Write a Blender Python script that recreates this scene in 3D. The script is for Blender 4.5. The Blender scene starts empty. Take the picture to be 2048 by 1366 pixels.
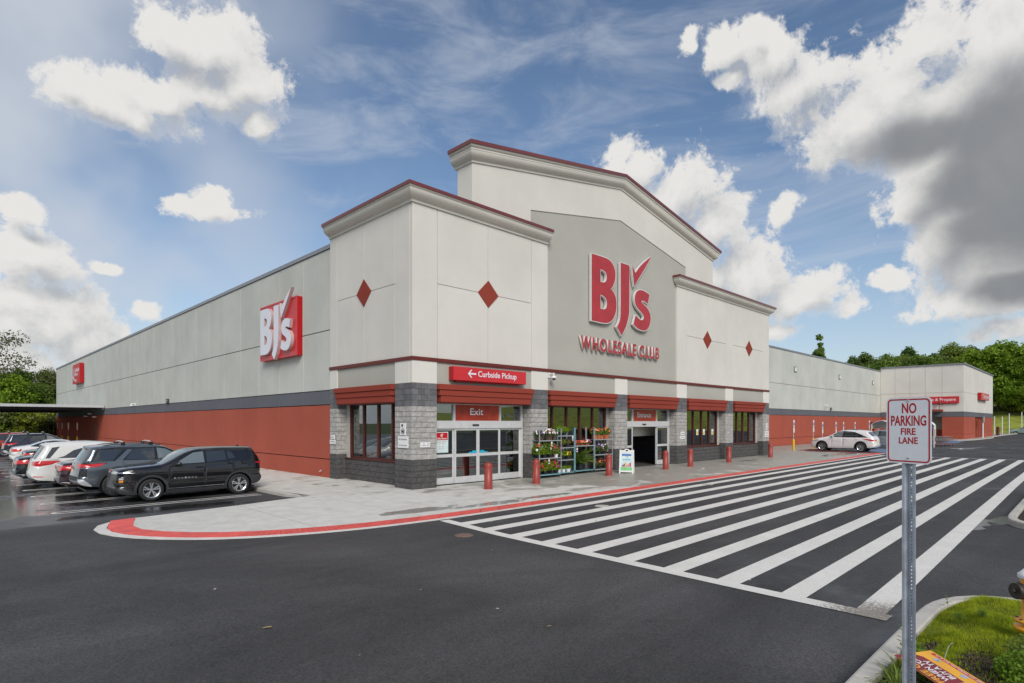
import bpy, bmesh, math, random
import numpy as np
from mathutils import Vector, Matrix
from mathutils.geometry import delaunay_2d_cdt
R = math.radians
scene = bpy.context.scene
C = scene.collection

# ------------------------------------------------------------------ camera
cam_d = bpy.data.cameras.new("camera")
cam = bpy.data.objects.new("camera", cam_d); C.objects.link(cam)
cam.location = (-12.052, -17.299, 2.4)
cam.rotation_euler = (R(90), 0, R(-44.579))
cam_d.sensor_width = 36.0
cam_d.lens = 1166.3 / 2048 * 36
cam_d.shift_y = (845.0 - 683) / 2048
cam_d.clip_start = 0.1
cam_d.clip_end = 3000
scene.camera = cam

# ------------------------------------------------------------------ light
SUN_EL, SUN_AZ = R(38), R(238)          # direction towards the sun, azimuth measured from +X counter-clockwise
sun_d = bpy.data.lights.new("sun", 'SUN')
sun_d.energy = 1.5
sun_d.angle = R(26)
sun_d.color = (1.0, 0.94, 0.85)
sun = bpy.data.objects.new("sun", sun_d); C.objects.link(sun)
sdir = Vector((math.cos(SUN_EL) * math.cos(SUN_AZ), math.cos(SUN_EL) * math.sin(SUN_AZ), math.sin(SUN_EL)))
sun.rotation_euler = sdir.to_track_quat('Z', 'Y').to_euler()
sun.location = (0, 0, 60)

scene.view_settings.view_transform = 'Standard'
scene.view_settings.look = 'None'
scene.view_settings.gamma = 1
scene.view_settings.exposure = 0.75
scene.cycles.max_bounces = 6
scene.cycles.diffuse_bounces = 3
scene.cycles.glossy_bounces = 4
scene.cycles.transparent_max_bounces = 12
scene.cycles.use_denoising = True

# ---- node helper
class NT:
    def __init__(s, tree): s.t = tree; s.n = tree.nodes; s.l = tree.links
    def new(s, typ, **kw):
        n = s.n.new(typ)
        for k, v in kw.items(): setattr(n, k, v)
        return n
    def put(s, sock, v):
        if isinstance(v, bpy.types.NodeSocket): s.l.new(v, sock)
        elif v is not None:
            if isinstance(v, (tuple, list)) and len(v) == 3 and sock.type == 'RGBA': v = (*v, 1)
            sock.default_value = v
    def math(s, op, a, b=None, c=None, clamp=False):
        n = s.new('ShaderNodeMath', operation=op); n.use_clamp = clamp
        s.put(n.inputs[0], a)
        if b is not None: s.put(n.inputs[1], b)
        if c is not None: s.put(n.inputs[2], c)
        return n.outputs[0]
    def vec(s, op, a, b=None, scale=None):
        n = s.new('ShaderNodeVectorMath', operation=op)
        s.put(n.inputs[0], a)
        if b is not None: s.put(n.inputs[1], b)
        if scale is not None: s.put(n.inputs['Scale'], scale)
        return n.outputs['Value'] if op in ('LENGTH', 'DISTANCE', 'DOT_PRODUCT') else n.outputs[0]
    def xyz(s, x, y, z):
        n = s.new('ShaderNodeCombineXYZ')
        for i, v in enumerate((x, y, z)): s.put(n.inputs[i], v)
        return n.outputs[0]
    def sep(s, v):
        n = s.new('ShaderNodeSeparateXYZ'); s.l.new(v, n.inputs[0]); return n.outputs
    def ramp(s, v, a, b, lo=0.0, hi=1.0, smooth=True):
        n = s.new('ShaderNodeMapRange'); n.interpolation_type = 'SMOOTHSTEP' if smooth else 'LINEAR'
        n.clamp = True
        s.put(n.inputs[0], v); s.put(n.inputs[1], a); s.put(n.inputs[2], b); s.put(n.inputs[3], lo); s.put(n.inputs[4], hi)
        return n.outputs[0]
    def mix(s, f, a, b, typ='RGBA', blend='MIX'):
        n = s.new('ShaderNodeMix', data_type=typ)
        if typ == 'RGBA':
            n.blend_type = blend; s.put(n.inputs[0], f); s.put(n.inputs[6], a); s.put(n.inputs[7], b); return n.outputs[2]
        s.put(n.inputs[0], f); s.put(n.inputs[2], a); s.put(n.inputs[3], b); return n.outputs[0]
    def noise(s, vec, scale, detail=3, rough=0.5, dist=0.0, col=False):
        n = s.new('ShaderNodeTexNoise')
        s.put(n.inputs['Vector'], vec); s.put(n.inputs['Scale'], scale); s.put(n.inputs['Detail'], detail)
        s.put(n.inputs['Roughness'], rough); s.put(n.inputs['Distortion'], dist)
        return n.outputs['Color'] if col else n.outputs['Fac']

# ------------------------------------------------------------------ sky (azimuth, elevation in radians)
world = bpy.data.worlds.new("World"); scene.world = world
world.use_nodes = True
W = NT(world.node_tree); W.n.clear()
geo = W.new('ShaderNodeTexCoord').outputs['Generated']
sky = W.new('ShaderNodeTexSky', sky_type='NISHITA')
sky.sun_disc = False
sky.sun_elevation = SUN_EL
sky.sun_rotation = math.pi / 2 - SUN_AZ
sky.air_density = 1.0; sky.dust_density = 0.6; sky.ozone_density = 2.0
d = W.vec('NORMALIZE', geo)
dx, dy, dz = W.sep(d)
az = W.math('ARCTAN2', dy, dx)
el = W.math('ARCSINE', dz)
ae = W.xyz(az, el, 0.0)
warp = W.vec('SUBTRACT', W.noise(d, 5.0, 4, 0.6, col=True), (0.5, 0.5, 0.5))
warp = W.vec('MULTIPLY', warp, (0.09, 0.07, 0.0))
aw = W.vec('ADD', ae, warp)
PUFF = [(1.4359, 0.4224, 0.0687, 0.0411), (1.3757, 0.4177, 0.0957, 0.0299), (1.4575, 0.4386, 0.0319, 0.0277), (1.3296, 0.5244, 0.0538, 0.0342), (1.2841, 0.5187, 0.0866, 0.0485), (1.2292, 0.48, 0.0669, 0.0458), (1.2841, 0.4658, 0.0866, 0.0362), (1.3483, 0.4452, 0.0681, 0.0356), (1.1971, 0.4399, 0.0261, 0.0245), (1.2604, 0.3228, 0.0376, 0.0234), (1.2706, 0.3116, 0.0676, 0.0138), (1.4886, 0.2666, 0.0313, 0.0159), (1.3545, 0.1675, 0.0307, 0.0198), (1.4835, 0.2179, 0.0612, 0.0378), (1.4732, 0.1358, 0.0831, 0.0653), (1.4359, 0.1127, 0.0604, 0.0474), (1.4986, 0.0814, 0.0697, 0.0453), (1.3992, 0.2204, 0.0232, 0.0094), (0.5808, 0.404, 0.0655, 0.0439), (0.5202, 0.3594, 0.0834, 0.0687), (0.4502, 0.2941, 0.0798, 0.0665), (0.398, 0.2218, 0.0803, 0.0752), (0.3341, 0.1862, 0.0758, 0.0445), (0.362, 0.147, 0.0849, 0.0168), (0.2598, 0.1632, 0.0331, 0.0216), (0.4809, 0.2285, 0.0776, 0.0619), (0.362, 0.52, 0.0531, 0.0499), (0.4351, 0.5451, 0.0414, 0.0294), (0.3341, 0.4726, 0.0827, 0.0518), (0.2422, 0.4254, 0.1121, 0.0667), (0.1823, 0.4767, 0.0662, 0.0416), (0.1486, 0.4163, 0.0989, 0.1031), (0.1011, 0.4625, 0.0662, 0.0846), (0.1011, 0.3278, 0.0867, 0.118), (0.1709, 0.3384, 0.0794, 0.0743), (0.1998, 0.3064, 0.0472, 0.0388), (0.1596, 0.2471, 0.0418, 0.0714), (0.1165, 0.2012, 0.0679, 0.0641), (0.1377, 0.1651, 0.054, 0.0331), (0.1165, 0.1624, 0.0784, 0.0326), (0.3493, 0.3075, 0.0252, 0.0281), (0.2135, 0.1983, 0.0288, 0.0138), (0.096, 0.1275, 0.0555, 0.022), (0.5028, 0.5582, 0.0173, 0.0166), (0.4275, 0.5018, 0.0299, 0.0185), (0.3907, 0.5546, 0.0363, 0.0228)]
DARK = [(0.1011, 0.3571, 0.0969, 0.0868), (0.0762, 0.2681, 0.1078, 0.096), (0.1324, 0.3112, 0.0803, 0.0674), (0.1823, 0.3779, 0.0807, 0.0425), (0.1113, 0.251, 0.0673, 0.0437), (0.086, 0.1774, 0.0596, 0.0316)]
def blobs(vec, lst):
    cur = None
    for a, e, sa, se in lst:
        v = W.vec('SUBTRACT', vec, (a, e, 0))
        v = W.vec('MULTIPLY', v, (1 / sa, 1 / se, 0))
        f = W.math('SUBTRACT', 1.0, W.vec('LENGTH', v))
        cur = f if cur is None else W.math('SMOOTH_MAX', cur, f, 0.15)
    return cur
base = blobs(aw, PUFF)
n1 = W.math('SUBTRACT', W.noise(d, 9.0, 10, 0.66, 0.25), 0.5)
n3 = W.math('SUBTRACT', W.noise(d, 30.0, 7, 0.68, 0.3), 0.5)
n2 = W.math('SUBTRACT', W.noise(W.vec('ADD', d, (-0.012, -0.012, 0.03)), 9.0, 9, 0.58, 0.2), 0.5)
# the rest of the sky, away from the clouds listed above: scattered cumulus of the same kind
away = W.math('ABSOLUTE', W.math('SUBTRACT', az, 0.79))
wrapaway = W.math('MINIMUM', away, W.math('SUBTRACT', 2 * math.pi, away))
out_m = W.math('MAXIMUM', W.ramp(wrapaway, 0.80, 1.1), W.ramp(el, 0.62, 0.8))
gen = W.ramp(W.noise(d, 2.6, 5, 0.55), 0.42, 0.66, -0.9, 0.7, False)
gen = W.mix(out_m, -1.0, gen, 'FLOAT')
base = W.math('MAXIMUM', base, gen)
bank = W.math('MAXIMUM', W.math('ADD', blobs(aw, DARK), 0.25), 0.0)
dens = W.math('ADD', W.math('MULTIPLY', bank, 0.9), W.math('ADD', W.math('ADD', W.math('MULTIPLY', W.math('MINIMUM', base, 1.1), 0.72), W.math('MULTIPLY', n1, 1.75)), W.math('MULTIPLY', n3, 1.35)))
alpha = W.ramp(dens, -0.06, 0.22)
# shading: lit crowns, greyer bases, one heavy bank in the east
up = blobs(W.vec('ADD', aw, (0.012, 0.030, 0)), PUFF)
up = W.math('MAXIMUM', up, gen)
slope = W.math('SUBTRACT', up, base)
n2 = W.math('SUBTRACT', W.noise(W.vec('ADD', d, (-0.010, -0.010, 0.020)), 9.0, 10, 0.66, 0.25), 0.5)
slope = W.math('ADD', W.math('MULTIPLY', slope, 0.65), W.math('MULTIPLY', W.math('SUBTRACT', n2, n1), 1.5))
shade = W.ramp(slope, -0.35, 0.40)
shade = W.math('MULTIPLY', shade, W.ramp(dens, 0.0, 0.5))
ccol = W.mix(shade, (4.75, 4.68, 4.55), (2.65, 2.75, 2.9))
grey = W.math('ADD', blobs(aw, DARK), W.math('MULTIPLY', n1, 0.9))
grey = W.math('MULTIPLY', W.ramp(grey, -0.25, 0.6), W.ramp(dens, 0.0, 0.4))
ccol = W.mix(W.math('MULTIPLY', grey, 0.9), ccol, (1.35, 1.42, 1.52))
alpha = W.ramp(dens, -0.08, W.mix(W.ramp(slope, -0.1, 0.3), 0.24, 0.70, 'FLOAT'))
# thin streaks of high cloud
st = W.vec('MULTIPLY', ae, (2.2, 9.0, 1.0))
st = W.vec('ADD', st, W.vec('SCALE', W.noise(d, 2.0, 2, col=True), scale=1.4))
cir = W.noise(st, 1.6, 7, 0.6, 0.4)
cir = W.ramp(cir, 0.38, 0.80, 0.0, 0.55)
lowfade = W.ramp(el, 0.0, 0.40, 0.40, 0.0)
cir = W.math('MAXIMUM', cir, lowfade)
leftveil = W.math('MULTIPLY', W.ramp(az, 0.85, 1.5, 0.0, 0.85), W.ramp(W.noise(d, 3.0, 4), 0.3, 0.6))
cir = W.math('MAXIMUM', cir, leftveil)
blue = W.mix(1.0, sky.outputs[0], (0.66, 0.68, 0.69), blend='MULTIPLY')
skyc = W.mix(cir, blue, (3.5, 3.75, 4.15))
skyc = W.mix(alpha, skyc, ccol)
bg = W.new('ShaderNodeBackground'); W.put(bg.inputs[0], skyc); bg.inputs[1].default_value = 0.10
wo = W.new('ShaderNodeOutputWorld'); W.l.new(bg.outputs[0], wo.inputs[0])


# ------------------------------------------------------------------ materials
def mat(name, col, rough=0.6, metal=0.0, var=0.0, vscale=4.0, bump=0.0, bscale=40.0, coat=0.0, spec=0.5, stretch=None, objvar=0.0, rvar=0.0):
    m = bpy.data.materials.new(name); m.use_nodes = True
    N = NT(m.node_tree); b = N.n['Principled BSDF']
    co = N.new('ShaderNodeTexCoord').outputs['Object'] if stretch != 'world' else N.new('ShaderNodeNewGeometry').outputs['Position']
    if isinstance(stretch, tuple):
        co = N.vec('MULTIPLY', N.new('ShaderNodeNewGeometry').outputs['Position'], stretch)
    c = (*col, 1)
    if var:
        n = N.ramp(N.noise(co, vscale, 5, 0.6), 0.3, 0.7)
        c = N.mix(n, tuple(x * (1 - var) for x in col), tuple(min(1, x * (1 + var)) for x in col))
    if objvar:
        r = N.new('ShaderNodeObjectInfo').outputs['Random']
        k = N.math('MULTIPLY_ADD', r, 2 * objvar, 1 - objvar)
        c = N.mix(1.0, c, N.xyz(k, k, k), blend='MULTIPLY')
    N.put(b.inputs['Base Color'], c)
    b.inputs['Roughness'].default_value = rough
    if rvar:
        N.put(b.inputs['Roughness'], N.ramp(N.noise(co, vscale * 1.7, 4), 0.3, 0.7, max(0, rough - rvar), min(1, rough + rvar)))
    b.inputs['Metallic'].default_value = metal
    b.inputs['Specular IOR Level'].default_value = spec
    b.inputs['Coat Weight'].default_value = coat
    b.inputs['Coat Roughness'].default_value = 0.04
    if bump:
        bn = N.new('ShaderNodeBump'); bn.inputs['Strength'].default_value = 1.0; bn.inputs['Distance'].default_value = bump
        N.put(bn.inputs['Height'], N.noise(co, bscale, 6, 0.65)); N.l.new(bn.outputs[0], b.inputs['Normal'])
    return m

M = {}
def stucco(name, col, stain=0.10):
    m = bpy.data.materials.new(name); m.use_nodes = True
    N = NT(m.node_tree); b = N.n['Principled BSDF']
    p = N.new('ShaderNodeNewGeometry').outputs['Position']
    big = N.noise(p, 0.35, 4, 0.6)
    streak = N.noise(N.vec('MULTIPLY', p, (0.9, 0.9, 0.10)), 1.2, 3, 0.5)
    fine = N.noise(p, 55, 3, 0.7)
    k = N.math('ADD', N.ramp(big, 0.3, 0.7, 1 - stain * .5, 1 + stain * .4), N.ramp(streak, 0.35, 0.8, stain * .04, -stain * .14))
    k = N.math('ADD', k, N.ramp(fine, 0.3, 0.7, -0.05, 0.05))
    r = N.new('ShaderNodeObjectInfo').outputs['Random']
    k = N.math('MULTIPLY', k, N.math('MULTIPLY_ADD', r, 0.035, 0.98))
    N.put(b.inputs['Base Color'], N.mix(1.0, (*col, 1), N.xyz(k, k, k), blend='MULTIPLY'))
    b.inputs['Roughness'].default_value = 0.88; b.inputs['Specular IOR Level'].default_value = 0.25
    bn = N.new('ShaderNodeBump'); bn.inputs['Distance'].default_value = 0.004
    N.put(bn.inputs['Height'], N.noise(p, 70, 5, 0.7)); N.l.new(bn.outputs[0], b.inputs['Normal'])
    return m
M['eifs_light'] = stucco('warm_white_stucco', (0.69, 0.665, 0.61))
M['eifs_pier'] = stucco('off_white_stucco', (0.74, 0.72, 0.66), 0.06)
M['eifs_grey'] = stucco('greige_stucco', (0.45, 0.44, 0.39), 0.08)
M['eifs_green'] = stucco('sage_white_stucco', (0.56, 0.57, 0.52), 0.14)
M['band_grey'] = stucco('slate_grey_paint', (0.135, 0.14, 0.16), 0.10)
M['wall_red'] = stucco('brick_red_paint', (0.40, 0.095, 0.06), 0.12)
M['fascia_red'] = stucco('fascia_red_paint', (0.28, 0.050, 0.032), 0.10)
M['strip_red'] = mat('dark_red_trim', (0.14, 0.02, 0.013), 0.5, var=0.1)
M['cap_red'] = mat('red_metal_cap', (0.17, 0.035, 0.03), 0.32, var=0.08, coat=0.3)
M['cap_grey'] = mat('grey_metal_cap', (0.28, 0.29, 0.31), 0.35, metal=0.5, var=0.08)
M['cornice'] = stucco('cornice_stucco', (0.68, 0.65, 0.58), 0.12)
def blockmat(name, col, bump, var=0.16):
    m = bpy.data.materials.new(name); m.use_nodes = True
    N = NT(m.node_tree); b = N.n['Principled BSDF']
    p = N.new('ShaderNodeNewGeometry').outputs['Position']
    r = N.new('ShaderNodeObjectInfo').outputs['Random']
    ri = N.new('ShaderNodeNewGeometry').outputs['Random Per Island']
    cell = N.math('MULTIPLY_ADD', N.math('FRACT', N.math('ADD', r, ri)), 2 * var, 1 - var)
    sp = N.ramp(N.noise(p, 90, 3, 0.8), 0.25, 0.75, 0.80, 1.2)
    k = N.math('MULTIPLY', cell, sp)
    k = N.math('MULTIPLY', k, N.ramp(N.noise(p, 7, 4, 0.6), 0.3, 0.7, 0.88, 1.1))
    N.put(b.inputs['Base Color'], N.mix(1.0, (*col, 1), N.xyz(k, k, k), blend='MULTIPLY'))
    b.inputs['Roughness'].default_value = 0.9; b.inputs['Specular IOR Level'].default_value = 0.3
    bn = N.new('ShaderNodeBump'); bn.inputs['Distance'].default_value = bump
    h = N.math('ADD', N.noise(p, 13, 5, 0.62, 0.6), N.math('MULTIPLY', N.noise(p, 80, 3, 0.7), 0.18))
    N.put(bn.inputs['Height'], h); N.l.new(bn.outputs[0], b.inputs['Normal'])
    return m
M['blk_dark'] = blockmat('dark_split_block', (0.098, 0.094, 0.093), 0.05, 0.14)
M['blk_light'] = blockmat('pale_split_block', (0.44, 0.425, 0.405), 0.05, 0.15)
M['blk_mid'] = blockmat('mid_grey_ground_block', (0.15, 0.15, 0.158), 0.006, 0.2)
M['transom_red'] = mat('orange_red_transom_film', (0.42, 0.045, 0.02), 0.3, var=0.2, vscale=3)
M['vest_wall'] = mat('vestibule_paint', (0.75, 0.74, 0.66), 0.8, var=0.03)
M['mortar'] = mat('mortar', (0.34, 0.33, 0.32), 0.9, var=0.2, vscale=20)
M['mortar_d'] = mat('dark_mortar', (0.24, 0.24, 0.24), 0.9, var=0.2, vscale=20)
M['alu'] = mat('clear_aluminium', (0.68, 0.68, 0.68), 0.38, metal=0.25, var=0.05)
M['frame_red'] = mat('maroon_window_frame', (0.085, 0.018, 0.012), 0.38, var=0.1)
M['black'] = mat('black_plastic', (0.012, 0.012, 0.013), 0.45, var=0.2)
M['rubber'] = mat('tyre_rubber', (0.018, 0.018, 0.019), 0.75, var=0.2, vscale=12, bump=0.003, bscale=60)
M['trim'] = mat('charcoal_plastic_trim', (0.032, 0.034, 0.038), 0.55, var=0.12, vscale=20, bump=0.001, bscale=200)
M['chrome'] = mat('chrome', (0.75, 0.76, 0.78), 0.15, metal=1.0, var=0.04)
M['alloy'] = mat('alloy_wheel', (0.62, 0.63, 0.65), 0.24, metal=0.85, var=0.06)
M['steel'] = mat('galvanised_steel', (0.58, 0.62, 0.67), 0.45, metal=0.55, var=0.14, vscale=7, bump=0.0006, bscale=120, rvar=0.12)
M['steel_teal'] = mat('teal_painted_steel', (0.18, 0.36, 0.40), 0.45, var=0.15, vscale=9)
M['shelf'] = mat('zinc_shelf_steel', (0.45, 0.48, 0.50), 0.35, metal=0.4, var=0.1, vscale=9)
M['white'] = mat('white_paint', (0.80, 0.80, 0.80), 0.45, var=0.03)
M['sign_white'] = mat('white_sign_sheet', (0.92, 0.93, 0.95), 0.32, var=0.025, vscale=25)
M['sign_red'] = mat('sign_red_ink', (0.52, 0.004, 0.012), 0.4, var=0.05)
M['sign_face_red'] = mat('red_sign_face', (0.60, 0.028, 0.034), 0.33, var=0.05, vscale=1.5)
M['sign_side_red'] = mat('deep_red_sign_cabinet', (0.42, 0.004, 0.008), 0.3, var=0.04)
M['letter_red'] = mat('red_letter_face', (0.44, 0.034, 0.04), 0.4, var=0.10, vscale=1.2)
M['letter_white'] = mat('white_letter_face', (0.78, 0.79, 0.85), 0.35, var=0.03)
M['letter_side'] = mat('white_letter_return', (0.72, 0.72, 0.70), 0.4, var=0.05)
M['letter_pink'] = mat('pinkish_letter_return', (0.55, 0.42, 0.42), 0.4, var=0.05)
M['bollard_red'] = mat('bollard_red_sleeve', (0.30, 0.045, 0.032), 0.42, var=0.08, vscale=5)
M['yellow'] = mat('safety_yellow', (0.80, 0.50, 0.01), 0.42, var=0.07)
M['hyd_yellow'] = mat('hydrant_yellow_enamel', (0.86, 0.36, 0.005), 0.32, var=0.06, vscale=9, coat=0.3)
M['castiron'] = mat('bronze_cast_cap', (0.07, 0.06, 0.05), 0.45, metal=0.5, var=0.25, vscale=14)
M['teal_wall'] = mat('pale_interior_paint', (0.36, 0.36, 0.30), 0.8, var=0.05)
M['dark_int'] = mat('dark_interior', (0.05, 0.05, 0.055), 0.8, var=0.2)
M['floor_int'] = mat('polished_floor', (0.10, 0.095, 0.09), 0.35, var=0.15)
M['fascia_grey'] = mat('pale_grey_fascia', (0.5, 0.52, 0.53), 0.5, var=0.08)
M['canopy'] = mat('grey_canopy_metal', (0.3, 0.32, 0.33), 0.4, metal=0.4, var=0.1)
M['door_red'] = mat('maroon_door_paint', (0.13, 0.018, 0.012), 0.5, var=0.1)
M['rooftop'] = mat('roof_membrane', (0.4, 0.4, 0.4), 0.8, var=0.1)
M['plate'] = mat('pale_yellow_plate', (0.70, 0.62, 0.35), 0.4, var=0.05)
M['terracotta'] = mat('terracotta', (0.46, 0.13, 0.05), 0.75, var=0.1, vscale=10)
M['brownpot'] = mat('brown_basket_pot', (0.10, 0.065, 0.045), 0.7, var=0.2, vscale=20)
M['blackpot'] = mat('black_nursery_pot', (0.02, 0.022, 0.025), 0.5, var=0.2)
M['cyan'] = mat('cyan_push_plate', (0.02, 0.42, 0.62), 0.4, var=0.05)
M['blue_ink'] = mat('blue_ink', (0.03, 0.12, 0.45), 0.4, var=0.05)
M['skyblue_ink'] = mat('light_blue_ink', (0.10, 0.42, 0.62), 0.4, var=0.05)
M['green_ink'] = mat('green_ink', (0.22, 0.55, 0.22), 0.45, var=0.1)
M['pale_ink'] = mat('pale_poster_sheet', (0.62, 0.76, 0.76), 0.45, var=0.1, vscale=3)
M['yel_print'] = mat('yellow_sign_sheet', (0.86, 0.42, 0.03), 0.4, var=0.08, vscale=4)
M['maroon_print'] = mat('maroon_sign_print', (0.22, 0.015, 0.02), 0.4, var=0.15, vscale=4)
M['trolley'] = mat('trolley_wire', (0.32, 0.30, 0.31), 0.35, metal=0.7, var=0.15)
M['trolley_red'] = mat('trolley_red_plastic', (0.45, 0.02, 0.03), 0.45, var=0.1)
M['ink'] = mat('black_ink', (0.03, 0.03, 0.035), 0.5, var=0.1)

def glass(name, tint, refl=0.04, rough=0.0, trans=True):
    m = bpy.data.materials.new(name); m.use_nodes = True
    N = NT(m.node_tree); N.n.remove(N.n['Principled BSDF'])
    out = N.n['Material Output']
    fr = N.new('ShaderNodeFresnel'); fr.inputs[0].default_value = 1.52
    k = N.math('MULTIPLY_ADD', fr.outputs[0], 1.35, refl, clamp=True)
    wob = N.new('ShaderNodeBump'); wob.inputs['Distance'].default_value = 0.004; wob.inputs['Strength'].default_value = 0.35
    N.put(wob.inputs['Height'], N.noise(N.new('ShaderNodeNewGeometry').outputs['Position'], 0.9, 1))
    g = N.new('ShaderNodeBsdfGlossy'); g.inputs['Roughness'].default_value = rough; N.l.new(wob.outputs[0], g.inputs['Normal'])
    g.inputs['Color'].default_value = (0.9, 0.95, 0.95, 1)
    if trans:
        t = N.new('ShaderNodeBsdfTransparent')
    else:
        t = N.new('ShaderNodeBsdfDiffuse')
    t.inputs[0].default_value = (*tint, 1)
    mx = N.new('ShaderNodeMixShader'); N.l.new(k, mx.inputs[0]); N.l.new(t.outputs[0], mx.inputs[1]); N.l.new(g.outputs[0], mx.inputs[2])
    N.l.new(mx.outputs[0], out.inputs[0])
    return m
M['glass'] = glass('window_glass', (0.40, 0.44, 0.42), 0.20)
M['carglass'] = glass('dark_car_glass', (0.02, 0.022, 0.024), 0.05, trans=False)
M['wsglass'] = glass('windscreen_glass', (0.13, 0.15, 0.15), 0.10, trans=False)
M['red_lens'] = mat('red_lamp_lens', (0.55, 0.012, 0.015), 0.12, coat=0.8, var=0.15, vscale=6)
M['clear_lens'] = mat('clear_lamp_lens', (0.62, 0.64, 0.66), 0.10, metal=0.4, coat=0.8, var=0.2, vscale=9)
M['amber'] = mat('amber_lens', (0.85, 0.28, 0.01), 0.15, coat=0.6, var=0.1)
M['glossblack'] = mat('gloss_black', (0.008, 0.008, 0.009), 0.08, coat=0.5, var=0.1)
def paint(name, col, metal=0.0, rough=0.22):
    return mat(name, col, rough, metal=metal, coat=1.0, var=0.03, vscale=3)

# ---- asphalt, concrete with wet patches (world position)
def asphalt():
    m = bpy.data.materials.new('asphalt'); m.use_nodes = True
    N = NT(m.node_tree); b = N.n['Principled BSDF']
    p = N.new('ShaderNodeNewGeometry').outputs['Position']
    x, y, z = N.sep(p)
    speck = N.noise(p, 42, 5, 0.9)
    speck2 = N.noise(p, 170, 2, 0.8)
    big = N.noise(p, 0.22, 5, 0.6, 0.6)
    # long drag streaks lying along the facade
    st = N.noise(N.vec('MULTIPLY', p, (0.10, 0.55, 1)), 1.0, 6, 0.62, 0.5)
    base = N.ramp(speck, 0.34, 0.66, 0.25, 1.85, False)
    base = N.math('MULTIPLY', base, N.ramp(speck2, 0.3, 0.8, 0.75, 1.3, False))
    base = N.math('MULTIPLY', base, N.ramp(big, 0.3, 0.7, 0.74, 1.22))
    base = N.math('MULTIPLY', base, N.ramp(st, 0.3, 0.7, 0.80, 1.20))
    # sweeping tyre tracks
    for (cx, cy, rad, wdt, amt) in ((-24, -38, 33.0, .10, .12), (-24, -38, 34.6, .11, .12), (14, -46, 37.5, .12, .10), (14, -46, 39.1, .12, .10), (-30, 14, 26.0, .12, .12), (-30, 14, 27.6, .12, .12)):
        dd = N.math('ABSOLUTE', N.math('SUBTRACT', N.vec('DISTANCE', N.vec('MULTIPLY', p, (1, 1, 0)), (cx, cy, 0)), rad))
        tt = N.math('MULTIPLY', N.ramp(dd, 0.02, wdt + .12, amt, 0), N.ramp(st, 0.4, 0.62))
        base = N.math('MULTIPLY', base, N.math('SUBTRACT', 1.0, tt))
    # fine wandering cracks
    cr = N.new('ShaderNodeTexVoronoi', feature='DISTANCE_TO_EDGE'); N.put(cr.inputs['Scale'], 0.16)
    N.put(cr.inputs['Vector'], N.vec('ADD', p, N.vec('SCALE', N.noise(p, 1.5, 5, 0.7, col=True), scale=1.6)))
    crack = N.math('MULTIPLY', N.ramp(cr.outputs[0], 0.0, 0.0022, 1, 0, False), N.ramp(N.noise(p, 0.3, 2), 0.46, 0.56))
    base = N.math('MULTIPLY', base, N.math('MULTIPLY_ADD', crack, -0.55, 1.0))
    # wetness: parking bays on the left stay wet; streaks elsewhere
    left = N.math('MULTIPLY', N.ramp(x, -2.5, -7.0), N.ramp(y, -3.5, 4.0))
    east = N.math('MULTIPLY', N.ramp(x, 36, 44), 0.35)
    near = N.math('MULTIPLY', N.math('MULTIPLY', N.ramp(x, -6.5, -4.6), N.ramp(x, -1.5, -3.2)), N.ramp(y, -14.0, -15.3))
    wn = N.noise(N.vec('MULTIPLY', p, (0.16, 0.42, 1)), 1.0, 6, 0.6, 0.5)
    wet = N.math('ADD', wn, N.math('MULTIPLY', left, 0.30))
    wet = N.math('ADD', wet, N.math('MULTIPLY', east, 0.2))
    wet = N.math('ADD', wet, N.math('MULTIPLY', near, 0.16))
    wet = N.ramp(wet, 0.57, 0.74)
    # standing water
    pn = N.noise(p, 1.3, 5, 0.6)
    pud = None
    for (cx, cy, sx, sy) in ((6.6, -15.55, 0.9, 0.25), (5.4, -15.15, 1.3, 0.28), (-7.6, 2.1, 2.6, 0.8), (-10.5, 6.5, 3.5, 2.4), (-12.5, 13.5, 5.0, 6.0), (-15.0, 9.0, 4.0, 5.0), (-11.5, 4.0, 2.6, 1.0), (-11.5, 22.0, 5.0, 6.0)):
        v = N.vec('MULTIPLY', N.vec('SUBTRACT', p, (cx, cy, 0)), (1 / sx, 1 / sy, 0))
        f = N.math('SUBTRACT', 1.0, N.vec('LENGTH', v))
        pud = f if pud is None else N.math('MAXIMUM', pud, f)
    pud = N.ramp(N.math('ADD', pud, N.math('MULTIPLY', N.math('SUBTRACT', pn, 0.5), 2.0)), 0.0, 0.22)
    dry = N.mix(1.0, (0.062, 0.060, 0.060, 1), N.xyz(base, base, base), blend='MULTIPLY')
    wetc = N.mix(1.0, (0.030, 0.029, 0.029, 1), N.xyz(base, base, base), blend='MULTIPLY')
    N.put(b.inputs['Base Color'], N.mix(N.math('MAXIMUM', wet, pud), dry, wetc))
    ro = N.mix(wet, 0.78, 0.34, 'FLOAT')
    N.put(b.inputs['Roughness'], N.mix(pud, ro, 0.13, 'FLOAT'))
    N.put(b.inputs['Specular IOR Level'], N.mix(N.math('MAXIMUM', wet, pud), 0.35, 0.62, 'FLOAT'))
    bn = N.new('ShaderNodeBump')
    N.put(bn.inputs['Strength'], N.mix(pud, N.mix(wet, 1.0, 0.40, 'FLOAT'), 0.04, 'FLOAT'))
    bn.inputs['Distance'].default_value = 0.006
    N.put(bn.inputs['Height'], N.noise(p, 80, 4, 0.8)); N.l.new(bn.outputs[0], b.inputs['Normal'])
    return m
M['asphalt'] = asphalt()
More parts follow.
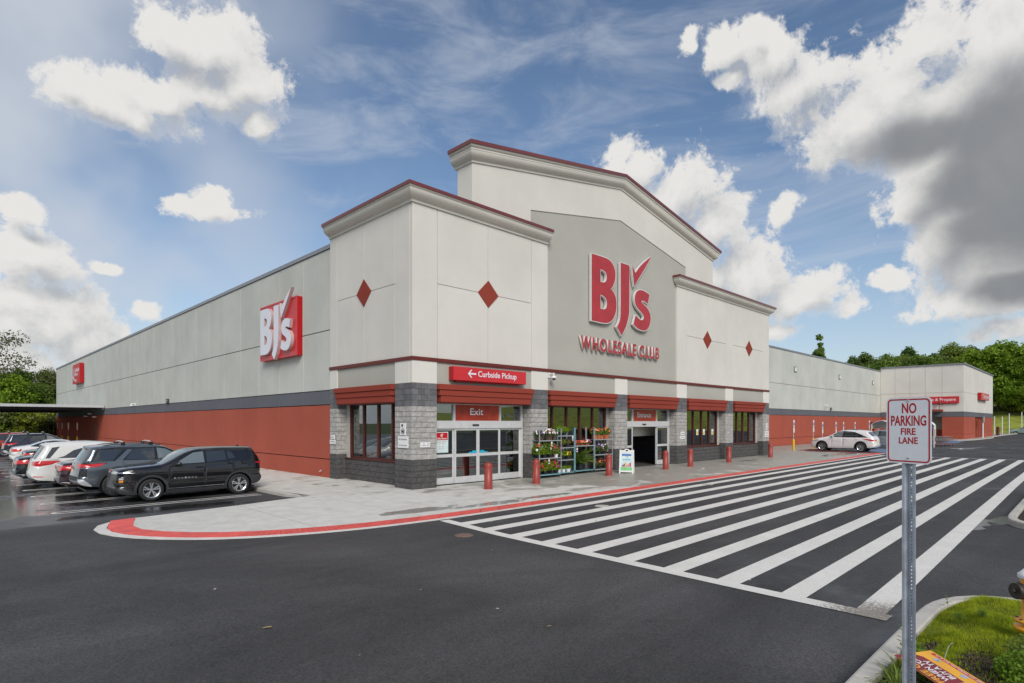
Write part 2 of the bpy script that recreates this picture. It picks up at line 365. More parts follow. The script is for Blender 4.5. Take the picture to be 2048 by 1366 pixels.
def concrete(name, col, wetamt=1.0, puddles=()):
    m = bpy.data.materials.new(name); m.use_nodes = True
    N = NT(m.node_tree); b = N.n['Principled BSDF']
    p = N.new('ShaderNodeNewGeometry').outputs['Position']
    x, y, z = N.sep(p)
    k = N.ramp(N.noise(p, 2.2, 6, 0.65), 0.3, 0.7, 0.9, 1.08)
    k = N.math('MULTIPLY', k, N.ramp(N.noise(N.vec('MULTIPLY', p, (18, 1.5, 1)), 1, 4), 0.3, 0.7, 0.965, 1.03))
    k = N.math('MULTIPLY', k, N.ramp(N.noise(p, 90, 3, 0.8), 0.3, 0.7, 0.93, 1.07))
    r = N.new('ShaderNodeObjectInfo').outputs['Random']
    k = N.math('MULTIPLY', k, N.math('MULTIPLY_ADD', r, 0.08, 0.96))
    dry = N.mix(1.0, (*col, 1), N.xyz(k, k, k), blend='MULTIPLY')
    wetc = N.mix(1.0, dry, (0.60, 0.585, 0.55, 1), blend='MULTIPLY')
    # drying out: the nose of the kerb is dry, the walk by the doors still damp
    gx = N.math('ADD', N.ramp(x, -6.5, 2.0, -0.22, 0.05, False), N.math('ADD', N.ramp(y, -5.0, -1.0, -0.06, 0.05, False), N.ramp(x, 3.0, 8.0, 0.0, 0.22)))
    w = N.math('ADD', N.math('MULTIPLY_ADD', N.noise(N.vec('MULTIPLY', p, (0.55, 0.95, 1)), 1.0, 6, 0.62, 0.8), 1.25, -0.15), gx)
    wet = N.math('MULTIPLY', N.ramp(w, 0.52, 0.66), wetamt)
    pud = 0.0
    if puddles:
        pud = None
        for (cx, cy, sx, sy) in puddles:
            v = N.vec('MULTIPLY', N.vec('SUBTRACT', p, (cx, cy, 0)), (1 / sx, 1 / sy, 0))
            f = N.math('SUBTRACT', 1.0, N.vec('LENGTH', v))
            pud = f if pud is None else N.math('MAXIMUM', pud, f)
        pud = N.ramp(N.math('ADD', pud, N.math('MULTIPLY', N.math('SUBTRACT', N.noise(p, 1.6, 5, 0.6), 0.5), 1.8)), 0.0, 0.2)
        wet = N.math('MAXIMUM', wet, pud)
    N.put(b.inputs['Base Color'], N.mix(wet, dry, wetc))
    ro = N.mix(wet, 0.82, 0.40, 'FLOAT')
    N.put(b.inputs['Roughness'], N.mix(pud, ro, 0.06, 'FLOAT') if puddles else ro)
    bn = N.new('ShaderNodeBump'); bn.inputs['Distance'].default_value = 0.002; bn.inputs['Strength'].default_value = 0.5
    N.put(bn.inputs['Height'], N.noise(p, 60, 4, 0.7)); N.l.new(bn.outputs[0], b.inputs['Normal'])
    return m
M['concrete'] = concrete('sidewalk_concrete', (0.62, 0.60, 0.55), 1.0, ((-0.3, -4.6, 1.5, 0.32), (2.2, -4.5, 1.3, 0.25), (-2.6, -4.2, 1.3, 0.4), (36, -3.4, 4.0, 0.7), (24.5, -1.5, 1.6, 0.3)))
M['kerb'] = concrete('kerb_concrete', (0.52, 0.49, 0.44), 0.15)
M['border'] = concrete('pale_kerb_border', (0.66, 0.64, 0.60), 0.05)
def road_paint(name, col, wear=0.25):
    m = bpy.data.materials.new(name); m.use_nodes = True
    N = NT(m.node_tree); b = N.n['Principled BSDF']
    p = N.new('ShaderNodeNewGeometry').outputs['Position']
    x, y, z = N.sep(p)
    k = N.ramp(N.noise(p, 40, 4, 0.8), 0.3, 0.75, 0.80, 1.06)
    k = N.math('MULTIPLY', k, N.ramp(N.noise(p, 1.2, 5, 0.65), 0.3, 0.7, 0.92, 1.05))
    c = N.mix(1.0, (*col, 1), N.xyz(k, k, k), blend='MULTIPLY')
    # the far corner of the hatching is worn through to the asphalt
    corner = N.ramp(N.vec('DISTANCE', p, (-3.7, -15.35, 0)), 1.3, 0.1, 0.0, 0.34)
    wr = N.math('ADD', N.noise(p, 26, 5, 0.85), corner)
    wr = N.ramp(wr, 0.67, 0.80)
    N.put(b.inputs['Base Color'], N.mix(N.math('MULTIPLY', wr, 0.85), c, (0.16, 0.13, 0.10)))
    b.inputs['Roughness'].default_value = 0.6
    bn = N.new('ShaderNodeBump'); bn.inputs['Distance'].default_value = 0.004; bn.inputs['Strength'].default_value = 0.6
    N.put(bn.inputs['Height'], N.noise(p, 80, 4, 0.8)); N.l.new(bn.outputs[0], b.inputs['Normal'])
    return m
M['line'] = road_paint('white_road_paint', (0.82, 0.79, 0.73))
M['blueline'] = road_paint('blue_road_paint', (0.14, 0.20, 0.32))
def tactile():
    m = bpy.data.materials.new('red_tactile_panel'); m.use_nodes = True
    N = NT(m.node_tree); b = N.n['Principled BSDF']
    p = N.new('ShaderNodeNewGeometry').outputs['Position']
    tc = N.new('ShaderNodeTexCoord').outputs['Object']
    x, y, z = N.sep(tc)
    f = 2 * math.pi / 0.06
    dm = N.math('MULTIPLY', N.math('SINE', N.math('MULTIPLY', x, f)), N.math('SINE', N.math('MULTIPLY', y, f)))
    dm = N.ramp(N.math('ABSOLUTE', dm), 0.35, 0.8)
    r = N.new('ShaderNodeObjectInfo').outputs['Random']
    k = N.math('MULTIPLY', N.math('MULTIPLY_ADD', r, 0.22, 0.86), N.ramp(dm, 0, 1, 0.86, 1.08))
    k = N.math('MULTIPLY', k, N.ramp(N.noise(p, 3, 5, 0.7), 0.3, 0.7, 0.85, 1.12))
    k = N.math('MULTIPLY', k, N.ramp(N.math('ABSOLUTE', N.math('SINE', N.math('MULTIPLY', x, math.pi / 0.115))), 0.05, 0.30, 0.62, 1.0))
    N.put(b.inputs['Base Color'], N.mix(1.0, (0.97, 0.125, 0.10, 1), N.xyz(k, k, k), blend='MULTIPLY'))
    b.inputs['Roughness'].default_value = 0.55
    bn = N.new('ShaderNodeBump'); bn.inputs['Distance'].default_value = 0.005
    N.put(bn.inputs['Height'], dm); N.l.new(bn.outputs[0], b.inputs['Normal'])
    return m
M['tactile'] = tactile()
M['kerb_red'] = road_paint('red_kerb_paint', (0.52, 0.06, 0.055))
def leafmat(name, col, col2, objvar=0.25, nsc=0.5):
    m = bpy.data.materials.new(name); m.use_nodes = True
    N = NT(m.node_tree); b = N.n['Principled BSDF']
    ri = N.new('ShaderNodeNewGeometry').outputs['Random Per Island']
    p = N.new('ShaderNodeTexCoord').outputs['Object']
    f = N.math('ADD', N.math('MULTIPLY', ri, 0.55), N.math('MULTIPLY', N.ramp(N.noise(p, nsc, 3), 0.3, 0.7), 0.5), clamp=True)
    c = N.mix(f, (*col, 1), (*col2, 1))
    r = N.new('ShaderNodeObjectInfo').outputs['Random']
    k = N.math('MULTIPLY_ADD', r, 2 * objvar, 1 - objvar)
    c = N.mix(1.0, c, N.xyz(k, N.math('MULTIPLY_ADD', r, objvar, 1 - objvar * .5), k), blend='MULTIPLY')
    N.put(b.inputs['Base Color'], c); b.inputs['Roughness'].default_value = 0.55
    b.inputs['Specular IOR Level'].default_value = 0.3
    tr = N.new('ShaderNodeBsdfTranslucent'); N.l.new(c, tr.inputs[0])
    mx = N.new('ShaderNodeMixShader'); mx.inputs[0].default_value = 0.42
    N.l.new(b.outputs[0], mx.inputs[1]); N.l.new(tr.outputs[0], mx.inputs[2]); N.l.new(mx.outputs[0], N.n['Material Output'].inputs[0])
    return m
M['leaf_mid'] = leafmat('mid_green_leaves', (0.105, 0.165, 0.028), (0.29, 0.38, 0.07))
M['leaf_dark'] = leafmat('dark_green_leaves', (0.065, 0.115, 0.025), (0.18, 0.27, 0.06))
M['leaf_bright'] = leafmat('bright_green_leaves', (0.12, 0.22, 0.016), (0.30, 0.43, 0.035), 0.12)
M['leaf_yellow'] = leafmat('yellow_green_leaves', (0.16, 0.20, 0.02), (0.34, 0.38, 0.04), 0.1)
M['leaf_brown'] = leafmat('bronze_tinged_leaves', (0.06, 0.075, 0.025), (0.17, 0.18, 0.06), 0.1)
M['leaf_olive'] = leafmat('olive_grey_leaves', (0.11, 0.14, 0.04), (0.26, 0.30, 0.10), 0.12)
M['bark'] = mat('bark', (0.09, 0.07, 0.05), 0.9, var=0.3, vscale=6, bump=0.02, bscale=20)
M['mulch'] = mat('dark_mulch', (0.034, 0.023, 0.016), 0.95, var=0.6, vscale=30, bump=0.03, bscale=45)
M['turf'] = mat('turf_soil', (0.06, 0.095, 0.014), 0.95, var=0.35, vscale=10, bump=0.02, bscale=30, stretch='world')
M['hill'] = mat('mown_hill_grass', (0.24, 0.27, 0.035), 0.9, var=0.32, vscale=0.5, bump=0.06, bscale=2.5, stretch='world')
M['fieldgrass'] = mat('field_grass', (0.09, 0.12, 0.03), 0.9, var=0.3, vscale=0.4, stretch='world')
M['grassblade'] = leafmat('grass_blades', (0.15, 0.23, 0.008), (0.55, 0.62, 0.035), 0.05, 5.0)
for nm, col in dict(white=(0.85, 0.82, 0.84), red=(0.50, 0.01, 0.02), magenta=(0.50, 0.01, 0.20), purple=(0.13, 0.04, 0.25), orange=(0.85, 0.20, 0.08), pink=(0.75, 0.25, 0.45), lilac=(0.50, 0.28, 0.60), yellow=(0.80, 0.62, 0.02), coral=(0.60, 0.13, 0.07)).items():
    M['fl_' + nm] = mat(nm + '_petals', col, 0.6, var=0.2, vscale=20)

# ------------------------------------------------------------------ mesh helpers
class MB:
    def __init__(s): s.v = []; s.f = []; s.m = []
    def face(s, pts, mi=0):
        n = len(s.v); s.v += [tuple(p) for p in pts]; s.f.append(tuple(range(n, n + len(pts)))); s.m.append(mi)
    def box(s, x0, x1, y0, y1, z0, z1, mi=0):
        n = len(s.v)
        s.v += [(x0, y0, z0), (x1, y0, z0), (x1, y1, z0), (x0, y1, z0), (x0, y0, z1), (x1, y0, z1), (x1, y1, z1), (x0, y1, z1)]
        for q in ((0, 3, 2, 1), (4, 5, 6, 7), (0, 1, 5, 4), (1, 2, 6, 5), (2, 3, 7, 6), (3, 0, 4, 7)):
            s.f.append(tuple(n + i for i in q)); s.m.append(mi)
    def obox(s, c, ax, ay, az, mi=0):        # centre and three half-axis vectors
        n = len(s.v); c = Vector(c); ax, ay, az = Vector(ax), Vector(ay), Vector(az)
        for k in (-1, 1):
            for (i, j) in ((-1, -1), (1, -1), (1, 1), (-1, 1)): s.v.append(tuple(c + ax * i + ay * j + az * k))
        for q in ((0, 3, 2, 1), (4, 5, 6, 7), (0, 1, 5, 4), (1, 2, 6, 5), (2, 3, 7, 6), (3, 0, 4, 7)):
            s.f.append(tuple(n + i for i in q)); s.m.append(mi)
    def tube(s, p0, p1, r0, r1=None, n=8, mi=0, caps=True):
        p0, p1 = Vector(p0), Vector(p1); r1 = r0 if r1 is None else r1
        d = (p1 - p0)
        if d.length < 1e-6: return
        d.normalize(); a = d.orthogonal().normalized(); b = d.cross(a)
        k = len(s.v)
        for p, r in ((p0, r0), (p1, r1)):
            for i in range(n):
                t = 2 * math.pi * i / n; s.v.append(tuple(p + (a * math.cos(t) + b * math.sin(t)) * r))
        for i in range(n):
            j = (i + 1) % n; s.f.append((k + i, k + j, k + n + j, k + n + i)); s.m.append(mi)
        if caps:
            s.f.append(tuple(k + i for i in reversed(range(n)))); s.m.append(mi)
            s.f.append(tuple(k + n + i for i in range(n))); s.m.append(mi)
    def lathe(s, prof, n=24, axis='z', c=(0, 0, 0), mi=0):   # prof: list of (r, h)
        k = len(s.v)
        for r, h in prof:
            for i in range(n):
                t = 2 * math.pi * i / n; a, b = r * math.cos(t), r * math.sin(t)
                p = (a, b, h) if axis == 'z' else ((a, h, b) if axis == 'y' else (h, a, b))
                s.v.append((p[0] + c[0], p[1] + c[1], p[2] + c[2]))
        for q in range(len(prof) - 1):
            for i in range(n):
                j = (i + 1) % n
                f = (k + q * n + i, k + q * n + j, k + (q + 1) * n + j, k + (q + 1) * n + i)
                s.f.append(f if axis != 'y' else f[::-1]); s.m.append(mi)
    def prism(s, poly, mapf, d0, d1, mi=0, side_mi=None):   # 2D polygon, mapf(a,b,depth)->xyz
        n = len(poly); k = len(s.v); smi = mi if side_mi is None else side_mi
        for dd in (d0, d1):
            for a, b in poly: s.v.append(tuple(mapf(a, b, dd)))
        s.f.append(tuple(k + i for i in range(n))); s.m.append(mi)
        s.f.append(tuple(k + n + i for i in reversed(range(n)))); s.m.append(mi)
        for i in range(n):
            j = (i + 1) % n; s.f.append((k + i, k + n + i, k + n + j, k + j)); s.m.append(smi)
    def mesh(s, name, mats, smooth=False):
        me = bpy.data.meshes.new(name); me.from_pydata(s.v, [], s.f)
        for mm in (mats if isinstance(mats, (list, tuple)) else [mats]): me.materials.append(mm)
        if any(s.m): me.polygons.foreach_set('material_index', s.m)
        if smooth: me.polygons.foreach_set('use_smooth', [True] * len(s.f))
        me.update(); return me
def link(name, me, parent=None, loc=None):
    o = bpy.data.objects.new(name, me); C.objects.link(o)
    if parent is not None: o.parent = parent
    if loc is not None: o.location = loc
    return o
def part(name, mb, mats, parent=None, smooth=False, loc=None, bevel=0.0):
    me = mb.mesh(name, mats, smooth)
    if bevel:
        bm = bmesh.new(); bm.from_mesh(me)
        bmesh.ops.bevel(bm, geom=bm.edges[:], offset=bevel, segments=1, affect='EDGES', clamp_overlap=True)
        bm.to_mesh(me); bm.free()
    return link(name, me, parent, loc)
def empty(name, loc=(0, 0, 0), rz=0.0, parent=None):
    o = bpy.data.objects.new(name, None); C.objects.link(o); o.empty_display_size = 0.2
    o.location = loc; o.rotation_euler = (0, 0, rz)
    if parent is not None: o.parent = parent
    return o
def tag(o, label=None, cat=None, group=None, kind=None):
    for k, v in (('label', label), ('category', cat), ('group', group), ('kind', kind)):
        if v: o[k] = v
    return o
def children(o, _c={}):
    return [c for c in bpy.data.objects if c.parent == o]
def copy_tree(o, kids, parent=None):
    c = o.copy(); C.objects.link(c); c.parent = parent
    for ch in kids.get(o.name, []): copy_tree(ch, kids, c)
    return c
def kidmap():
    k = {}
    for c in bpy.data.objects:
        if c.parent: k.setdefault(c.parent.name, []).append(c)
    return k
def boxpart(name, mat_, parent, *b, bevel=0.0):
    mb = MB(); mb.box(*b); return part(name, mb, mat_, parent, bevel=bevel)

def tri_poly(outer, holes=()):
    """triangulate a polygon with holes -> verts2d, tris"""
    pts, edges = [], []
    for ring in (outer, *holes):
        k = len(pts); pts += [Vector(p) for p in ring]; n = len(ring)
        edges += [(k + i, k + (i + 1) % n) for i in range(n)]
    v, e, f, *_ = delaunay_2d_cdt(pts, edges, [], 0, 1e-6)
    out = []
    for t in f:
        cx = sum(v[i][0] for i in t) / len(t); cy = sum(v[i][1] for i in t) / len(t)
        if inside((cx, cy), outer) and not any(inside((cx, cy), h) for h in holes): out.append(tuple(t))
    return [(p[0], p[1]) for p in v], out
def inside(p, poly):
    x, y = p; c = False; n = len(poly); j = n - 1
    for i in range(n):
        xi, yi = poly[i]; xj, yj = poly[j]
        if (yi > y) != (yj > y) and x < (xj - xi) * (y - yi) / (yj - yi) + xi: c = not c
        j = i
    return c
def solid_glyph(mb, outer, holes, mapf, d0, d1, mi_face=0, mi_side=1):
    """face at depth d1, back at d0"""
    v, f = tri_poly(outer, holes); k = len(mb.v)
    mb.v += [tuple(mapf(a, b, d1)) for a, b in v]
    for t in f: mb.f.append(tuple(k + i for i in t)); mb.m.append(mi_face)
    for ring in (outer, *holes):
        n = len(ring); k = len(mb.v)
        mb.v += [tuple(mapf(a, b, d0)) for a, b in ring] + [tuple(mapf(a, b, d1)) for a, b in ring]
        for i in range(n):
            j = (i + 1) % n; mb.f.append((k + i, k + j, k + n + j, k + n + i)); mb.m.append(mi_side)
def chaikin(p, it=1, closed=False):
    for _ in range(it):
        q = [] if closed else [p[0]]
        n = len(p)
        for i in range(n if closed else n - 1):
            a, b = p[i], p[(i + 1) % n]
            q.append((a[0] * .75 + b[0] * .25, a[1] * .75 + b[1] * .25)); q.append((a[0] * .25 + b[0] * .75, a[1] * .25 + b[1] * .75))
        if not closed: q.append(p[-1])
        p = q
    return p

def text_obj(name, s, mat_, parent, origin, xdir, ydir, width, height, extrude=0.004, bold=0.0, lift=0.0, side_mat=None):
    """lettering fitted into width x height with its lower-left corner at origin"""
    cu = bpy.data.curves.new(name, 'FONT'); cu.body = s; cu.size = 1.0; cu.extrude = 0.5; cu.offset = bold; cu.resolution_u = 4
    o = bpy.data.objects.new(name, cu); C.objects.link(o)
    dg = bpy.context.evaluated_depsgraph_get(); dg.update()
    me = bpy.data.meshes.new_from_object(o.evaluated_get(dg))
    bpy.data.objects.remove(o); bpy.data.curves.remove(cu)
    n = len(me.vertices); co = np.empty(n * 3); me.vertices.foreach_get('co', co); co = co.reshape(-1, 3)
    mn, mx = co.min(0), co.max(0)
    u = (co[:, 0] - mn[0]) / max(1e-6, mx[0] - mn[0]) * width
    v = (co[:, 1] - mn[1]) / max(1e-6, mx[1] - mn[1]) * height
    w = lift + (co[:, 2] + 0.5) * extrude
    X, Y = Vector(xdir).normalized(), Vector(ydir).normalized(); Z = X.cross(Y)
    out = np.array(origin)[None, :] + u[:, None] * np.array(X) + v[:, None] * np.array(Y) + w[:, None] * np.array(Z)
    me.vertices.foreach_set('co', out.ravel().astype(np.float32)); me.materials.clear()
    me.materials.append(mat_)
    if side_mat is not None:
        me.materials.append(side_mat)
        me.update()
        nz = np.array(Z)
        me.polygons.foreach_set('material_index', [0 if abs(Vector(p.normal).dot(Z)) > 0.7 else 1 for p in me.polygons])
    else:
        me.polygons.foreach_set('material_index', [0] * len(me.polygons))
    me.update(); me.name = name
    return link(name, me, parent)

# ------------------------------------------------------------------ ground
def sm(t): t = max(0.0, min(1.0, t)); return t * t * (3 - 2 * t)
def zg(x, y):
    """height of the asphalt: flush with the walk in front, a kerb's height lower in the side parking"""
    k = sm((y + 0.2) / 2.8) * (1 - sm((x - 20) / 12))
    return -0.014 - k * (0.12 + 0.05 * max(0.0, min(1.3, (-x - 3.6) / 6.0)))
xs = [-70, -55, -40, -30, -22] + [-16 + .5 * i for i in range(57)] + [16, 20, 24, 28, 32, 40, 55, 75, 100, 125, 151]
ys = [-90, -70, -50, -35, -26] + [-20 + .5 * i for i in range(77)] + [22, 26, 30, 40, 55, 75, 97]
mb = MB()
for yy in ys:
    for xx in xs: mb.v.append((xx, yy, zg(xx, yy)))
nx = len(xs)
for j in range(len(ys) - 1):
    for i in range(nx - 1):
        mb.f.append((j * nx + i, j * nx + i + 1, (j + 1) * nx + i + 1, (j + 1) * nx + i)); mb.m.append(0)
lot = tag(part('parking_lot', mb, M['asphalt'], smooth=True), 'dark grey asphalt parking lot with wet patches in front of the store', kind='structure')
mb = MB(); mb.face([(-1500, -1500, -.5), (1500, -1500, -.5), (1500, 1500, -.5), (-1500, 1500, -.5)])
tag(part('ground', mb, M['fieldgrass']), 'rough grass ground beyond the parking lot', kind='structure')
# grassy bank and wooded hill to the east
def hillz(x, y):
    f = sm((x - 153) / 24)
    return -0.55 + 6.6 * f + 0.085 * max(0, x - 176) * (0.7 + 0.3 * math.sin(y * .02)) + 0.35 * math.sin(x * .11 + y * .07) * f
mb = MB(); hx = [150 + 3 * i for i in range(16)] + [200 + 14 * i for i in range(18)]; hy = [-260 + 14 * i for i in range(45)]
for yy in hy:
    for xx in hx: mb.v.append((xx, yy, hillz(xx, yy)))
n_ = len(hx)
for j in range(len(hy) - 1):
    for i in range(n_ - 1):
        mb.f.append((j * n_ + i, j * n_ + i + 1, (j + 1) * n_ + i + 1, (j + 1) * n_ + i)); mb.m.append(0)
tag(part('hill', mb, M['hill'], smooth=True), 'yellow green grassy bank rising behind the far end of the store', kind='structure')

# --- painted lines are pieces of the lot
def strip(name, pts, w, mat_=None, dz=0.005, parent=lot, step=0.6):
    """ribbon of width w along a polyline, draped on the asphalt"""
    q = []
    for a, b in zip(pts[:-1], pts[1:]):
        L = math.hypot(b[0] - a[0], b[1] - a[1]); n = max(1, int(L / step))
        q += [(a[0] + (b[0] - a[0]) * i / n, a[1] + (b[1] - a[1]) * i / n) for i in range(n)]
    q.append(pts[-1]); mb = MB()
    for i, p in enumerate(q):
        a = q[max(0, i - 1)]; b = q[min(len(q) - 1, i + 1)]
        tx, ty = b[0] - a[0], b[1] - a[1]; l = math.hypot(tx, ty) or 1; nx_, ny_ = -ty / l * w / 2, tx / l * w / 2
        for sgn in (1, -1):
            X, Y = p[0] + nx_ * sgn, p[1] + ny_ * sgn; mb.v.append((X, Y, zg(X, Y) + dz))
    for i in range(len(q) - 1):
        mb.f.append((2 * i, 2 * i + 1, 2 * i + 3, 2 * i + 2)); mb.m.append(0)
    return part(name, mb, mat_ or M['line'], parent)
for i in range(10):
    ya = -6.62 - 0.955 * i; yb = ya + 0.62
    strip('painted_stripe', [(-3.32 - 0.035 * i, ya), (16.5, ya + 0.36), (37.2, yb)], 0.36 if i < 8 else 0.33, step=2)
strip('painted_stripe', [(-3.16, -5.90), (-3.42, -8.2), (-3.55, -11.0), (-3.66, -13.4), (-3.72, -15.45)], 0.27, dz=0.009)
strip('painted_stripe', [(37.3, -5.6), (37.3, -15.2)], 0.14, dz=0.009)
def hairpin(y, x0=-9.72, x1=-3.95, gap=0.17, w=0.10):
    arc = [(x0 + gap - gap * math.cos(t), y + gap * math.sin(t)) for t in [(-1 + 2 * i / 8) * math.pi / 2 for i in range(9)]]
    strip('parking_line', [(x1, y - gap)] + arc + [(x1, y + gap)], w, step=0.4)
STALL = [3.62 + 2.6 * k for k in range(16)]
for y in STALL: hairpin(y)
for k in range(9):   # stalls for the far row, marked on the dark lane side
    x = 43.0 + 2.9 * k
    if k % 2 == 0: strip('parking_line', [(x, 0.6), (x, -5.0)], 0.12, step=2)
for k in range(8):
    x = 41.0 + 5.8 * (k // 2) + (3.0 if k % 2 else 0)
mbk = MB()
for k in range(4):
    x0 = 43.0 + 5.8 * k
    for j in range(7): strip('hatch_line', [(x0 + 3.0, -4.6 + .8 * j), (x0 + 4.6, -3.8 + .8 * j)], 0.12, M['blueline'], dz=0.009, step=4)
strip('blue_stall_field', [(46.2, -2.2), (46.2, -5.2)], 8.6, M['blueline'], dz=0.004, step=3)
strip('blue_stall_field', [(72.0, -4.6), (84.0, -3.8)], 1.5, M['blueline'], dz=0.004, step=3)
strip('arrow_marking', [(55.6, -8.1), (53.4, -8.2)], 0.16, dz=0.006)
strip('arrow_marking', [(56.4, -8.9), (55.1, -7.3)], 0.5, dz=0.007)
for x in (120, 112, 104): strip('painted_stripe', [(x, -9.0), (x + 6, -9.4)], 0.2, dz=0.006)
# manhole and catch basin lids in the asphalt
mb = MB(); mb.lathe([(0.0, 0.012), (0.145, 0.012), (0.15, 0.006)], 24); mb.lathe([(0.16, 0.006), (0.16, 0.012), (0.19, 0.012), (0.20, 0.0)], 24)
lid = part('manhole_cover', mb, mat('rusty_cast_iron', (0.19, 0.12, 0.095), 0.6, metal=0.1, var=0.3, vscale=18), loc=(-4.05, -7.72, zg(-4, -7.7) + 0.004))
tag(lid, 'round rusty manhole cover in the asphalt beside the hatching', 'manhole cover')
for (x, y, r, lab) in ((1.6, -7.15, .2, 'small round valve cover between the first two stripes'), (9.3, -6.45, .22, 'worn round cover painted over by the first stripe')):
    mb = MB(); mb.lathe([(0, .012), (r, .012), (r + .02, 0)], 20)
    tag(part('valve_cover', mb, M['kerb'], loc=(x, y, zg(x, y) + 0.004)), lab, 'cover')

# --- kerb strip, red tactile strip and concrete slabs of the walk
OUT = [(-8.47, -0.14), (-9.16, -0.42), (-9.53, -1.11), (-9.60, -1.80), (-9.45, -2.50), (-9.12, -3.22), (-8.40, -4.11), (-7.63, -4.69), (-6.65, -5.17), (-5.43, -5.52), (-4.22, -5.70), (-1.92, -5.81), (14, -5.63), (40.6, -5.40)]
RO = [(-9.04, -0.30), (-9.40, -1.66), (-9.25, -2.45), (-8.98, -3.10), (-8.28, -4.02), (-7.55, -4.58), (-6.6, -5.05), (-5.4, -5.40), (-4.2, -5.58), (-1.9, -5.70), (14, -5.54), (40.5, -5.30)]
RI = [(-8.50, -0.20), (-8.88, -1.66), (-8.76, -2.25), (-8.50, -2.80), (-7.92, -3.55), (-7.25, -4.06), (-6.4, -4.48), (-5.25, -4.83), (-4.1, -5.00), (-1.85, -5.14), (14, -5.00), (40.0, -4.80)]
OUTs, ROs, RIs = chaikin(OUT, 2), chaikin(RO, 2), chaikin(RI, 2)
def resample(p, n):
    d = [0]
    for a, b in zip(p[:-1], p[1:]): d.append(d[-1] + math.dist(a, b))
    out = []; k = 0
    for i in range(n + 1):
        t = d[-1] * i / n
        while k < len(d) - 2 and d[k + 1] < t: k += 1
        u = (t - d[k]) / ((d[k + 1] - d[k]) or 1); out.append((p[k][0] + (p[k + 1][0] - p[k][0]) * u, p[k][1] + (p[k + 1][1] - p[k][1]) * u))
    return out
walk = MB()       # bed under the slabs, reads as the joints
walk.face([(p[0], p[1], -0.010) for p in RIs] + [(40.0, 1.2, -.010), (88.4, 1.2, -.010), (88.4, 6.3, -.010), (31, 6.3, -.010), (31, 0.5, -.010), (0.5, .5, -.010), (.5, 90, -.010), (-3.5, 90, -.010), (-3.5, 1.0, -.010), (-5.9, .3, -.010)])
walk = tag(part('sidewalk', walk, mat('joint_grime', (0.06, 0.055, 0.05), 0.9, var=0.2)), 'pale concrete sidewalk wrapping the store entrance, damp in patches', kind='structure')
n = 90; A, B = resample(OUTs, n), resample(ROs, n); mb = MB()
for i in range(n):
    a0, a1, b0, b1 = A[i], A[i + 1], B[i], B[i + 1]
    mb.face([(*a0, .0), (*a1, .0), (*b1, .004), (*b0, .004)]); mb.face([(*a1, 0), (*a0, 0), (*a0, -.25), (*a1, -.25)])
tag(part('kerb_border', mb, M['border'], walk), kind=None)
# red panels, each its own piece with its pattern turned along the kerb
n = 78; A, B = resample(ROs, n), resample(RIs, n)
for i in range(n):
    q = [Vector((*A[i], 0)), Vector((*A[i + 1], 0)), Vector((*B[i + 1], 0)), Vector((*B[i], 0))]
    c = sum(q, Vector()) / 4; q = [c + (p - c) * 0.975 for p in q]
    ang = math.atan2(q[1].y - q[0].y, q[1].x - q[0].x); rot = Matrix.Rotation(-ang, 3, 'Z')
    mb = MB(); top = [rot @ (p - c) for p in q]
    mb.face([(p.x, p.y, .008) for p in top])
    for a, b in zip(top, top[1:] + top[:1]): mb.face([(a.x, a.y, -.02), (b.x, b.y, -.02), (b.x, b.y, .008), (a.x, a.y, .008)])
    o = part('tactile_panel', mb, M['tactile'], walk, loc=c); o.rotation_euler = (0, 0, ang)
# red kerb that turns along the end of the walk
mb = MB()
for (x0, y0, x1, y1) in ((40.05, -5.2, 41.0, 1.25),):
    mb.face([(40.0, -5.3, .009), (40.62, -5.3, .009), (41.35, 1.2, .009), (40.75, 1.2, .009)])
mb.box(41.3, 66, 1.0, 1.22, -.1, .012)
part('red_kerb_line', mb, M['kerb_red'], walk)
WALKPOLY = RIs + [(40.7, 1.25), (88.4, 1.25), (88.4, 6.2), (31.4, 6.2), (31.4, 0.7), (0.7, .7), (.7, 90), (-3.5, 90), (-3.5, 1.02), (-3.26, .98), (-5.9, .3)]
def clip(poly, x0, x1, y0, y1):
    def cut(p, f, inter):
        out = []
        for i in range(len(p)):
            a, b = p[i], p[(i + 1) % len(p)]
            if f(a): out.append(a)
            if f(a) != f(b): out.append(inter(a, b))
        return out
    for ax, v, s in ((0, x0, 1), (0, x1, -1), (1, y0, 1), (1, y1, -1)):
        if not poly: return []
        poly = cut(poly, lambda p: (p[ax] - v) * s >= 0, lambda a, b: tuple(a[k] + (b[k] - a[k]) * (v - a[ax]) / (b[ax] - a[ax]) for k in (0, 1)))
    return poly
cells = []
XS = [-9.6, -5.85, -3.2] + [-0.15 + 3.05 * i for i in range(14)]
for i in range(len(XS) - 1):
    cells += [(XS[i], XS[i + 1], -6, -2.72), (XS[i], XS[i + 1], -2.72, 0.36 if XS[i] < -3.3 else .36)]
cells += [(-3.5, 0.7, .36 + 3.05 * i, .36 + 3.05 * (i + 1)) for i in range(29)] + [(-5.95, -3.5, .36, 2)]
cells += [(31.4 + 3.05 * i, 31.4 + 3.05 * (i + 1), .36, 6.2) for i in range(3)] + [(40.55 + 3.05 * i, 40.55 + 3.05 * (i + 1), 1.2, 6.2) for i in range(16)]
g = 0.013
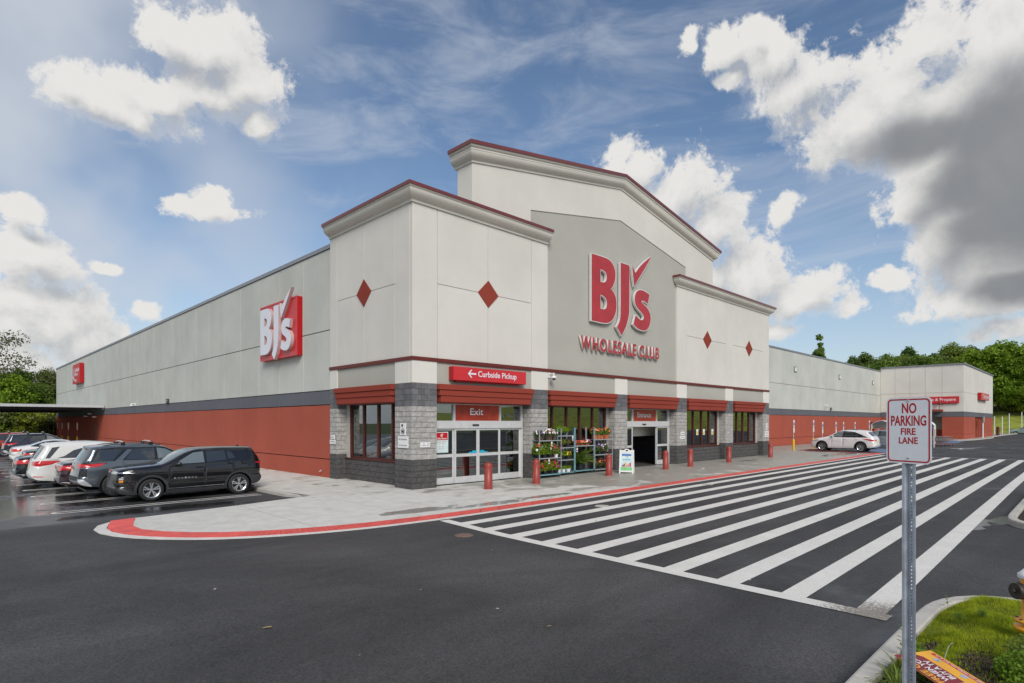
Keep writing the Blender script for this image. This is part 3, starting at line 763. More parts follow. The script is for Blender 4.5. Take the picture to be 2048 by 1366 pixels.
for (x0, x1, y0, y1) in cells:
    p = clip(WALKPOLY, x0 + g, x1 - g, y0 + g, y1 - g)
    if len(p) < 3: continue
    a = abs(sum(p[i][0] * p[(i + 1) % len(p)][1] - p[(i + 1) % len(p)][0] * p[i][1] for i in range(len(p)))) / 2
    if a < 0.05: continue
    mb = MB(); vv, ff = tri_poly(p)
    mb.v = [(x, y, 0.0) for x, y in vv]; mb.f = [t for t in ff]; mb.m = [0] * len(ff)
    for i in range(len(p)):
        q, r = p[i], p[(i + 1) % len(p)]; mb.face([(*q, 0), (*r, 0), (*r, -.06), (*q, -.06)])
    part('slab', mb, M['concrete'], walk)
# kerb stones on the parking side
def kerb_run(pts, w, z, parent, seg=3.0, mat_=None, zb=-.3, side=1):
    """kerb stones along a polyline, the outer edge on the line, body to one side"""
    d = [0]
    for a, b in zip(pts[:-1], pts[1:]): d.append(d[-1] + math.dist(a, b))
    ns = max(1, round(d[-1] / seg)); per = max(2, int(seg / 0.25))
    P = resample(pts, ns * per)
    def nrm(i):
        a, b = P[max(0, i - 1)], P[min(len(P) - 1, i + 1)]; l = math.dist(a, b) or 1
        return (-(b[1] - a[1]) / l * side, (b[0] - a[0]) / l * side)
    for s in range(ns):
        mb = MB(); idx = list(range(s * per, (s + 1) * per + 1)); k0 = 0
        prof = [(0, zb), (0.0, z - .03), (0.012, z - .008), (0.035, z), (w - .015, z), (w, z - .015), (w, zb)]
        for ii, i in enumerate(idx):
            n_ = nrm(i); p = P[i]
            if ii == 0: p = (p[0] + (P[i + 1][0] - p[0]) * .035, p[1] + (P[i + 1][1] - p[1]) * .035)
            for (o, zz) in prof: mb.v.append((p[0] + n_[0] * o, p[1] + n_[1] * o, zz))
        m = len(prof)
        for a in range(len(idx) - 1):
            for b in range(m - 1):
                mb.f.append((a * m + b, (a + 1) * m + b, (a + 1) * m + b + 1, a * m + b + 1)); mb.m.append(0)
        mb.f.append(tuple(range(m))); mb.m.append(0); e = (len(idx) - 1) * m; mb.f.append(tuple(e + i for i in reversed(range(m)))); mb.m.append(0)
        part('kerb_stone', mb, mat_ or M['kerb'], parent)
kerb_run([(-3.66, 90), (-3.66, 5.0), (-3.62, 2.2), (-3.45, 1.05)], 0.16, 0.0, walk, 3.0)

# --- planted islands
def island(name, outer, label, zt=0.135):
    mb = MB(); v, f = tri_poly(outer)
    cx = sum(p[0] for p in outer) / len(outer); cy = sum(p[1] for p in outer) / len(outer)
    mb.v = [(x, y, 0.06) for x, y in v]; mb.f = list(f); mb.m = [0] * len(f)
    o = tag(part(name, mb, M['mulch']), label, kind='structure')
    kerb_run(outer + [outer[0]], 0.175, zt, o, 3.0, side=-1)
    return o
def dense(p, it=2): return chaikin(p, it)
# clockwise outlines (body of the kerb lies inside)
near_outer = [(-30, -15.70)] + dense([(-9, -15.70), (-3.75, -15.70), (-2.95, -15.75), (-2.4, -16.0), (-2.08, -16.45), (-2.0, -17.2)], 2) + dense([(-2.0, -19.5), (-2.2, -20.3), (-3.0, -20.9), (-4.0, -21)], 1) + [(-30, -21)]
near_island = island('planted_island', near_outer, 'grassy kerbed island in the near corner with patches of dark mulch')
far_outer = [(40, -15.55)] + [(7.5, -15.62)]
far_outer = dense([(5.22, -18.5), (5.22, -16.6), (5.35, -16.1), (5.75, -15.78), (6.4, -15.64), (8, -15.62), (20, -15.55)], 2) + [(36, -15.5), (36, -19.4)] + dense([(8, -19.4), (6.2, -19.4), (5.4, -19.1), (5.22, -18.5)], 1)[:-1]
far_island = island('planted_island', far_outer, 'kerbed island of dark mulch beyond the aisle at the right edge')
# turf mound of the near island
rng = random.Random(5)
def turfz(x, y): # thickness of soil on the near island
    e = min(sm((x + 6.6) / .9), sm((-2.2 - x) / .25), sm((-15.90 - y) / .35))
    return 0.08 + 0.055 * max(0, e) + 0.014 * math.sin(x * 7 + y * 5) * max(0, e)
mb = MB(); gx = [-9.5 + .1 * i for i in range(74)]; gy = [-18.4 + .1 * i for i in range(26)]
for yy in gy:
    for xx in gx:
        mb.v.append((xx, yy, turfz(xx, yy)))
nn = len(gx)
for j in range(len(gy) - 1):
    for i in range(nn - 1):
        if inside(((gx[i] + .05), (gy[j] + .05)), near_outer) and gy[j] + .1 < -15.84 and not (gx[i] > -3.3 and gy[j] > -16.35 and math.dist((gx[i] + .05, gy[j] + .05), (-3.1, -16.75)) > 0.92) and gx[i] < -2.3:
            mb.f.append((j * nn + i, j * nn + i + 1, (j + 1) * nn + i + 1, (j + 1) * nn + i)); mb.m.append(0)
tag(part('soil', mb, M['mulch'], smooth=True), 'dark soil of the near island under the grass', kind='structure')
bare = [(-5.20, -16.47, .50, .17), (-5.75, -16.55, .5, .3), (-5.55, -16.2, .20, .10), (-4.75, -16.05, .17, .06), (-5.0, -16.75, .30, .13), (-4.55, -16.9, .35, .14), (-4.9, -16.38, .1, .05)]
nprng = np.random.default_rng(3)
def blades(n, x0, x1, y0, y1, h0, h1, w, test):
    P = np.stack([nprng.uniform(x0, x1, n), nprng.uniform(y0, y1, n)], 1)
    keep = np.array([test(a, b) for a, b in P]); P = P[keep]; n = len(P)
    z = np.array([turfz(a, b) for a, b in P]) - 0.005
    patch = 0.5 + 0.5 * np.sin(P[:, 0] * 5.1 + 1.3 * np.sin(P[:, 1] * 6)) * np.sin(P[:, 1] * 4.3 + P[:, 0])
    h = nprng.uniform(h0, h1, n) * (0.55 + 0.75 * patch); th = nprng.uniform(0, 2 * np.pi, n); lean = nprng.uniform(0, .6, n) * h; la = nprng.uniform(0, 2 * np.pi, n)
    V = np.zeros((n, 3, 3)); dxy = np.stack([np.cos(th), np.sin(th)], 1) * w / 2
    V[:, 0, :2] = P - dxy; V[:, 1, :2] = P + dxy; V[:, 0, 2] = V[:, 1, 2] = z
    V[:, 2, :2] = P + np.stack([np.cos(la), np.sin(la)], 1) * lean[:, None]; V[:, 2, 2] = z + h
    return V.reshape(-1, 3)
def np_mesh(name, V, k, mats, mi=None):
    n = len(V) // k; me = bpy.data.meshes.new(name)
    me.vertices.add(len(V)); me.vertices.foreach_set('co', V.ravel().astype(np.float32))
    me.loops.add(len(V)); me.loops.foreach_set('vertex_index', np.arange(len(V), dtype=np.int32))
    me.polygons.add(n); me.polygons.foreach_set('loop_start', np.arange(0, n * k, k, dtype=np.int32)); me.polygons.foreach_set('loop_total', np.full(n, k, dtype=np.int32))
    for m_ in mats: me.materials.append(m_)
    if mi is not None: me.polygons.foreach_set('material_index', mi.astype(np.int32))
    me.update(calc_edges=True); return me
def grass_ok(x, y):
    if not inside((x, y), near_outer) or y > -15.90 or x > -2.2: return False
    if x > -3.3 and y > -16.5 and math.dist((x, y), (-3.05, -16.75)) > 0.86: return False
    if x < -5.62 + 0.10 * math.sin(y * 9) - .6 * (y > -15.98): return False
    for (a, b, r, s) in bare:
        if ((x - a) / r) ** 2 + ((y - b) / s) ** 2 < 1 + .45 * math.sin(x * 31 + y * 17) + .3 * math.sin(x * 63 - y * 41): return nprng.random() < 0.10
    if y < -16.62 and x < -4.7: return nprng.random() < 0.05
    return True
V = blades(100000, -5.9, -2.2, -17.7, -15.88, .018, .052, .0055, grass_ok)
_chips = None
tag(link('grass', np_mesh('grass', V, 3, [M['grassblade']])), 'short bright green grass on the near island', kind='stuff')

g_ = np.random.default_rng(8); n_ = 5200; P_ = np.stack([g_.uniform(-7.0, -4.2, n_), g_.uniform(-17.2, -15.9, n_)], 1)
P_ = P_[np.array([not grass_ok(a, b) and inside((a, b), near_outer) and b < -15.9 for a, b in P_])]; n_ = len(P_)
z_ = np.array([turfz(a, b) for a, b in P_]) + g_.uniform(0, .015, n_); th_ = g_.uniform(0, 6.28, n_); L_ = g_.uniform(.006, .022, n_); w_ = g_.uniform(.003, .008, n_); tl = g_.uniform(-.6, .6, n_)
A_ = np.stack([np.cos(th_) * L_, np.sin(th_) * L_, tl * L_], 1); B_ = np.stack([-np.sin(th_) * w_, np.cos(th_) * w_, g_.uniform(-.5, .5, n_) * w_], 1); Cc = np.concatenate([P_, z_[:, None]], 1)
V = np.stack([Cc - A_ - B_, Cc + A_ - B_, Cc + A_ + B_, Cc - A_ + B_], 1).reshape(-1, 3)
tag(link('mulch_chips', np_mesh('mulch_chips', V, 4, [mat('bark_chips', (0.055, 0.034, 0.022), .9, var=.5, vscale=30), mat('pale_bark_chips', (0.16, 0.11, 0.07), .9, var=.4, vscale=30)], (g_.random(n_) < .12).astype(int))), 'dark bark chips on the bare soil of the near island', kind='stuff')

# ------------------------------------------------------------------ the store
store = tag(empty('store_building', (0, 0, 0)), 'long pale warehouse store with red base, grey band and gabled entrance front', 'building')
PAN = {}
def panel(parent, mat_, axis, u0, u1, z0, z1, face, depth=0.05, name='wall_panel', gap=0.006):
    """wall panel; axis 'x': lies along X facing -Y at y=face, axis 'y': along Y facing -X at x=face"""
    key = (axis, round(u1 - u0, 3), round(z1 - z0, 3), mat_.name, depth, gap)
    if key not in PAN:
        mb = MB(); w, h = u1 - u0, z1 - z0; b = 0.008
        if axis == 'x': mb.box(gap, w - gap, 0, depth, gap, h - gap)
        elif axis == 'y': mb.box(0, depth, gap, w - gap, gap, h - gap)
        me = mb.mesh(name, mat_); bm = bmesh.new(); bm.from_mesh(me)
        bmesh.ops.bevel(bm, geom=bm.edges[:], offset=0.006, segments=1, affect='EDGES'); bm.to_mesh(me); bm.free(); PAN[key] = me
    loc = (u0, face, z0) if axis == 'x' else (face, u0, z0)
    return link(name, PAN[key], parent, loc)
LONG = 87.9; H = 10.1
bands = [(0.0, 0.80, 'wall_red'), (0.80, 3.17, 'wall_red'), (3.17, 3.80, 'band_grey'), (3.80, 6.42, 'eifs_green'), (6.42, 9.95, 'eifs_green')]
# cores behind the panels
boxpart('wall_core', M['dark_int'], store, 0.14, 88.3, 6.25, LONG, -0.4, 9.9)
boxpart('roof', M['rooftop'], store, 0.3, 88.1, 6.4, LONG - .2, 9.55, 9.62)
n = 31; y0 = 6.16; st = (LONG - y0) / n
for i in range(n):
    for z0, z1, m in bands:
        if z1 <= .8: z0 = -0.2
        panel(store, M[m], 'y', y0 + st * i, y0 + st * (i + 1), z0, z1, 0.07 - (0.012 if m == 'wall_red' else 0), gap=0.019)
boxpart('parapet_cap', M['cap_grey'], store, 0.02, .45, 6.14, LONG + .05, 9.95, 10.12)
# east of the entrance front the main wall runs on at y = 6.15
n = 21; x0 = 31.45; st = (88.44 - x0) / n
for i in range(n):
    for z0, z1, m in bands: panel(store, M[m], 'x', x0 + st * i, x0 + st * (i + 1), z0, z1, 6.13 - (0.012 if m == 'wall_red' else 0), gap=0.017)
boxpart('parapet_cap', M['cap_grey'], store, 31.4, 88.42, 6.08, 6.5, 9.95, 10.12)
# service block sticking out at the far end
boxpart('wall_core', M['dark_int'], store, 88.62, 117.9, -3.55, 6.2, 3.2, 10.3)
boxpart('wall_core', M['dark_int'], store, 90.6, 117.9, -2.4, 6.2, -0.4, 3.2)
bb = [(-.1, .82, 'wall_red'), (.82, 3.2, 'wall_red'), (3.2, 3.9, 'band_grey'), (3.9, 6.6, 'eifs_light'), (6.6, 10.45, 'eifs_light')]
ys_ = [-3.72, -1.35, 0.6, 2.45, 4.3, 6.13]
for i in range(5):
    for z0, z1, m in bb:
        if i in (1, 2) and z1 <= 3.3: continue           # bay opening
        panel(store, M[m], 'y', ys_[i], ys_[i + 1], z0, z1, 88.44, depth=.12, gap=0.013)
xs_ = [88.44, 93.3, 98.6, 103.0, 107.4, 112.6, 118.2]
for i in range(6):
    for z0, z1, m in bb:
        if i in (2, 3) and z1 <= 3.3: continue           # recess of the steel doors
        panel(store, M[m], 'x', xs_[i], xs_[i + 1], z0, z1, -3.80, depth=.12, gap=0.013)
boxpart('parapet_cap', M['cap_grey'], store, 88.3, 88.8, -3.95, 6.1, 10.45, 10.60)
boxpart('parapet_cap', M['cap_grey'], store, 88.8, 118.3, -3.95, -3.5, 10.45, 10.60)
boxpart('roof', M['rooftop'], store, 88.7, 118, -3.5, 6.2, 10.3, 10.36)
mb = MB(); mb.box(90.5, 90.58, -1.35, 2.45, -.1, 1.4); part('bay_wall', mb, M['wall_red'], store)
mb = MB(); mb.box(90.5, 90.58, -1.35, 2.45, 1.4, 3.2); part('bay_wall', mb, M['teal_wall'], store)
# recess with three steel doors
mb = MB(); mb.box(98.6, 107.4, -2.9, -2.82, -.05, 3.2); part('recess_wall', mb, M['wall_red'], store)
for x in (99.2, 101.9, 104.6):
    d_ = boxpart('steel_door', M['door_red'], store, x, x + 2.1, -2.98, -2.90, 0.02, 2.75, bevel=.02)
    mb = MB(); mb.box(x + 1.75, x + 1.9, -3.03, -2.98, 1.0, 1.25); part('handle', mb, M['chrome'], d_)
for x in (98.6, 101.35, 104.1, 106.9): boxpart('recess_pier', M['wall_red'], store, x, x + .5, -3.68, -2.9, -.05, 3.2)

# --- entrance front: stucco masses
FZ = 4.70      # strip height
def wallbox(mat_, name, *b): return boxpart(name, mat_, store, *b)
wallbox(M['dark_int'], 'wall_core', 0.16, 31.42, .16, .5, 4.0, 10.2)
wallbox(M['dark_int'], 'wall_core', 0.16, 0.5, .5, 6.1, 4.0, 10.2)
wallbox(M['dark_int'], 'wall_core', 31.2, 31.42, .5, 6.1, -.2, 10.2)
wallbox(M['rooftop'], 'roof', 0.4, 31.3, .4, 6.2, 9.9, 9.96)
TOP = 10.30
def tower(xe, diam, horiz=7.53):
    """upper stucco panels between the vertical joints xe, diamond at the middle of each pair"""
    for a, b in zip(xe[:-1], xe[1:]):
        mid = any(abs(a - d_) < .05 or abs(b - d_) < .05 for d_ in diam)
        if mid:
            panel(store, M['eifs_light'], 'x', a, b, FZ, horiz, 0.0, depth=.14, gap=0.009); panel(store, M['eifs_light'], 'x', a, b, horiz, TOP, 0.0, depth=.14, gap=0.009)
        else: panel(store, M['eifs_light'], 'x', a, b, FZ, TOP, 0.0, depth=.14, gap=0.009)
tower([0.0, 1.12, 3.65, 6.18, 7.23], [3.65])
tower([18.38, 19.5, 22.03, 24.54, 25.61, 28.09, 30.53, 31.55], [22.03, 28.09])
# side of the corner tower
for a, b, s in ((0.14, 1.10, 0), (1.10, 3.28, 1), (3.28, 5.48, 1), (5.48, 6.11, 0)):
    if s: panel(store, M['eifs_light'], 'y', a, b, FZ, 7.53, 0.0, depth=.14, gap=0.009); panel(store, M['eifs_light'], 'y', a, b, 7.53, TOP, 0.0, depth=.14, gap=0.009)
    else: panel(store, M['eifs_light'], 'y', a, b, FZ, TOP, 0.0, depth=.14, gap=0.009)
def diamond(axis, u, z, du=.545, dz=.54):
    mb = MB(); P = [(-du, 0), (0, -dz), (du, 0), (0, dz)]
    for k, (s0, d0, s1, d1) in enumerate(((1, 0, 1, -.035),)):
        if axis == 'x': f = lambda a, b, d: (u + a, d, z + b)
        else: f = lambda a, b, d: (d, u + a, z + b)
        for (a, b), (c_, e) in zip(P, P[1:] + P[:1]):
            mb.face([f(a, b, .005), f(c_, e, .005), f(c_, e, -.03), f(a, b, -.03)])
        mb.face([f(a, b, -.03) for a, b in P])
    part('diamond_ornament', mb, M['fascia_red'], store)
diamond('x', 3.65, 7.53); diamond('x', 22.03, 7.53); diamond('x', 28.09, 7.53); diamond('y', 3.28, 7.53)
# tall centre gable
XL, XR, XM = 2.86, 22.88, 12.86; ZE, ZA = 12.60, 14.34
def gable_z(x, e=ZE, a=ZA, l=XL, r=XR):
    return e + (a - e) * (1 - abs(x - XM) / ((r - l) / 2))
PX0, PX1 = 6.19, 19.47; PE, PA = 11.58, 12.74
def panz(x): return PE + (PA - PE) * (1 - abs(x - XM) / ((PX1 - PX0) / 2))
mb = MB()
yf = 0.06
outer = [(XL, 9.4), (7.2, 9.4), (7.2, FZ), (18.4, FZ), (18.4, 9.4), (XR, 9.4), (XR, ZE), (XM, ZA), (XL, ZE)]
hole = [(PX0, 9.6), (7.22, 9.6), (7.22, FZ + .02), (18.38, FZ + .02), (18.38, 9.6), (PX1, 9.6), (PX1, PE), (XM, PA), (PX0, PE)]
solid_glyph(mb, outer, [hole], lambda a, b, d_: (a, d_, b), .12, yf, 0, 0)
part('gable_wall', mb, M['eifs_light'], store)
mb = MB(); mb.face([(a, .095, b) for a, b in hole]); part('gable_panel', mb, M['eifs_grey'], store)
# cornice mouldings: swept profile (offset outwards, height)
def sweep(name, path, nor, prof, mat_, miter):
    """path points (x,y,z); nor: outward 2D normals at points already mitred; prof list (out, up)"""
    mb = MB(); m = len(prof)
    for p, nv in zip(path, nor):
        for o, u in prof: mb.v.append((p[0] + nv[0] * o, p[1] + nv[1] * o, p[2] + u))
    for i in range(len(path) - 1):
        for j in range(m - 1):
            mb.f.append((i * m + j, (i + 1) * m + j, (i + 1) * m + j + 1, i * m + j + 1)); mb.m.append(0)
    for e in (0, len(path) - 1):
        mb.f.append(tuple(e * m + j for j in range(m))); mb.m.append(0)
    return part(name, mb, mat_, store)
def cove(h0, h1, o0, o1, n=7):   # concave-ish ogee
    return [(o0 + (o1 - o0) * math.sin(math.pi / 2 * i / n) ** 1.0 * (i / n) ** .15, h0 + (h1 - h0) * (1 - math.cos(math.pi / 2 * i / n))) for i in range(n + 1)]
prof1 = [(-.1, -.02), (.06, -.02), (.06, .075)] + [(.075 + .23 * (1 - math.cos(t)) if False else .075 + .25 * math.sin(t), .085 + .20 * (1 - math.cos(t)) + .06 * t) for t in [i * math.pi / 2 / 7 for i in range(8)]] + [(.335, .385), (.365, .39), (.365, .425), (-.1, .425)]
cap1 = [(-.1, .425), (.39, .425), (.40, .43), (.40, .545), (-.1, .56)]
def run_cornice(path, nor):
    sweep('cornice', path, nor, prof1, M['cornice'], 0); sweep('parapet_cap', path, nor, cap1, M['cap_red'], 0)
run_cornice([(0, 6.11, TOP), (0, 0, TOP), (7.2, 0, TOP)], [(-1, 0), (-1, -1), (0, -1)])
run_cornice([(18.4, .06, TOP), (18.4, 0, TOP), (31.55, 0, TOP), (31.55, 6.1, TOP)], [(-1, 0), (-1, -1), (1, -1), (1, 0)])
mb = MB(); mb.box(7.2, 7.58, -.36, .06, TOP + .3, TOP + .545); 
wallbox(M['eifs_light'], 'parapet', -.02, 7.25, .14, .5, TOP, TOP + .42)
wallbox(M['eifs_light'], 'parapet', 18.36, 31.57, .14, .5, TOP, TOP + .42)
wallbox(M['eifs_light'], 'parapet', 0.0, .5, .5, 6.1, TOP, TOP + .42)
# end closers for the sweeps
prof2 = [(-.1, -.02), (.05, -.02), (.05, .06), (.075, .07)] + [(.075 + .20 * math.sin(t), .08 + .17 * (1 - math.cos(t)) + .05 * t) for t in [i * math.pi / 2 / 7 for i in range(8)]] + [(.29, .34), (.29, .42), (.33, .43), (.35, .46), (.36, .50), (-.1, .50)]
cap2 = [(-.1, .50), (.385, .50), (.40, .505), (.40, .645), (-.1, .655)]
gp = [(XL, 1.1, ZE), (XL, yf, ZE), (XM, yf, ZA), (XR, yf, ZE), (XR, 1.1, ZE)]
gn = [(-1, 0), (-1, -1), (0, -1), (1, -1), (1, 0)]
sweep('cornice', gp, gn, prof2, M['cornice'], 0); sweep('parapet_cap', gp, gn, cap2, M['cap_red'], 0)
mb = MB(); mb.box(XL, XR, .12, .95, 9.7, ZE)
mb.face([(XL, .95, ZE + .64), (XM, .95, ZA + .64), (XR, .95, ZE + .64), (XR, .95, ZE), (XL, .95, ZE)]); part('gable_core', mb, M['eifs_light'], store)
# the red strip right round, and the stucco below it
mb = MB(); mb.box(-.035, 31.58, -.035, .10, 4.64, 4.775); mb.box(-.035, .1, .10, 6.13, 4.64, 4.775); part('red_strip', mb, M['strip_red'], store)
PIERS = [(0.0, 1.10), (6.17, 7.23), (12.31, 13.38), (18.38, 19.50), (24.53, 25.63), (30.56, 31.56)]
ZB = 3.83
for a, b in PIERS:
    panel(store, M['eifs_pier'], 'x', a - (0.0 if a else 0.0), b, ZB, 4.64, -0.004, depth=.2, gap=0.0, name='pier_cap_panel')
for (a, b), (c_, e) in zip(PIERS[:-1], PIERS[1:]):
    panel(store, M['eifs_grey'], 'x', b, c_, ZB, 4.64, 0.035, depth=.15, gap=0.002, name='fascia_panel')
panel(store, M['eifs_pier'], 'y', .196, 1.10, ZB, 4.64, -0.004, depth=.2, gap=0.0, name='pier_cap_panel')
panel(store, M['eifs_grey'], 'y', 1.10, 5.48, ZB, 4.64, 0.035, depth=.15, gap=0.002, name='fascia_panel')
panel(store, M['eifs_pier'], 'y', 5.48, 6.11, ZB, 4.64, -0.004, depth=.2, gap=0.0, name='pier_cap_panel')
boxpart('soffit', M['fascia_red'], store, .5, 31.4, .10, 1.2, 3.84, 3.9)
# --- block piers
WY = 0.55    # depth of the reveals
bc = random.Random(11)
BLK = {}
def block_mesh(w, h, d, m, rough):
    k = (round(w, 3), round(h, 3), round(d, 3), m.name, bc.randrange(3) if rough else 0)
    if k not in BLK:
        mb = MB(); g_ = .005
        if rough:                # split face: pillowed and uneven
            r = random.Random(len(BLK)); b = .010
            x0, x1, z0, z1 = g_, w - g_, g_, h - g_
            o = [(x0, 0.007, z0), (x1, 0.007, z0), (x1, 0.007, z1), (x0, 0.007, z1)]
            i = [(x0 + b, -r.uniform(0, .012), z0 + b), (x1 - b, -r.uniform(0, .012), z0 + b), (x1 - b, -r.uniform(0, .012), z1 - b), (x0 + b, -r.uniform(0, .012), z1 - b)]
            c0 = ((x0 + x1) / 2 + r.uniform(-.03, .03), -r.uniform(.002, .016), h / 2)
            for a in range(4):
                e = (a + 1) % 4; mb.face([o[a], o[e], i[e], i[a]]); mb.face([i[a], i[e], c0])
                mb.face([o[e], o[a], (o[a][0], d, o[a][2]), (o[e][0], d, o[e][2])])
        else:
            mb.box(g_, w - g_, 0, d, g_, h - g_)
        BLK[k] = mb.mesh('block', m)
    return BLK[k]
NB = [0]
def block_wall(parent, origin, ang, length, z0, z1, m, rough, unit=.406, course=.2, lim=True, phase=0, shift=.5, d=.08):
    """courses of blocks on a plane through origin turned by ang about z"""
    ca, sa = math.cos(ang), math.sin(ang)
    nc = max(1, round((z1 - z0) / course)); ch = (z1 - z0) / nc
    joined = MB()
    for c_ in range(nc):
        off = ((c_ + phase) % 2) * unit * shift
        e = [0.0]; u = off if off > .05 else unit
        while u < length - .06: e.append(u); u += unit
        e.append(length)
        for a, b in zip(e[:-1], e[1:]):
            me = block_mesh(b - a, ch, d, m, rough)
            if lim:
                o = link('block', me, parent, (origin[0] + ca * a, origin[1] + sa * a, z0 + c_ * ch)); o.rotation_euler = (0, 0, ang); NB[0] += 1
            else:
                k = len(joined.v)
                for v in me.vertices:
                    x, y = v.co.x + a, v.co.y; joined.v.append((origin[0] + ca * x - sa * y, origin[1] + sa * x + ca * y, v.co.z + z0 + c_ * ch))
                for p in me.polygons: joined.f.append(tuple(k + i for i in p.vertices)); joined.m.append(0)
    if not lim: tag(part('block_courses', joined, m, parent), kind='stuff')
ZD, ZM = 1.05, 2.99
def pier_face(pier, origin, ang, length, lim, phase=0):
    block_wall(pier, origin, ang, length, 0, ZD, M['blk_dark'], True, lim=lim, phase=phase)
    block_wall(pier, origin, ang, length, ZD, ZM, M['blk_light'], True, lim=lim, phase=phase, course=.194)
    block_wall(pier, origin, ang, length, ZM, ZB, M['blk_mid'], False, lim=lim, phase=phase, unit=.27, course=.21, d=.07)
def make_pier(a, b, lim, left_reveal=True):
    pier = empty('pier', (0, 0, 0), parent=store)
    mb = MB(); mb.box(a + .03, b - .03, .03, WY, -.02, ZB); part('pier_core', mb, M['mortar'], pier)
    pier_face(pier, (a, 0.0), 0, b - a, lim)
    pier_face(pier, (a, WY if a else 1.10), -math.pi / 2, WY - .03 if a else 1.07, lim and not a > 8, 1)
    return pier
make_pier(*PIERS[0], True)
for i in (1, 2): make_pier(*PIERS[i], i == 1)
for i in (3, 4, 5): make_pier(*PIERS[i], False)
# corner pier has real depth, side pier near the long wall
cp = empty('pier', (0, 0, 0), parent=store)
mb = MB(); mb.box(.03, 1.07, .4, 1.07, -.02, ZB); part('pier_core', mb, M['mortar'], cp)
pier_face(cp, (0, 6.11), -math.pi / 2, .63, True)
mb = MB(); mb.box(.03, WY, 5.51, 6.09, -.02, ZB); part('pier_core', mb, M['mortar'], cp)
pier_face(cp, (.0, 5.48), 0, .45, False)
# low block walls under the windows
def apron(axis, a, b, lim):
    w = empty('apron_wall', (0, 0, 0), parent=store)
    if axis == 'x':
        boxpart('wall_core', M['mortar_d'], w, a, b, .44, .62, -.02, .88); block_wall(w, (a, .40), 0, b - a, 0, .88, M['blk_dark'], True, lim=lim, course=.22)
        boxpart('sill', M['frame_red'], w, a, b, .36, .60, .885, .93)
    else:
        boxpart('wall_core', M['mortar_d'], w, .44, .62, a, b, -.02, .86); block_wall(w, (.40, b), -math.pi / 2, b - a, 0, .86, M['blk_dark'], True, lim=lim, course=.215)
        boxpart('sill', M['frame_red'], w, .36, .60, a, b, .865, .91)
apron('y', 1.10, 5.48, True); apron('x', 7.23, 12.31, True); apron('x', 19.5, 24.53, False); apron('x', 25.63, 30.56, False)
# jamb walls beside the windows (grey block returns)
def jamb(axis, a, b, z0=.9):
    w = empty('jamb_wall', (0, 0, 0), parent=store)
    if axis == 'x': boxpart('jamb_core', M['blk_mid'], w, a, b, .54, .66, z0, 3.9)
    else: boxpart('jamb_core', M['blk_mid'], w, .54, .66, a, b, z0, 3.9)
# --- windows
def window(axis, a, b, z0, z1, mull, y=.50, fw=.07, frame=None, jambs=None):
    w = empty('window', (0, 0, 0), parent=store); fr = frame or M['frame_red']
    def bx(name, m, u0, u1, d0, d1, q0, q1):
        return boxpart(name, m, w, u0, u1, d0, d1, q0, q1) if axis == 'x' else boxpart(name, m, w, d0, d1, u0, u1, q0, q1)
    bx('frame', fr, a, b, y - .03, y + .09, z1 - fw, z1); bx('frame', fr, a, b, y - .03, y + .09, z0, z0 + fw)
    e = [a] + list(mull) + [b]
    for i, u in enumerate(e):
        c_ = u + fw / 2 if i == 0 else (u - fw / 2 if i == len(e) - 1 else u)
        bx('mullion', fr, c_ - fw / 2, c_ + fw / 2, y - .04, y + .09, z0 + fw, z1 - fw)
    for u0, u1 in zip(e[:-1], e[1:]):
        bx('pane', M['glass'], u0 + fw / 2, u1 - fw / 2, y + .03, y + .035, z0 + fw, z1 - fw)
    return w
ZW0, ZW1 = 0.93, 3.18
window('y', 1.10, 5.22, .91, ZW1, [2.02, 3.05, 4.16]); window('x', 7.23, 12.14, ZW0, ZW1, [8.08, 9.10, 10.07, 11.09])
window('x', 20.25, 24.28, ZW0, ZW1, [21.2, 22.25, 23.24]); window('x', 26.3, 30.24, ZW0, ZW1, [27.27, 28.24, 29.23])
boxpart('jamb_wall', M['blk_light'], store, 12.14, 12.33, .42, .62, .93, 3.2)
boxpart('jamb_wall', M['blk_light'], store, 19.48, 20.25, .47, .62, .93, 3.2)
boxpart('jamb_wall', M['blk_light'], store, 25.6, 26.3, .47, .62, .93, 3.2)
for a, b in ((24.28, 24.55), (30.24, 30.6)): boxpart('jamb_wall', M['blk_light'], store, a, b, .44, .62, .93, 3.2)
boxpart('jamb_wall', M['blk_light'], store, .44, .62, 5.22, 5.5, .91, 3.2)
for a, b in ((7.2, 12.35), (19.45, 24.56), (25.6, 30.6)): boxpart('head_wall', M['blk_mid'], store, a, b, .5, .64, 3.18, 3.9)
boxpart('head_wall', M['blk_mid'], store, .5, .64, 1.1, 5.5, 3.18, 3.9)
# --- awnings: three stepped boards each
def awning(axis, a, b):
    w = empty('awning', (0, 0, 0), parent=store)
    for k, (z0, z1, out, cut) in enumerate(((3.62, 3.828, .17, 0.0), (3.40, 3.612, .13, .06), (3.155, 3.392, .10, .12))):
        if axis == 'x': o = boxpart('board', M['fascia_red'], w, a + cut, b - cut, -out, .42, z0, z1, bevel=.012)
        else: o = boxpart('board', M['fascia_red'], w, -out, .42, a + cut, b - cut, z0, z1, bevel=.012)
    mb = MB()
    if axis == 'x': mb.box(a + .14, b - .14, -.05, .40, 3.13, 3.83)
    else: mb.box(-.05, .40, a + .14, b - .14, 3.13, 3.83)
    part('awning_core', mb, M['strip_red'], w)
for (a, b), (c_, e) in zip(PIERS[:-1], PIERS[1:]): awning('x', b + .004, c_ - .004)
awning('y', 1.104, 5.476)
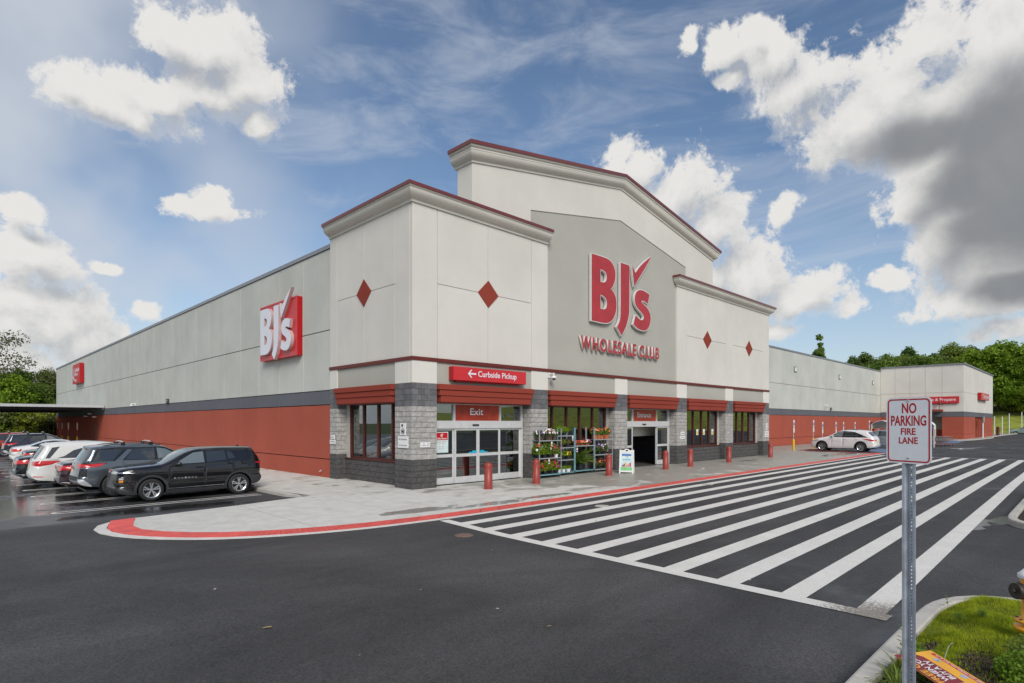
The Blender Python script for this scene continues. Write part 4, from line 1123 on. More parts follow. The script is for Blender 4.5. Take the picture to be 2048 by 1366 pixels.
# --- automatic doors
def storefront(x0, e, open_=False):
    """e: x of the mullion lines; bottom doors 0..2.2, transom lights above"""
    w = empty('entrance_door' if open_ else 'exit_door', (0, 0, 0), parent=store); y = WY - .02; A = M['alu']
    def bx(name, m, *q): return boxpart(name, m, w, *q)
    xa, xb = e[0], e[-1]
    bx('frame', A, xa, xb, y - .05, y + .09, 3.10, 3.17); bx('header', A, xa, xb, y - .09, y + .10, 2.17, 2.47)
    bx('sensor', M['black'], (xa + xb) / 2 - .38, (xa + xb) / 2 - .06, y - .13, y - .09, 2.27, 2.33)
    for i, u in enumerate(e):
        bx('mullion', A, u - .045, u + .045, y - .05, y + .09, 2.47, 3.10)
    for u in (e[0], e[-1]): bx('jamb', A, u - .05, u + .05, y - .05, y + .09, 0, 2.17)
    for i, (u0, u1) in enumerate(zip(e[:-1], e[1:])):
        if i == 1:
            bx('transom_sign', M['transom_red'], u0 + .045, u1 - .045, y + .01, y + .03, 2.47, 3.10)
        else: bx('transom_pane', M['glass'], u0 + .045, u1 - .045, y + .02, y + .025, 2.47, 3.10)
    def leaf(u0, u1, dy, nm='door_leaf'):
        l = empty(nm, (0, 0, 0), parent=w); yy = y + dy; r = .075
        for q in ((u0, u0 + r, .02, 2.17), (u1 - r, u1, .02, 2.17)): boxpart('stile', A, l, q[0], q[1], yy - .02, yy + .025, q[2], q[3], bevel=.004)
        for q in ((.02, .27), (1.05, 1.17), (2.09, 2.17)): boxpart('rail', A, l, u0 + r, u1 - r, yy - .018, yy + .023, *q)
        for q in ((.27, 1.05), (1.17, 2.09)): boxpart('glass_pane', M['glass'], l, u0 + r, u1 - r, yy, yy + .006, *q)
        return l
    m = (e[1] + e[2]) / 2
    leaf(e[0] + .05, e[1] + .02, .03, 'side_leaf'); leaf(e[2] - .02, e[3] - .05, .03, 'side_leaf')
    if not open_:
        l = leaf(e[1] + .02, m - .003, -.02); leaf(m + .003, e[2] - .02, -.02)
        for s in (-1, 1):
            mb = MB(); mb.box(m + s * .12 - .04 if s > 0 else m - .50, m + .50 if s > 0 else m - .08, y - .052, y - .046, 1.175, 1.225); mb.box(m + (.1 if s > 0 else -.32), m + (.32 if s > 0 else -.1), y - .052, y - .046, 1.225, 1.275)
            part('push_plate', mb, M['cyan'], l)
    else:
        leaf(e[0] + .06, e[1] + .0, -.02, 'door_leaf'); leaf(e[2] + .0, e[3] - .06, -.02, 'door_leaf')
    return w
e1 = [1.10, 2.32, 4.78, 6.08]; e2 = [13.38, 14.60, 17.0, 18.30]
ex = storefront(1.1, e1); en = storefront(13.4, e2, True)
text_obj('exit_lettering', 'Exit', M['white'], ex, (3.16, WY - .02, 2.70), (1, 0, 0), (0, 0, 1), .70, .27, .004, .012, lift=.004)
text_obj('entrance_lettering', 'Entrance', M['white'], en, (15.1, WY - .02, 2.68), (1, 0, 0), (0, 0, 1), 1.35, .27, .004, .008, lift=.004)
gt = mat('faint_grey_lettering', (0.20, 0.20, 0.19), .5, var=.1)
text_obj('ready_lettering', 'et ready to', gt, ex, (4.84, WY - .02, 2.58), (1, 0, 0), (0, 0, 1), 1.18, .22, .002, .01, lift=.002)
# interior behind the glass
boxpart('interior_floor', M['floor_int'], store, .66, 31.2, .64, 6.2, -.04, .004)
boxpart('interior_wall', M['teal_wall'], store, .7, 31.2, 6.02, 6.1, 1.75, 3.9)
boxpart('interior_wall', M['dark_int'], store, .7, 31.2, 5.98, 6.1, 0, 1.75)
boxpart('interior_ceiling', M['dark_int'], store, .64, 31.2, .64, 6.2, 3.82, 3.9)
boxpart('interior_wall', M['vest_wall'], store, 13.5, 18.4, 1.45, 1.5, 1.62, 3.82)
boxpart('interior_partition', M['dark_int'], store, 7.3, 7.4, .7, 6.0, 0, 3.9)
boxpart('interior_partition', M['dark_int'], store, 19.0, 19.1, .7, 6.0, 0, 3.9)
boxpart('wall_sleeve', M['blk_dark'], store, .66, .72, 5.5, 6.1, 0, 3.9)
print('individual blocks', NB[0])

# ------------------------------------------------------------------ vehicles
WHEELS = {}
def wheel_mesh(r, style):
    k = (round(r, 3), style)
    if k in WHEELS: return WHEELS[k]
    w = .115; rr = r * .70
    t = MB(); t.lathe([(rr, -w * .9), (rr + .02, -w), (r - .045, -w), (r - .012, -w + .02), (r, -w + .05), (r, w - .05), (r - .012, w - .02), (r - .045, w), (rr + .02, w), (rr, w * .9)], 36, 'y')
    tyre = t.mesh('tyre', M['rubber'], True)
    m = MB(); m.lathe([(rr - .002, -w * .92), (rr - .028, -w * .75), (rr - .035, w)], 36, 'y', mi=0)          # lip
    m.lathe([(0, -.02), (rr - .03, -.02)], 24, 'y', mi=1)                                              # dark well
    m.lathe([(0, -w * .72), (.045, -w * .70), (.055, -w * .5), (.06, 0)], 16, 'y', mi=0)
    ns = 5 if style != 'multi' else 10
    for i in range(ns):
        a0 = 2 * math.pi * i / ns + .3
        for da in ((-.17, .17) if style == 'twin' else ((-.12, .12) if style == 'fork' else (0,))):
            a = a0 + (da if style == 'twin' else da * .4); a2 = a0 + da * (1.0 if style == 'twin' else 2.6)
            p0 = Vector((math.cos(a) * .05, -w * .66, math.sin(a) * .05)); p1 = Vector((math.cos(a2) * (rr - .015), -w * .74, math.sin(a2) * (rr - .015)))
            dr = (p1 - p0); L = dr.length; dr.normalize(); sd = dr.cross(Vector((0, 1, 0)))
            wd = .017 if style == 'twin' else .02
            n = len(m.v)
            for p, ww, dd in ((p0, wd * .8, .03), (p1, wd * 1.25, .02)):
                for s in (-1, 1):
                    m.v.append(tuple(p + sd * ww * s)); m.v.append(tuple(p + sd * (ww + .006) * s + Vector((0, dd, 0))))
            for q in ((0, 2, 6, 4), (0, 4, 5, 1), (2, 3, 7, 6)): m.f.append(tuple(n + z for z in q)); m.m.append(0)
    m.lathe([(0, .0), (rr * .55, .0)], 20, 'y', mi=2)
    rim = m.mesh('rim', [M['alloy'], M['black'], M['trim']], False)
    WHEELS[k] = (tyre, rim); return WHEELS[k]

def cdt_regions(outline, regions, step):
    pts = [Vector(p) for p in outline]; n = len(pts); edges = [(i, (i + 1) % n) for i in range(n)]
    for _, poly in regions:
        k = len(pts); pts += [Vector(p) for p in poly]; m = len(poly); edges += [(k + i, k + (i + 1) % m) for i in range(m)]
    x0, x1 = min(p[0] for p in outline), max(p[0] for p in outline); z0, z1 = min(p[1] for p in outline), max(p[1] for p in outline)
    nx_, nz_ = int((x1 - x0) / step), int((z1 - z0) / step)
    for i in range(1, nx_):
        for j in range(1, nz_):
            pts.append(Vector((x0 + (x1 - x0) * (i + .5 * (j % 2)) / nx_, z0 + (z1 - z0) * j / nz_)))
    v, e, f, *_ = delaunay_2d_cdt(pts, edges, [], 0, 1e-5)
    out = {}
    for t in f:
        c = (sum(v[i][0] for i in t) / 3, sum(v[i][1] for i in t) / 3)
        if not inside(c, outline): continue
        key = 'body'
        for nm, poly in regions:
            if inside(c, poly): key = nm; break
        out.setdefault(key, []).append(tuple(t))
    return [(p[0], p[1]) for p in v], out

def arc(cx, cz, r, a0, a1, n=14):
    return [(cx + r * math.cos(a0 + (a1 - a0) * i / n), cz + r * math.sin(a0 + (a1 - a0) * i / n)) for i in range(n + 1)]
def band_poly(cx, cz, r0, r1, a0=-.35, a1=math.pi + .35, n=16):
    return arc(cx, cz, r1, a0, a1, n) + arc(cx, cz, r0, a1, a0, n)
def lineband(p, q, w=.012):
    dx_, dz_ = q[0] - p[0], q[1] - p[1]; l = math.hypot(dx_, dz_); nx_, nz_ = -dz_ / l * w / 2, dx_ / l * w / 2
    return [(p[0] + nx_, p[1] + nz_), (q[0] + nx_, q[1] + nz_), (q[0] - nx_, q[1] - nz_), (p[0] - nx_, p[1] - nz_)]
MATKEY = dict(body='PAINT', door='PAINT', seam='black', side_window='carglass', front_side_window='wsglass', window_trim='glossblack', cladding='trim', tail_light='red_lens', headlight='clear_lens',
              indicator='amber', windscreen='wsglass', rear_window='carglass', number_plate='plate', grille='grille', bumper_trim='trim', chrome_trim='chrome', skid_plate='silver_trim', fog='clear_lens', dark_panel='glossblack', side_reflector='red_lens', spoiler='PAINT')
M['silver_trim'] = mat('silver_bumper_trim', (0.38, 0.39, 0.41), 0.45, metal=0.3, var=0.05)
grille_m = mat('chrome_mesh_grille', (0.10, 0.10, 0.11), 0.25, metal=0.7, var=0.6, vscale=45)
M['grille'] = grille_m

def build_car(name, label, cat, group, spec, paint_m, loc, rz, step=.09, extras=()):
    L, hw = spec['L'], spec['hw']; rt = spec['top']                 # side silhouette, rear-bottom over the roof to front-bottom
    top = chaikin(rt, 2); xr, xf, rw = spec['xr'], spec['xf'], spec['rw']; ra = rw + .055; zc = rw
    sill = spec.get('sill', .24); zb = spec['belt']
    def arch(cx):
        a = math.asin(max(-1, min(1, (sill - zc) / ra))); return arc(cx, zc, ra, a, math.pi - a, 16)
    # densify the silhouette
    dn = []
    for a, b in zip(top[:-1], top[1:]):
        k = max(1, int(math.dist(a, b) / .10)); dn += [(a[0] + (b[0] - a[0]) * i / k, a[1] + (b[1] - a[1]) * i / k) for i in range(k)]
    dn.append(top[-1]); top = dn
    outline = top + arch(xf) + arch(xr)
    def ztop(x):
        z = 0
        for a, b in zip(top[:-1], top[1:]):
            lo, hi = min(a[0], b[0]), max(a[0], b[0])
            if lo - 1e-6 <= x <= hi + 1e-6: z = max(z, a[1] + (b[1] - a[1]) * ((x - a[0]) / (b[0] - a[0]) if abs(b[0] - a[0]) > 1e-6 else 1))
        return z or zb
    fr, rr_ = spec.get('fround', .75), spec.get('rround', .55)
    def Wd(x, z):
        w = hw
        if x > L - fr: w *= 1 - .20 * ((x - (L - fr)) / fr) ** 2.2
        if x < rr_: w *= 1 - .13 * ((rr_ - x) / rr_) ** 2.2
        if z < .45: w -= .05 * ((.45 - z) / .3) ** 2
        w -= .025 * (abs(z - .68) / .38) ** 2 if z < zb else .025
        sh = spec.get('crease', .88)
        w += .018 * math.exp(-((z - sh) / .05) ** 2) - .014 * math.exp(-((z - (sh - .26)) / .10) ** 2)
        if z > zb: w -= spec.get('tumble', .36) * (z - zb)
        d = ztop(x) - z
        if d < .10: w -= .085 * (1 - math.sqrt(max(0, 1 - (1 - max(d, 0) / .10) ** 2)))
        return w
    root = tag(empty(name, loc, rz), label, cat, group)
    acc = {}
    def add(key, verts, faces, flip=False):
        mb = acc.setdefault(key, MB()); k = len(mb.v); used = {}
        for f in faces:
            idx = []
            for i in f:
                if i not in used: used[i] = len(mb.v); mb.v.append(verts[i])
                idx.append(used[i])
            mb.f.append(tuple(reversed(idx)) if flip else tuple(idx)); mb.m.append(0)
    regions = spec['side'](spec)
    for w_ in ([xf, xr] if spec.get('clad') else []): regions.append(('cladding', band_poly(w_, zc, ra - .005, ra + spec['clad'])))
    v2, reg = cdt_regions(outline, regions, step)
    for sgn in (-1, 1):
        V3 = []
        for x, z in v2: V3.append((x, sgn * Wd(x, z), z))
        for key, fs in reg.items():
            inst = key if key in ('body', 'cladding') else f'{key}|{sgn}'
            base = key.split('#')[0]
            off = {'cladding': .014, 'seam': -.004, 'tail_light': .006, 'headlight': .006}.get(base, 0)
            VV = V3 if not off else [(x, y + sgn * off, z) for x, y, z in V3]
            add(inst, VV, fs, flip=(sgn > 0))
    # centre strip over nose, roof and tail
    nt = 28; ts = sorted(set([-1 + 2 * i / nt for i in range(nt + 1)] + [-.86, .86, -.34, .34, -.62, .62]))
    bow = spec.get('bow', .08); crown = spec.get('crown', .045)
    S = []
    for i, (x, z) in enumerate(top):
        a, b = top[max(0, i - 1)], top[min(len(top) - 1, i + 1)]; l = math.dist(a, b) or 1
        n_ = (-(b[1] - a[1]) / l, (b[0] - a[0]) / l)          # outward normal of the silhouette
        amt = crown + (bow - crown) * abs(n_[0]) ** 1.5
        row = []
        for t in ts:
            e = amt * (1 - abs(t) ** 2.4); row.append((x + n_[0] * e, t * Wd(x, z), z + n_[1] * e))
        S.append(row)
    verts = [p for row in S for p in row]; m = len(ts); cls = {}
    for i in range(len(S) - 1):
        for j in range(m - 1):
            x = (top[i][0] + top[i + 1][0]) / 2; z = (top[i][1] + top[i + 1][1]) / 2; t = (ts[j] + ts[j + 1]) / 2
            key = 'body'
            for nm, test in spec['strip']:
                if test(x, z, abs(t)): key = nm; break
            inst = key + ('|F' if x > 2 else '|B') if key == 'bumper_trim' else key if key in ('body', 'windscreen', 'rear_window', 'number_plate', 'grille') else f'{key}|{-1 if t < 0 else 1}'
            cls.setdefault(inst, []).append((i * m + j, (i + 1) * m + j, (i + 1) * m + j + 1, i * m + j + 1))
    for k_, fs in cls.items(): add(k_, verts, fs, flip=False)
    # floor pan and wheel wells
    pan = MB(); pan.box(.25, L - .3, -hw * .86, hw * .86, sill - .02, sill + .03); part('floor_pan', pan, M['black'], root)
    for cx in (xf, xr):
        for s in (-1, 1):
            mb = MB(); aa = arch(cx); y0, y1 = s * (hw - .05), s * (hw - .36)
            k = len(mb.v)
            for x, z in aa: mb.v.append((x, y0, z)); mb.v.append((x, y1, z))
            for i in range(len(aa) - 1): mb.f.append((2 * i, 2 * i + 2, 2 * i + 3, 2 * i + 1)); mb.m.append(0)
            mb.face([(x, y1, z) for x, z in aa]); part('wheel_well', mb, M['black'], root)
    body = None
    order = sorted(acc, key=lambda k: k != 'body')
    for k_ in order:
        base = k_.split('|')[0].split('#')[0]; mk = MATKEY[base]; mm = paint_m if mk == 'PAINT' else M[mk]
        nm = {'door': 'door', 'seam': 'panel_gap', 'front_side_window': 'side_window', 'side_window': 'side_window', 'window_trim': 'window_trim'}.get(base, base)
        if base == 'body': nm = 'body'
        o = part(nm, acc[k_], mm, root, smooth=True)
        if base == 'body':
            body = o; bm = bmesh.new(); bm.from_mesh(o.data); bmesh.ops.remove_doubles(bm, verts=bm.verts, dist=.002); bm.to_mesh(o.data); bm.free()
    # wheels
    tyre, rim = wheel_mesh(rw, spec.get('wheel', 'twin'))
    for cx in (xf, xr):
        for s in (-1, 1):
            wv = empty('wheel', (cx, s * (hw - .115), rw), 0 if s < 0 else math.pi, root)
            link('tyre', tyre, wv); link('rim', rim, wv)
    # door mirrors and handles
    mx, mz = spec['mirror']
    for s in (-1, 1):
        y = Wd(mx, mz)
        mb = MB(); rings = [(0.0, .02), (.03, .055), (.09, .075), (.15, .07), (.19, .035)]
        for q, r_ in rings:
            for i in range(10):
                t = 2 * math.pi * i / 10; mb.v.append((mx - .02 + r_ * 1.25 * math.cos(t) - q * .15, s * (y + .02 + q), mz + .03 + r_ * .9 * math.sin(t)))
        for a in range(len(rings) - 1):
            for i in range(10): j = (i + 1) % 10; mb.f.append((a * 10 + i, a * 10 + j, a * 10 + 10 + j, a * 10 + 10 + i)); mb.m.append(0)
        mb.f.append(tuple(range(40, 50))); mb.m.append(0)
        part('door_mirror', mb, paint_m if spec.get('mirror_paint', True) else M['glossblack'], root, smooth=True)
        for hx, hz in spec['handles']:
            mb = MB(); y = Wd(hx, hz); mb.box(hx - .11, hx + .11, min(s * (y - .01), s * (y + .035)), max(s * (y - .01), s * (y + .035)), hz - .018, hz + .018)
            part('door_handle', mb, spec.get('handle_mat') or paint_m, root, bevel=.008)
    if spec.get('fin'):
        x, z = spec['fin']; mb = MB(); mb.prism([(x, z), (x + .16, z), (x + .03, z + .08), (x, z + .075)], lambda a, b, d: (a, d, b), -.015, .015); part('aerial_fin', mb, M['glossblack'], root)
    if spec.get('rails'):
        xa, xb, z, yy = spec['rails']
        for s in (-1, 1):
            mb = MB(); pr = None
            for i in range(9):
                t = i / 8; p = (xa + (xb - xa) * t, s * yy, z + .055 * math.sin(math.pi * min(1, max(0, t))) ** .35)
                if pr: mb.tube(pr, p, .016, n=6)
                pr = p
            part('roof_rail', mb, spec.get('rail_mat') or M['black'], root)
    if spec.get('bars'):
        z, yy = spec['bars'][0:2]
        for x in spec['bars'][2:]:
            mb = MB(); pr = None
            for i in range(9):
                t = -1 + 2 * i / 8; p = (x, t * yy, z + .055 * (1 - abs(t) ** 4))
                if pr: mb.tube(pr, p, .022, n=6)
                pr = p
            for s in (-1, 1): mb.box(x - .06, x + .06, s * yy - .04, s * yy + .04, z - .08, z + .03, 1)
            part('roof_bar', mb, [M['alu'], M['black']], root)
    for f in extras: f(root, Wd, spec)
    return root, Wd

# ---------------- specs: x from the rear bumper forwards, z from the ground
suvA = dict(L=4.50, hw=.93, xr=.83, xf=3.55, rw=.365, belt=1.12, crease=.93, tumble=.34,
    top=[(.42, .32), (.10, .40), (.0, .58), (.03, .72), (.10, .90), (.05, 1.18), (.08, 1.28), (.27, 1.57), (.28, 1.60), (.30, 1.635), (.36, 1.645), (.75, 1.655), (1.5, 1.665), (2.1, 1.645), (2.46, 1.575), (3.16, 1.18), (3.40, 1.145), (4.1, 1.10), (4.36, 1.06), (4.43, 1.01), (4.46, .84), (4.49, .62), (4.50, .45), (4.44, .30), (4.15, .24)],
    clad=.075, mirror=(2.82, 1.14), mirror_paint=False, handles=[(2.12, 1.04), (1.10, 1.13)], fin=(.55, 1.66), wheel='twin', handle_mat=M['glossblack'])
def sideA(s):
    return [('front_side_window#1', [(2.80, 1.17), (2.72, 1.27), (2.30, 1.525), (1.98, 1.56), (1.96, 1.19)]),
            ('side_window#2', [(1.88, 1.19), (1.88, 1.56), (1.28, 1.56), (1.24, 1.25)]),
            ('side_window#3', [(1.18, 1.265), (1.21, 1.555), (1.08, 1.52), (.93, 1.31)]),
            ('window_trim#1', [(3.02, 1.13), (2.38, 1.56), (2.0, 1.595), (1.1, 1.59), (.70, 1.45), (.84, 1.27), (1.2, 1.22), (1.95, 1.15)]),
            ('dark_panel#1', [(.84, 1.27), (.70, 1.45), (.55, 1.52), (.38, 1.40), (.12, 1.14), (.75, 1.12)]),
            ('seam#1', lineband((3.02, 1.1), (3.05, .42))), ('seam#2', lineband((1.92, 1.14), (1.96, .34))), ('seam#3', lineband((1.16, 1.2), (1.02, .95))),
            ('cladding', [(4.6, .46), (4.45, .48), (4.1, .36), (3.9, .30), (3.9, .2), (4.66, .2)]),
            ('cladding', [(3.2, .34), (1.2, .36), (1.2, .2), (3.2, .2)]), ('cladding', [(-.1, .68), (.42, .66), (.5, .3), (-.1, .3)]),
            ('chrome_trim#1', [(3.15, .385), (1.3, .405), (1.3, .39), (3.15, .37)]),
            ('tail_light#1', [(.02, 1.06), (.22, 1.09), (.30, 1.12), (.1, 1.13), (-.02, 1.12)]),
            ('chrome_trim#2', [(4.60, .95), (4.30, .97), (3.98, .94), (4.28, .935), (4.6, .92)]),
            ('headlight#2', [(4.42, .79), (4.32, .79), (4.30, .74), (4.43, .73)]), ('indicator#1', [(4.43, .71), (4.32, .72), (4.31, .66), (4.42, .65)]),
            ('dark_panel#2', [(4.64, .88), (4.2, .84), (4.1, .6), (4.2, .50), (4.66, .50)])]
suvA['side'] = sideA
suvA['strip'] = [('windscreen', lambda x, z, t: 2.45 < x < 3.22 and z > 1.14 and t < .9), ('rear_window', lambda x, z, t: x < .36 and 1.2 < z < 1.57 and t < .84),
    ('chrome_trim', lambda x, z, t: x > 4.2 and .90 < z < .935 and t < .96), ('headlight', lambda x, z, t: x > 4.2 and .94 < z < .965 and t > .55),
    ('grille', lambda x, z, t: x > 4.2 and .46 < z < .90 and t < .70), ('dark_panel', lambda x, z, t: x > 4.2 and .52 < z < .90 and t > .70),
    ('bumper_trim', lambda x, z, t: (x > 4.0 and z < .46) or (x < .5 and z < .70)), ('tail_light', lambda x, z, t: x < .3 and 1.06 < z < 1.12 and t > .5), ('number_plate', lambda x, z, t: x < .3 and .78 < z < .92 and t < .2)]
def badge(root, Wd, s):
    word = 'EQUINOX'; x0 = 2.90
    for i, ch in enumerate(word):
        for sg in (1,):
            x = x0 - i * .105; text_obj('badge_letter', ch, M['chrome'], root, (x, Wd(x, .70) + .006, .685), (-1, 0, 0), (0, 0, 1), .055, .045, .004, .02)
def grille_slats(root, Wd, s):
    mb = MB()
    for k in range(8):
        z = .50 + .050 * k
        for j in range(-9, 10):
            t = j / 9 * .66; xx = 4.49 + .075 * (1 - abs(t) ** 2.4) - .03 * k * .35 - (.03 if z > .72 else 0)
            mb.box(xx - .03, xx + .012, t * .8 - .026, t * .8 + .012, z, z + .014)
    part('grille_bars', mb, M['chrome'], root)
black_p = paint('black_car_paint', (0.006, 0.006, 0.008), .3, .12)
GR = 'cars parked nose in along the side of the store'
zL = zg(-6, 5)
build_car('parked_suv', 'shiny black compact SUV parked nose out, nearest the corner of the store', 'car', None, suvA, black_p, (-3.56, 5.24, zg(-5.5, 5)), math.pi, .07, (badge, grille_slats))

suvB = dict(L=5.0, hw=.98, xr=1.05, xf=3.95, rw=.385, belt=1.17, crease=.98, tumble=.30,
    top=[(.62, .36), (.25, .40), (.03, .50), (.0, .66), (.06, .84), (.10, 1.12), (.16, 1.22), (.40, 1.60), (.38, 1.68), (.46, 1.71), (1.4, 1.77), (2.2, 1.76), (2.7, 1.66), (3.45, 1.22), (3.75, 1.17), (4.5, 1.09), (4.85, .98), (4.95, .75), (5.0, .5), (4.9, .32), (4.5, .26)],
    clad=.085, mirror=(3.18, 1.20), handles=[(2.35, 1.07), (1.42, 1.08)], wheel='multi', bars=(1.83, .60, 1.35, 2.2), rails=(.75, 2.5, 1.74, .64), handle_mat=None)
def sideB(s):
    return [('side_window#1', [(.42, 1.24), (.62, 1.60), (1.10, 1.63), (1.28, 1.60), (.98, 1.24)]),
            ('side_window#2', [(1.36, 1.26), (1.60, 1.62), (2.26, 1.65), (2.26, 1.25)]), ('front_side_window#3', [(2.36, 1.25), (2.34, 1.65), (2.62, 1.60), (3.18, 1.27)]),
            ('window_trim#1', [(.36, 1.22), (.55, 1.64), (1.2, 1.69), (2.65, 1.66), (3.36, 1.22), (2.3, 1.225), (1.27, 1.235), (1.58, 1.60), (1.45, 1.62), (1.05, 1.22)]),
            ('seam#1', lineband((3.2, 1.2), (3.3, .4))), ('seam#2', lineband((2.31, 1.2), (2.31, .36))), ('seam#3', lineband((1.30, 1.2), (1.24, .9))),
            ('tail_light#1', [(.04, 1.04), (.10, 1.15), (.78, 1.16), (.62, 1.06), (.30, 1.03)]),
            ('dark_panel#1', [(.04, .72), (.05, .98), (.26, .98), (.26, .72)]),
            ('cladding', [(3.5, .40), (1.5, .40), (1.5, .2), (3.5, .2)]), ('skid_plate#1', [(-.1, .66), (.16, .64), (.40, .42), (.36, .37), (-.1, .52)]), ('cladding', [(-.1, .60), (.2, .58), (.44, .44), (.75, .5), (.75, .3), (-.1, .3)]),
            ('headlight#1', [(4.98, .98), (4.6, 1.0), (4.55, .92), (4.97, .88)]), ('cladding', [(5.1, .5), (4.4, .45), (4.4, .2), (5.1, .2)])]
suvB['side'] = sideB
suvB['strip'] = [('windscreen', lambda x, z, t: 2.75 < x < 3.45 and z > 1.2 and t < .9), ('rear_window', lambda x, z, t: x < .45 and 1.22 < z < 1.60 and t < .86),
    ('dark_panel', lambda x, z, t: x < .5 and 1.60 < z < 1.66 and t < .8),
    ('tail_light', lambda x, z, t: x < .3 and 1.03 < z < 1.15 and t > .62), ('number_plate', lambda x, z, t: x < .3 and .80 < z < .96 and t < .2),
    ('skid_plate', lambda x, z, t: x < .4 and .50 < z < .62), ('bumper_trim', lambda x, z, t: (x < .7 and z < .74) or (x > 4.4 and z < .5)), ('grille', lambda x, z, t: x > 4.6 and .5 < z < .95 and t < .6)]
XR_ = -8.95
build_car('parked_suv', 'grey SUV with silver roof bars and a pale rear pillar, parked beside the black one', 'car', GR, suvB, paint('grey_car_paint', (0.105, 0.125, 0.15), .5, .22), (XR_ + .22, 7.62, zg(-6, 8)), 0, .09)

sedan = dict(L=4.85, hw=.925, xr=1.0, xf=3.83, rw=.335, belt=.98, crease=.82, tumble=.42, sill=.2,
    top=[(.45, .24), (.08, .30), (.0, .48), (.05, .62), (.04, .80), (.10, .98), (.18, 1.05), (.60, 1.10), (.85, 1.15), (1.45, 1.40), (2.0, 1.47), (2.5, 1.465), (2.9, 1.38), (3.62, 1.03), (3.85, .98), (4.5, .84), (4.78, .68), (4.85, .48), (4.75, .25), (4.3, .2)],
    clad=0, mirror=(3.0, 1.04), handles=[(2.25, .92), (1.32, .94)], wheel='multi', fin=(1.4, 1.41))
def sideS(s):
    return [('side_window#1', [(.98, 1.12), (1.20, 1.23), (1.50, 1.345), (1.62, 1.06)]), ('side_window#2', [(1.66, 1.06), (1.56, 1.355), (2.0, 1.41), (2.16, 1.40), (2.20, 1.05)]),
            ('front_side_window#3', [(2.26, 1.05), (2.24, 1.405), (2.55, 1.38), (3.02, 1.10), (3.05, 1.04)]),
            ('chrome_trim#1', [(.86, 1.12), (1.2, 1.27), (1.56, 1.395), (2.0, 1.445), (2.6, 1.42), (3.22, 1.07), (3.2, 1.05), (2.6, 1.398), (2.0, 1.425), (1.56, 1.375), (1.2, 1.25), (.9, 1.105)]),
            ('window_trim#1', [(.90, 1.10), (1.2, 1.25), (1.56, 1.375), (2.0, 1.425), (2.6, 1.398), (3.2, 1.05), (3.0, 1.02), (1.6, 1.035)]),
            ('seam#1', lineband((3.05, 1.0), (3.08, .3))), ('seam#2', lineband((2.22, 1.0), (2.24, .28))), ('seam#3', lineband((1.45, 1.0), (1.32, .75))),
            ('tail_light#1', [(.02, .80), (.06, .96), (.42, .98), (.50, .90), (.36, .81)]), ('headlight#1', [(4.80, .66), (4.35, .82), (4.2, .80), (4.5, .66), (4.8, .58)]),
            ('chrome_trim#2', [(.01, .36), (.30, .33), (.30, .355), (.01, .39)])]
sedan['side'] = sideS
sedan['strip'] = [('windscreen', lambda x, z, t: 2.92 < x < 3.62 and z > 1.05 and t < .9), ('rear_window', lambda x, z, t: .88 < x < 1.45 and z > 1.15 and t < .84),
    ('tail_light', lambda x, z, t: x < .3 and .79 < z < .95 and t > .58), ('number_plate', lambda x, z, t: x < .3 and .66 < z < .82 and t < .2), ('chrome_trim', lambda x, z, t: x < .3 and .955 < z < .975),
    ('bumper_trim', lambda x, z, t: (x < .5 and z < .30) or (x > 4.4 and z < .3)), ('grille', lambda x, z, t: x > 4.5 and .3 < z < .62 and t < .55), ('headlight', lambda x, z, t: x > 4.5 and .6 < z < .72 and t > .6)]
build_car('parked_sedan', 'dark maroon sedan with bright ringed tail lamps between the grey SUV and white minivan', 'car', GR, sedan, paint('maroon_car_paint', (0.035, 0.008, 0.014), .4, .2), (-8.88, 10.25, zg(-7, 10)), 0, .10)

van = dict(L=5.16, hw=.995, xr=1.15, xf=4.15, rw=.355, belt=1.10, crease=.93, tumble=.26, sill=.22,
    top=[(.5, .26), (.12, .30), (.0, .48), (.06, .66), (.12, .98), (.16, 1.08), (.48, 1.58), (.44, 1.66), (.55, 1.70), (1.4, 1.755), (2.4, 1.74), (3.0, 1.62), (4.05, 1.10), (4.3, 1.04), (4.8, .90), (5.08, .72), (5.16, .5), (5.05, .28), (4.6, .22)],
    clad=0, mirror=(3.5, 1.12), handles=[(2.75, 1.0), (1.75, 1.0)], wheel='multi')
def sideV(s):
    return [('side_window#1', [(.44, 1.14), (.66, 1.56), (.92, 1.60), (.58, 1.14)]),
            ('side_window#2', [(.80, 1.14), (1.05, 1.22), (1.35, 1.44), (1.75, 1.56), (1.95, 1.58), (1.95, 1.12)]), ('side_window#3', [(2.02, 1.12), (2.02, 1.585), (2.72, 1.60), (2.76, 1.12)]), ('front_side_window#4', [(2.84, 1.12), (2.82, 1.59), (3.05, 1.53), (3.72, 1.18), (3.75, 1.13)]),
            ('seam#1', lineband((2.80, 1.1), (2.8, .3))), ('seam#2', lineband((1.98, 1.1), (1.98, .3))), ('seam#3', lineband((3.8, 1.0), (3.72, .3))),
            ('tail_light#1', [(.06, .86), (.08, .93), (.05, 1.02), (.30, 1.05), (.95, 1.03), (.62, .90), (.25, .83)]), ('side_reflector#1', [(.06, .46), (.40, .43), (.34, .40), (.06, .42)]), ('headlight#1', [(5.12, .72), (4.6, .90), (4.5, .84), (5.1, .62)])]
van['side'] = sideV
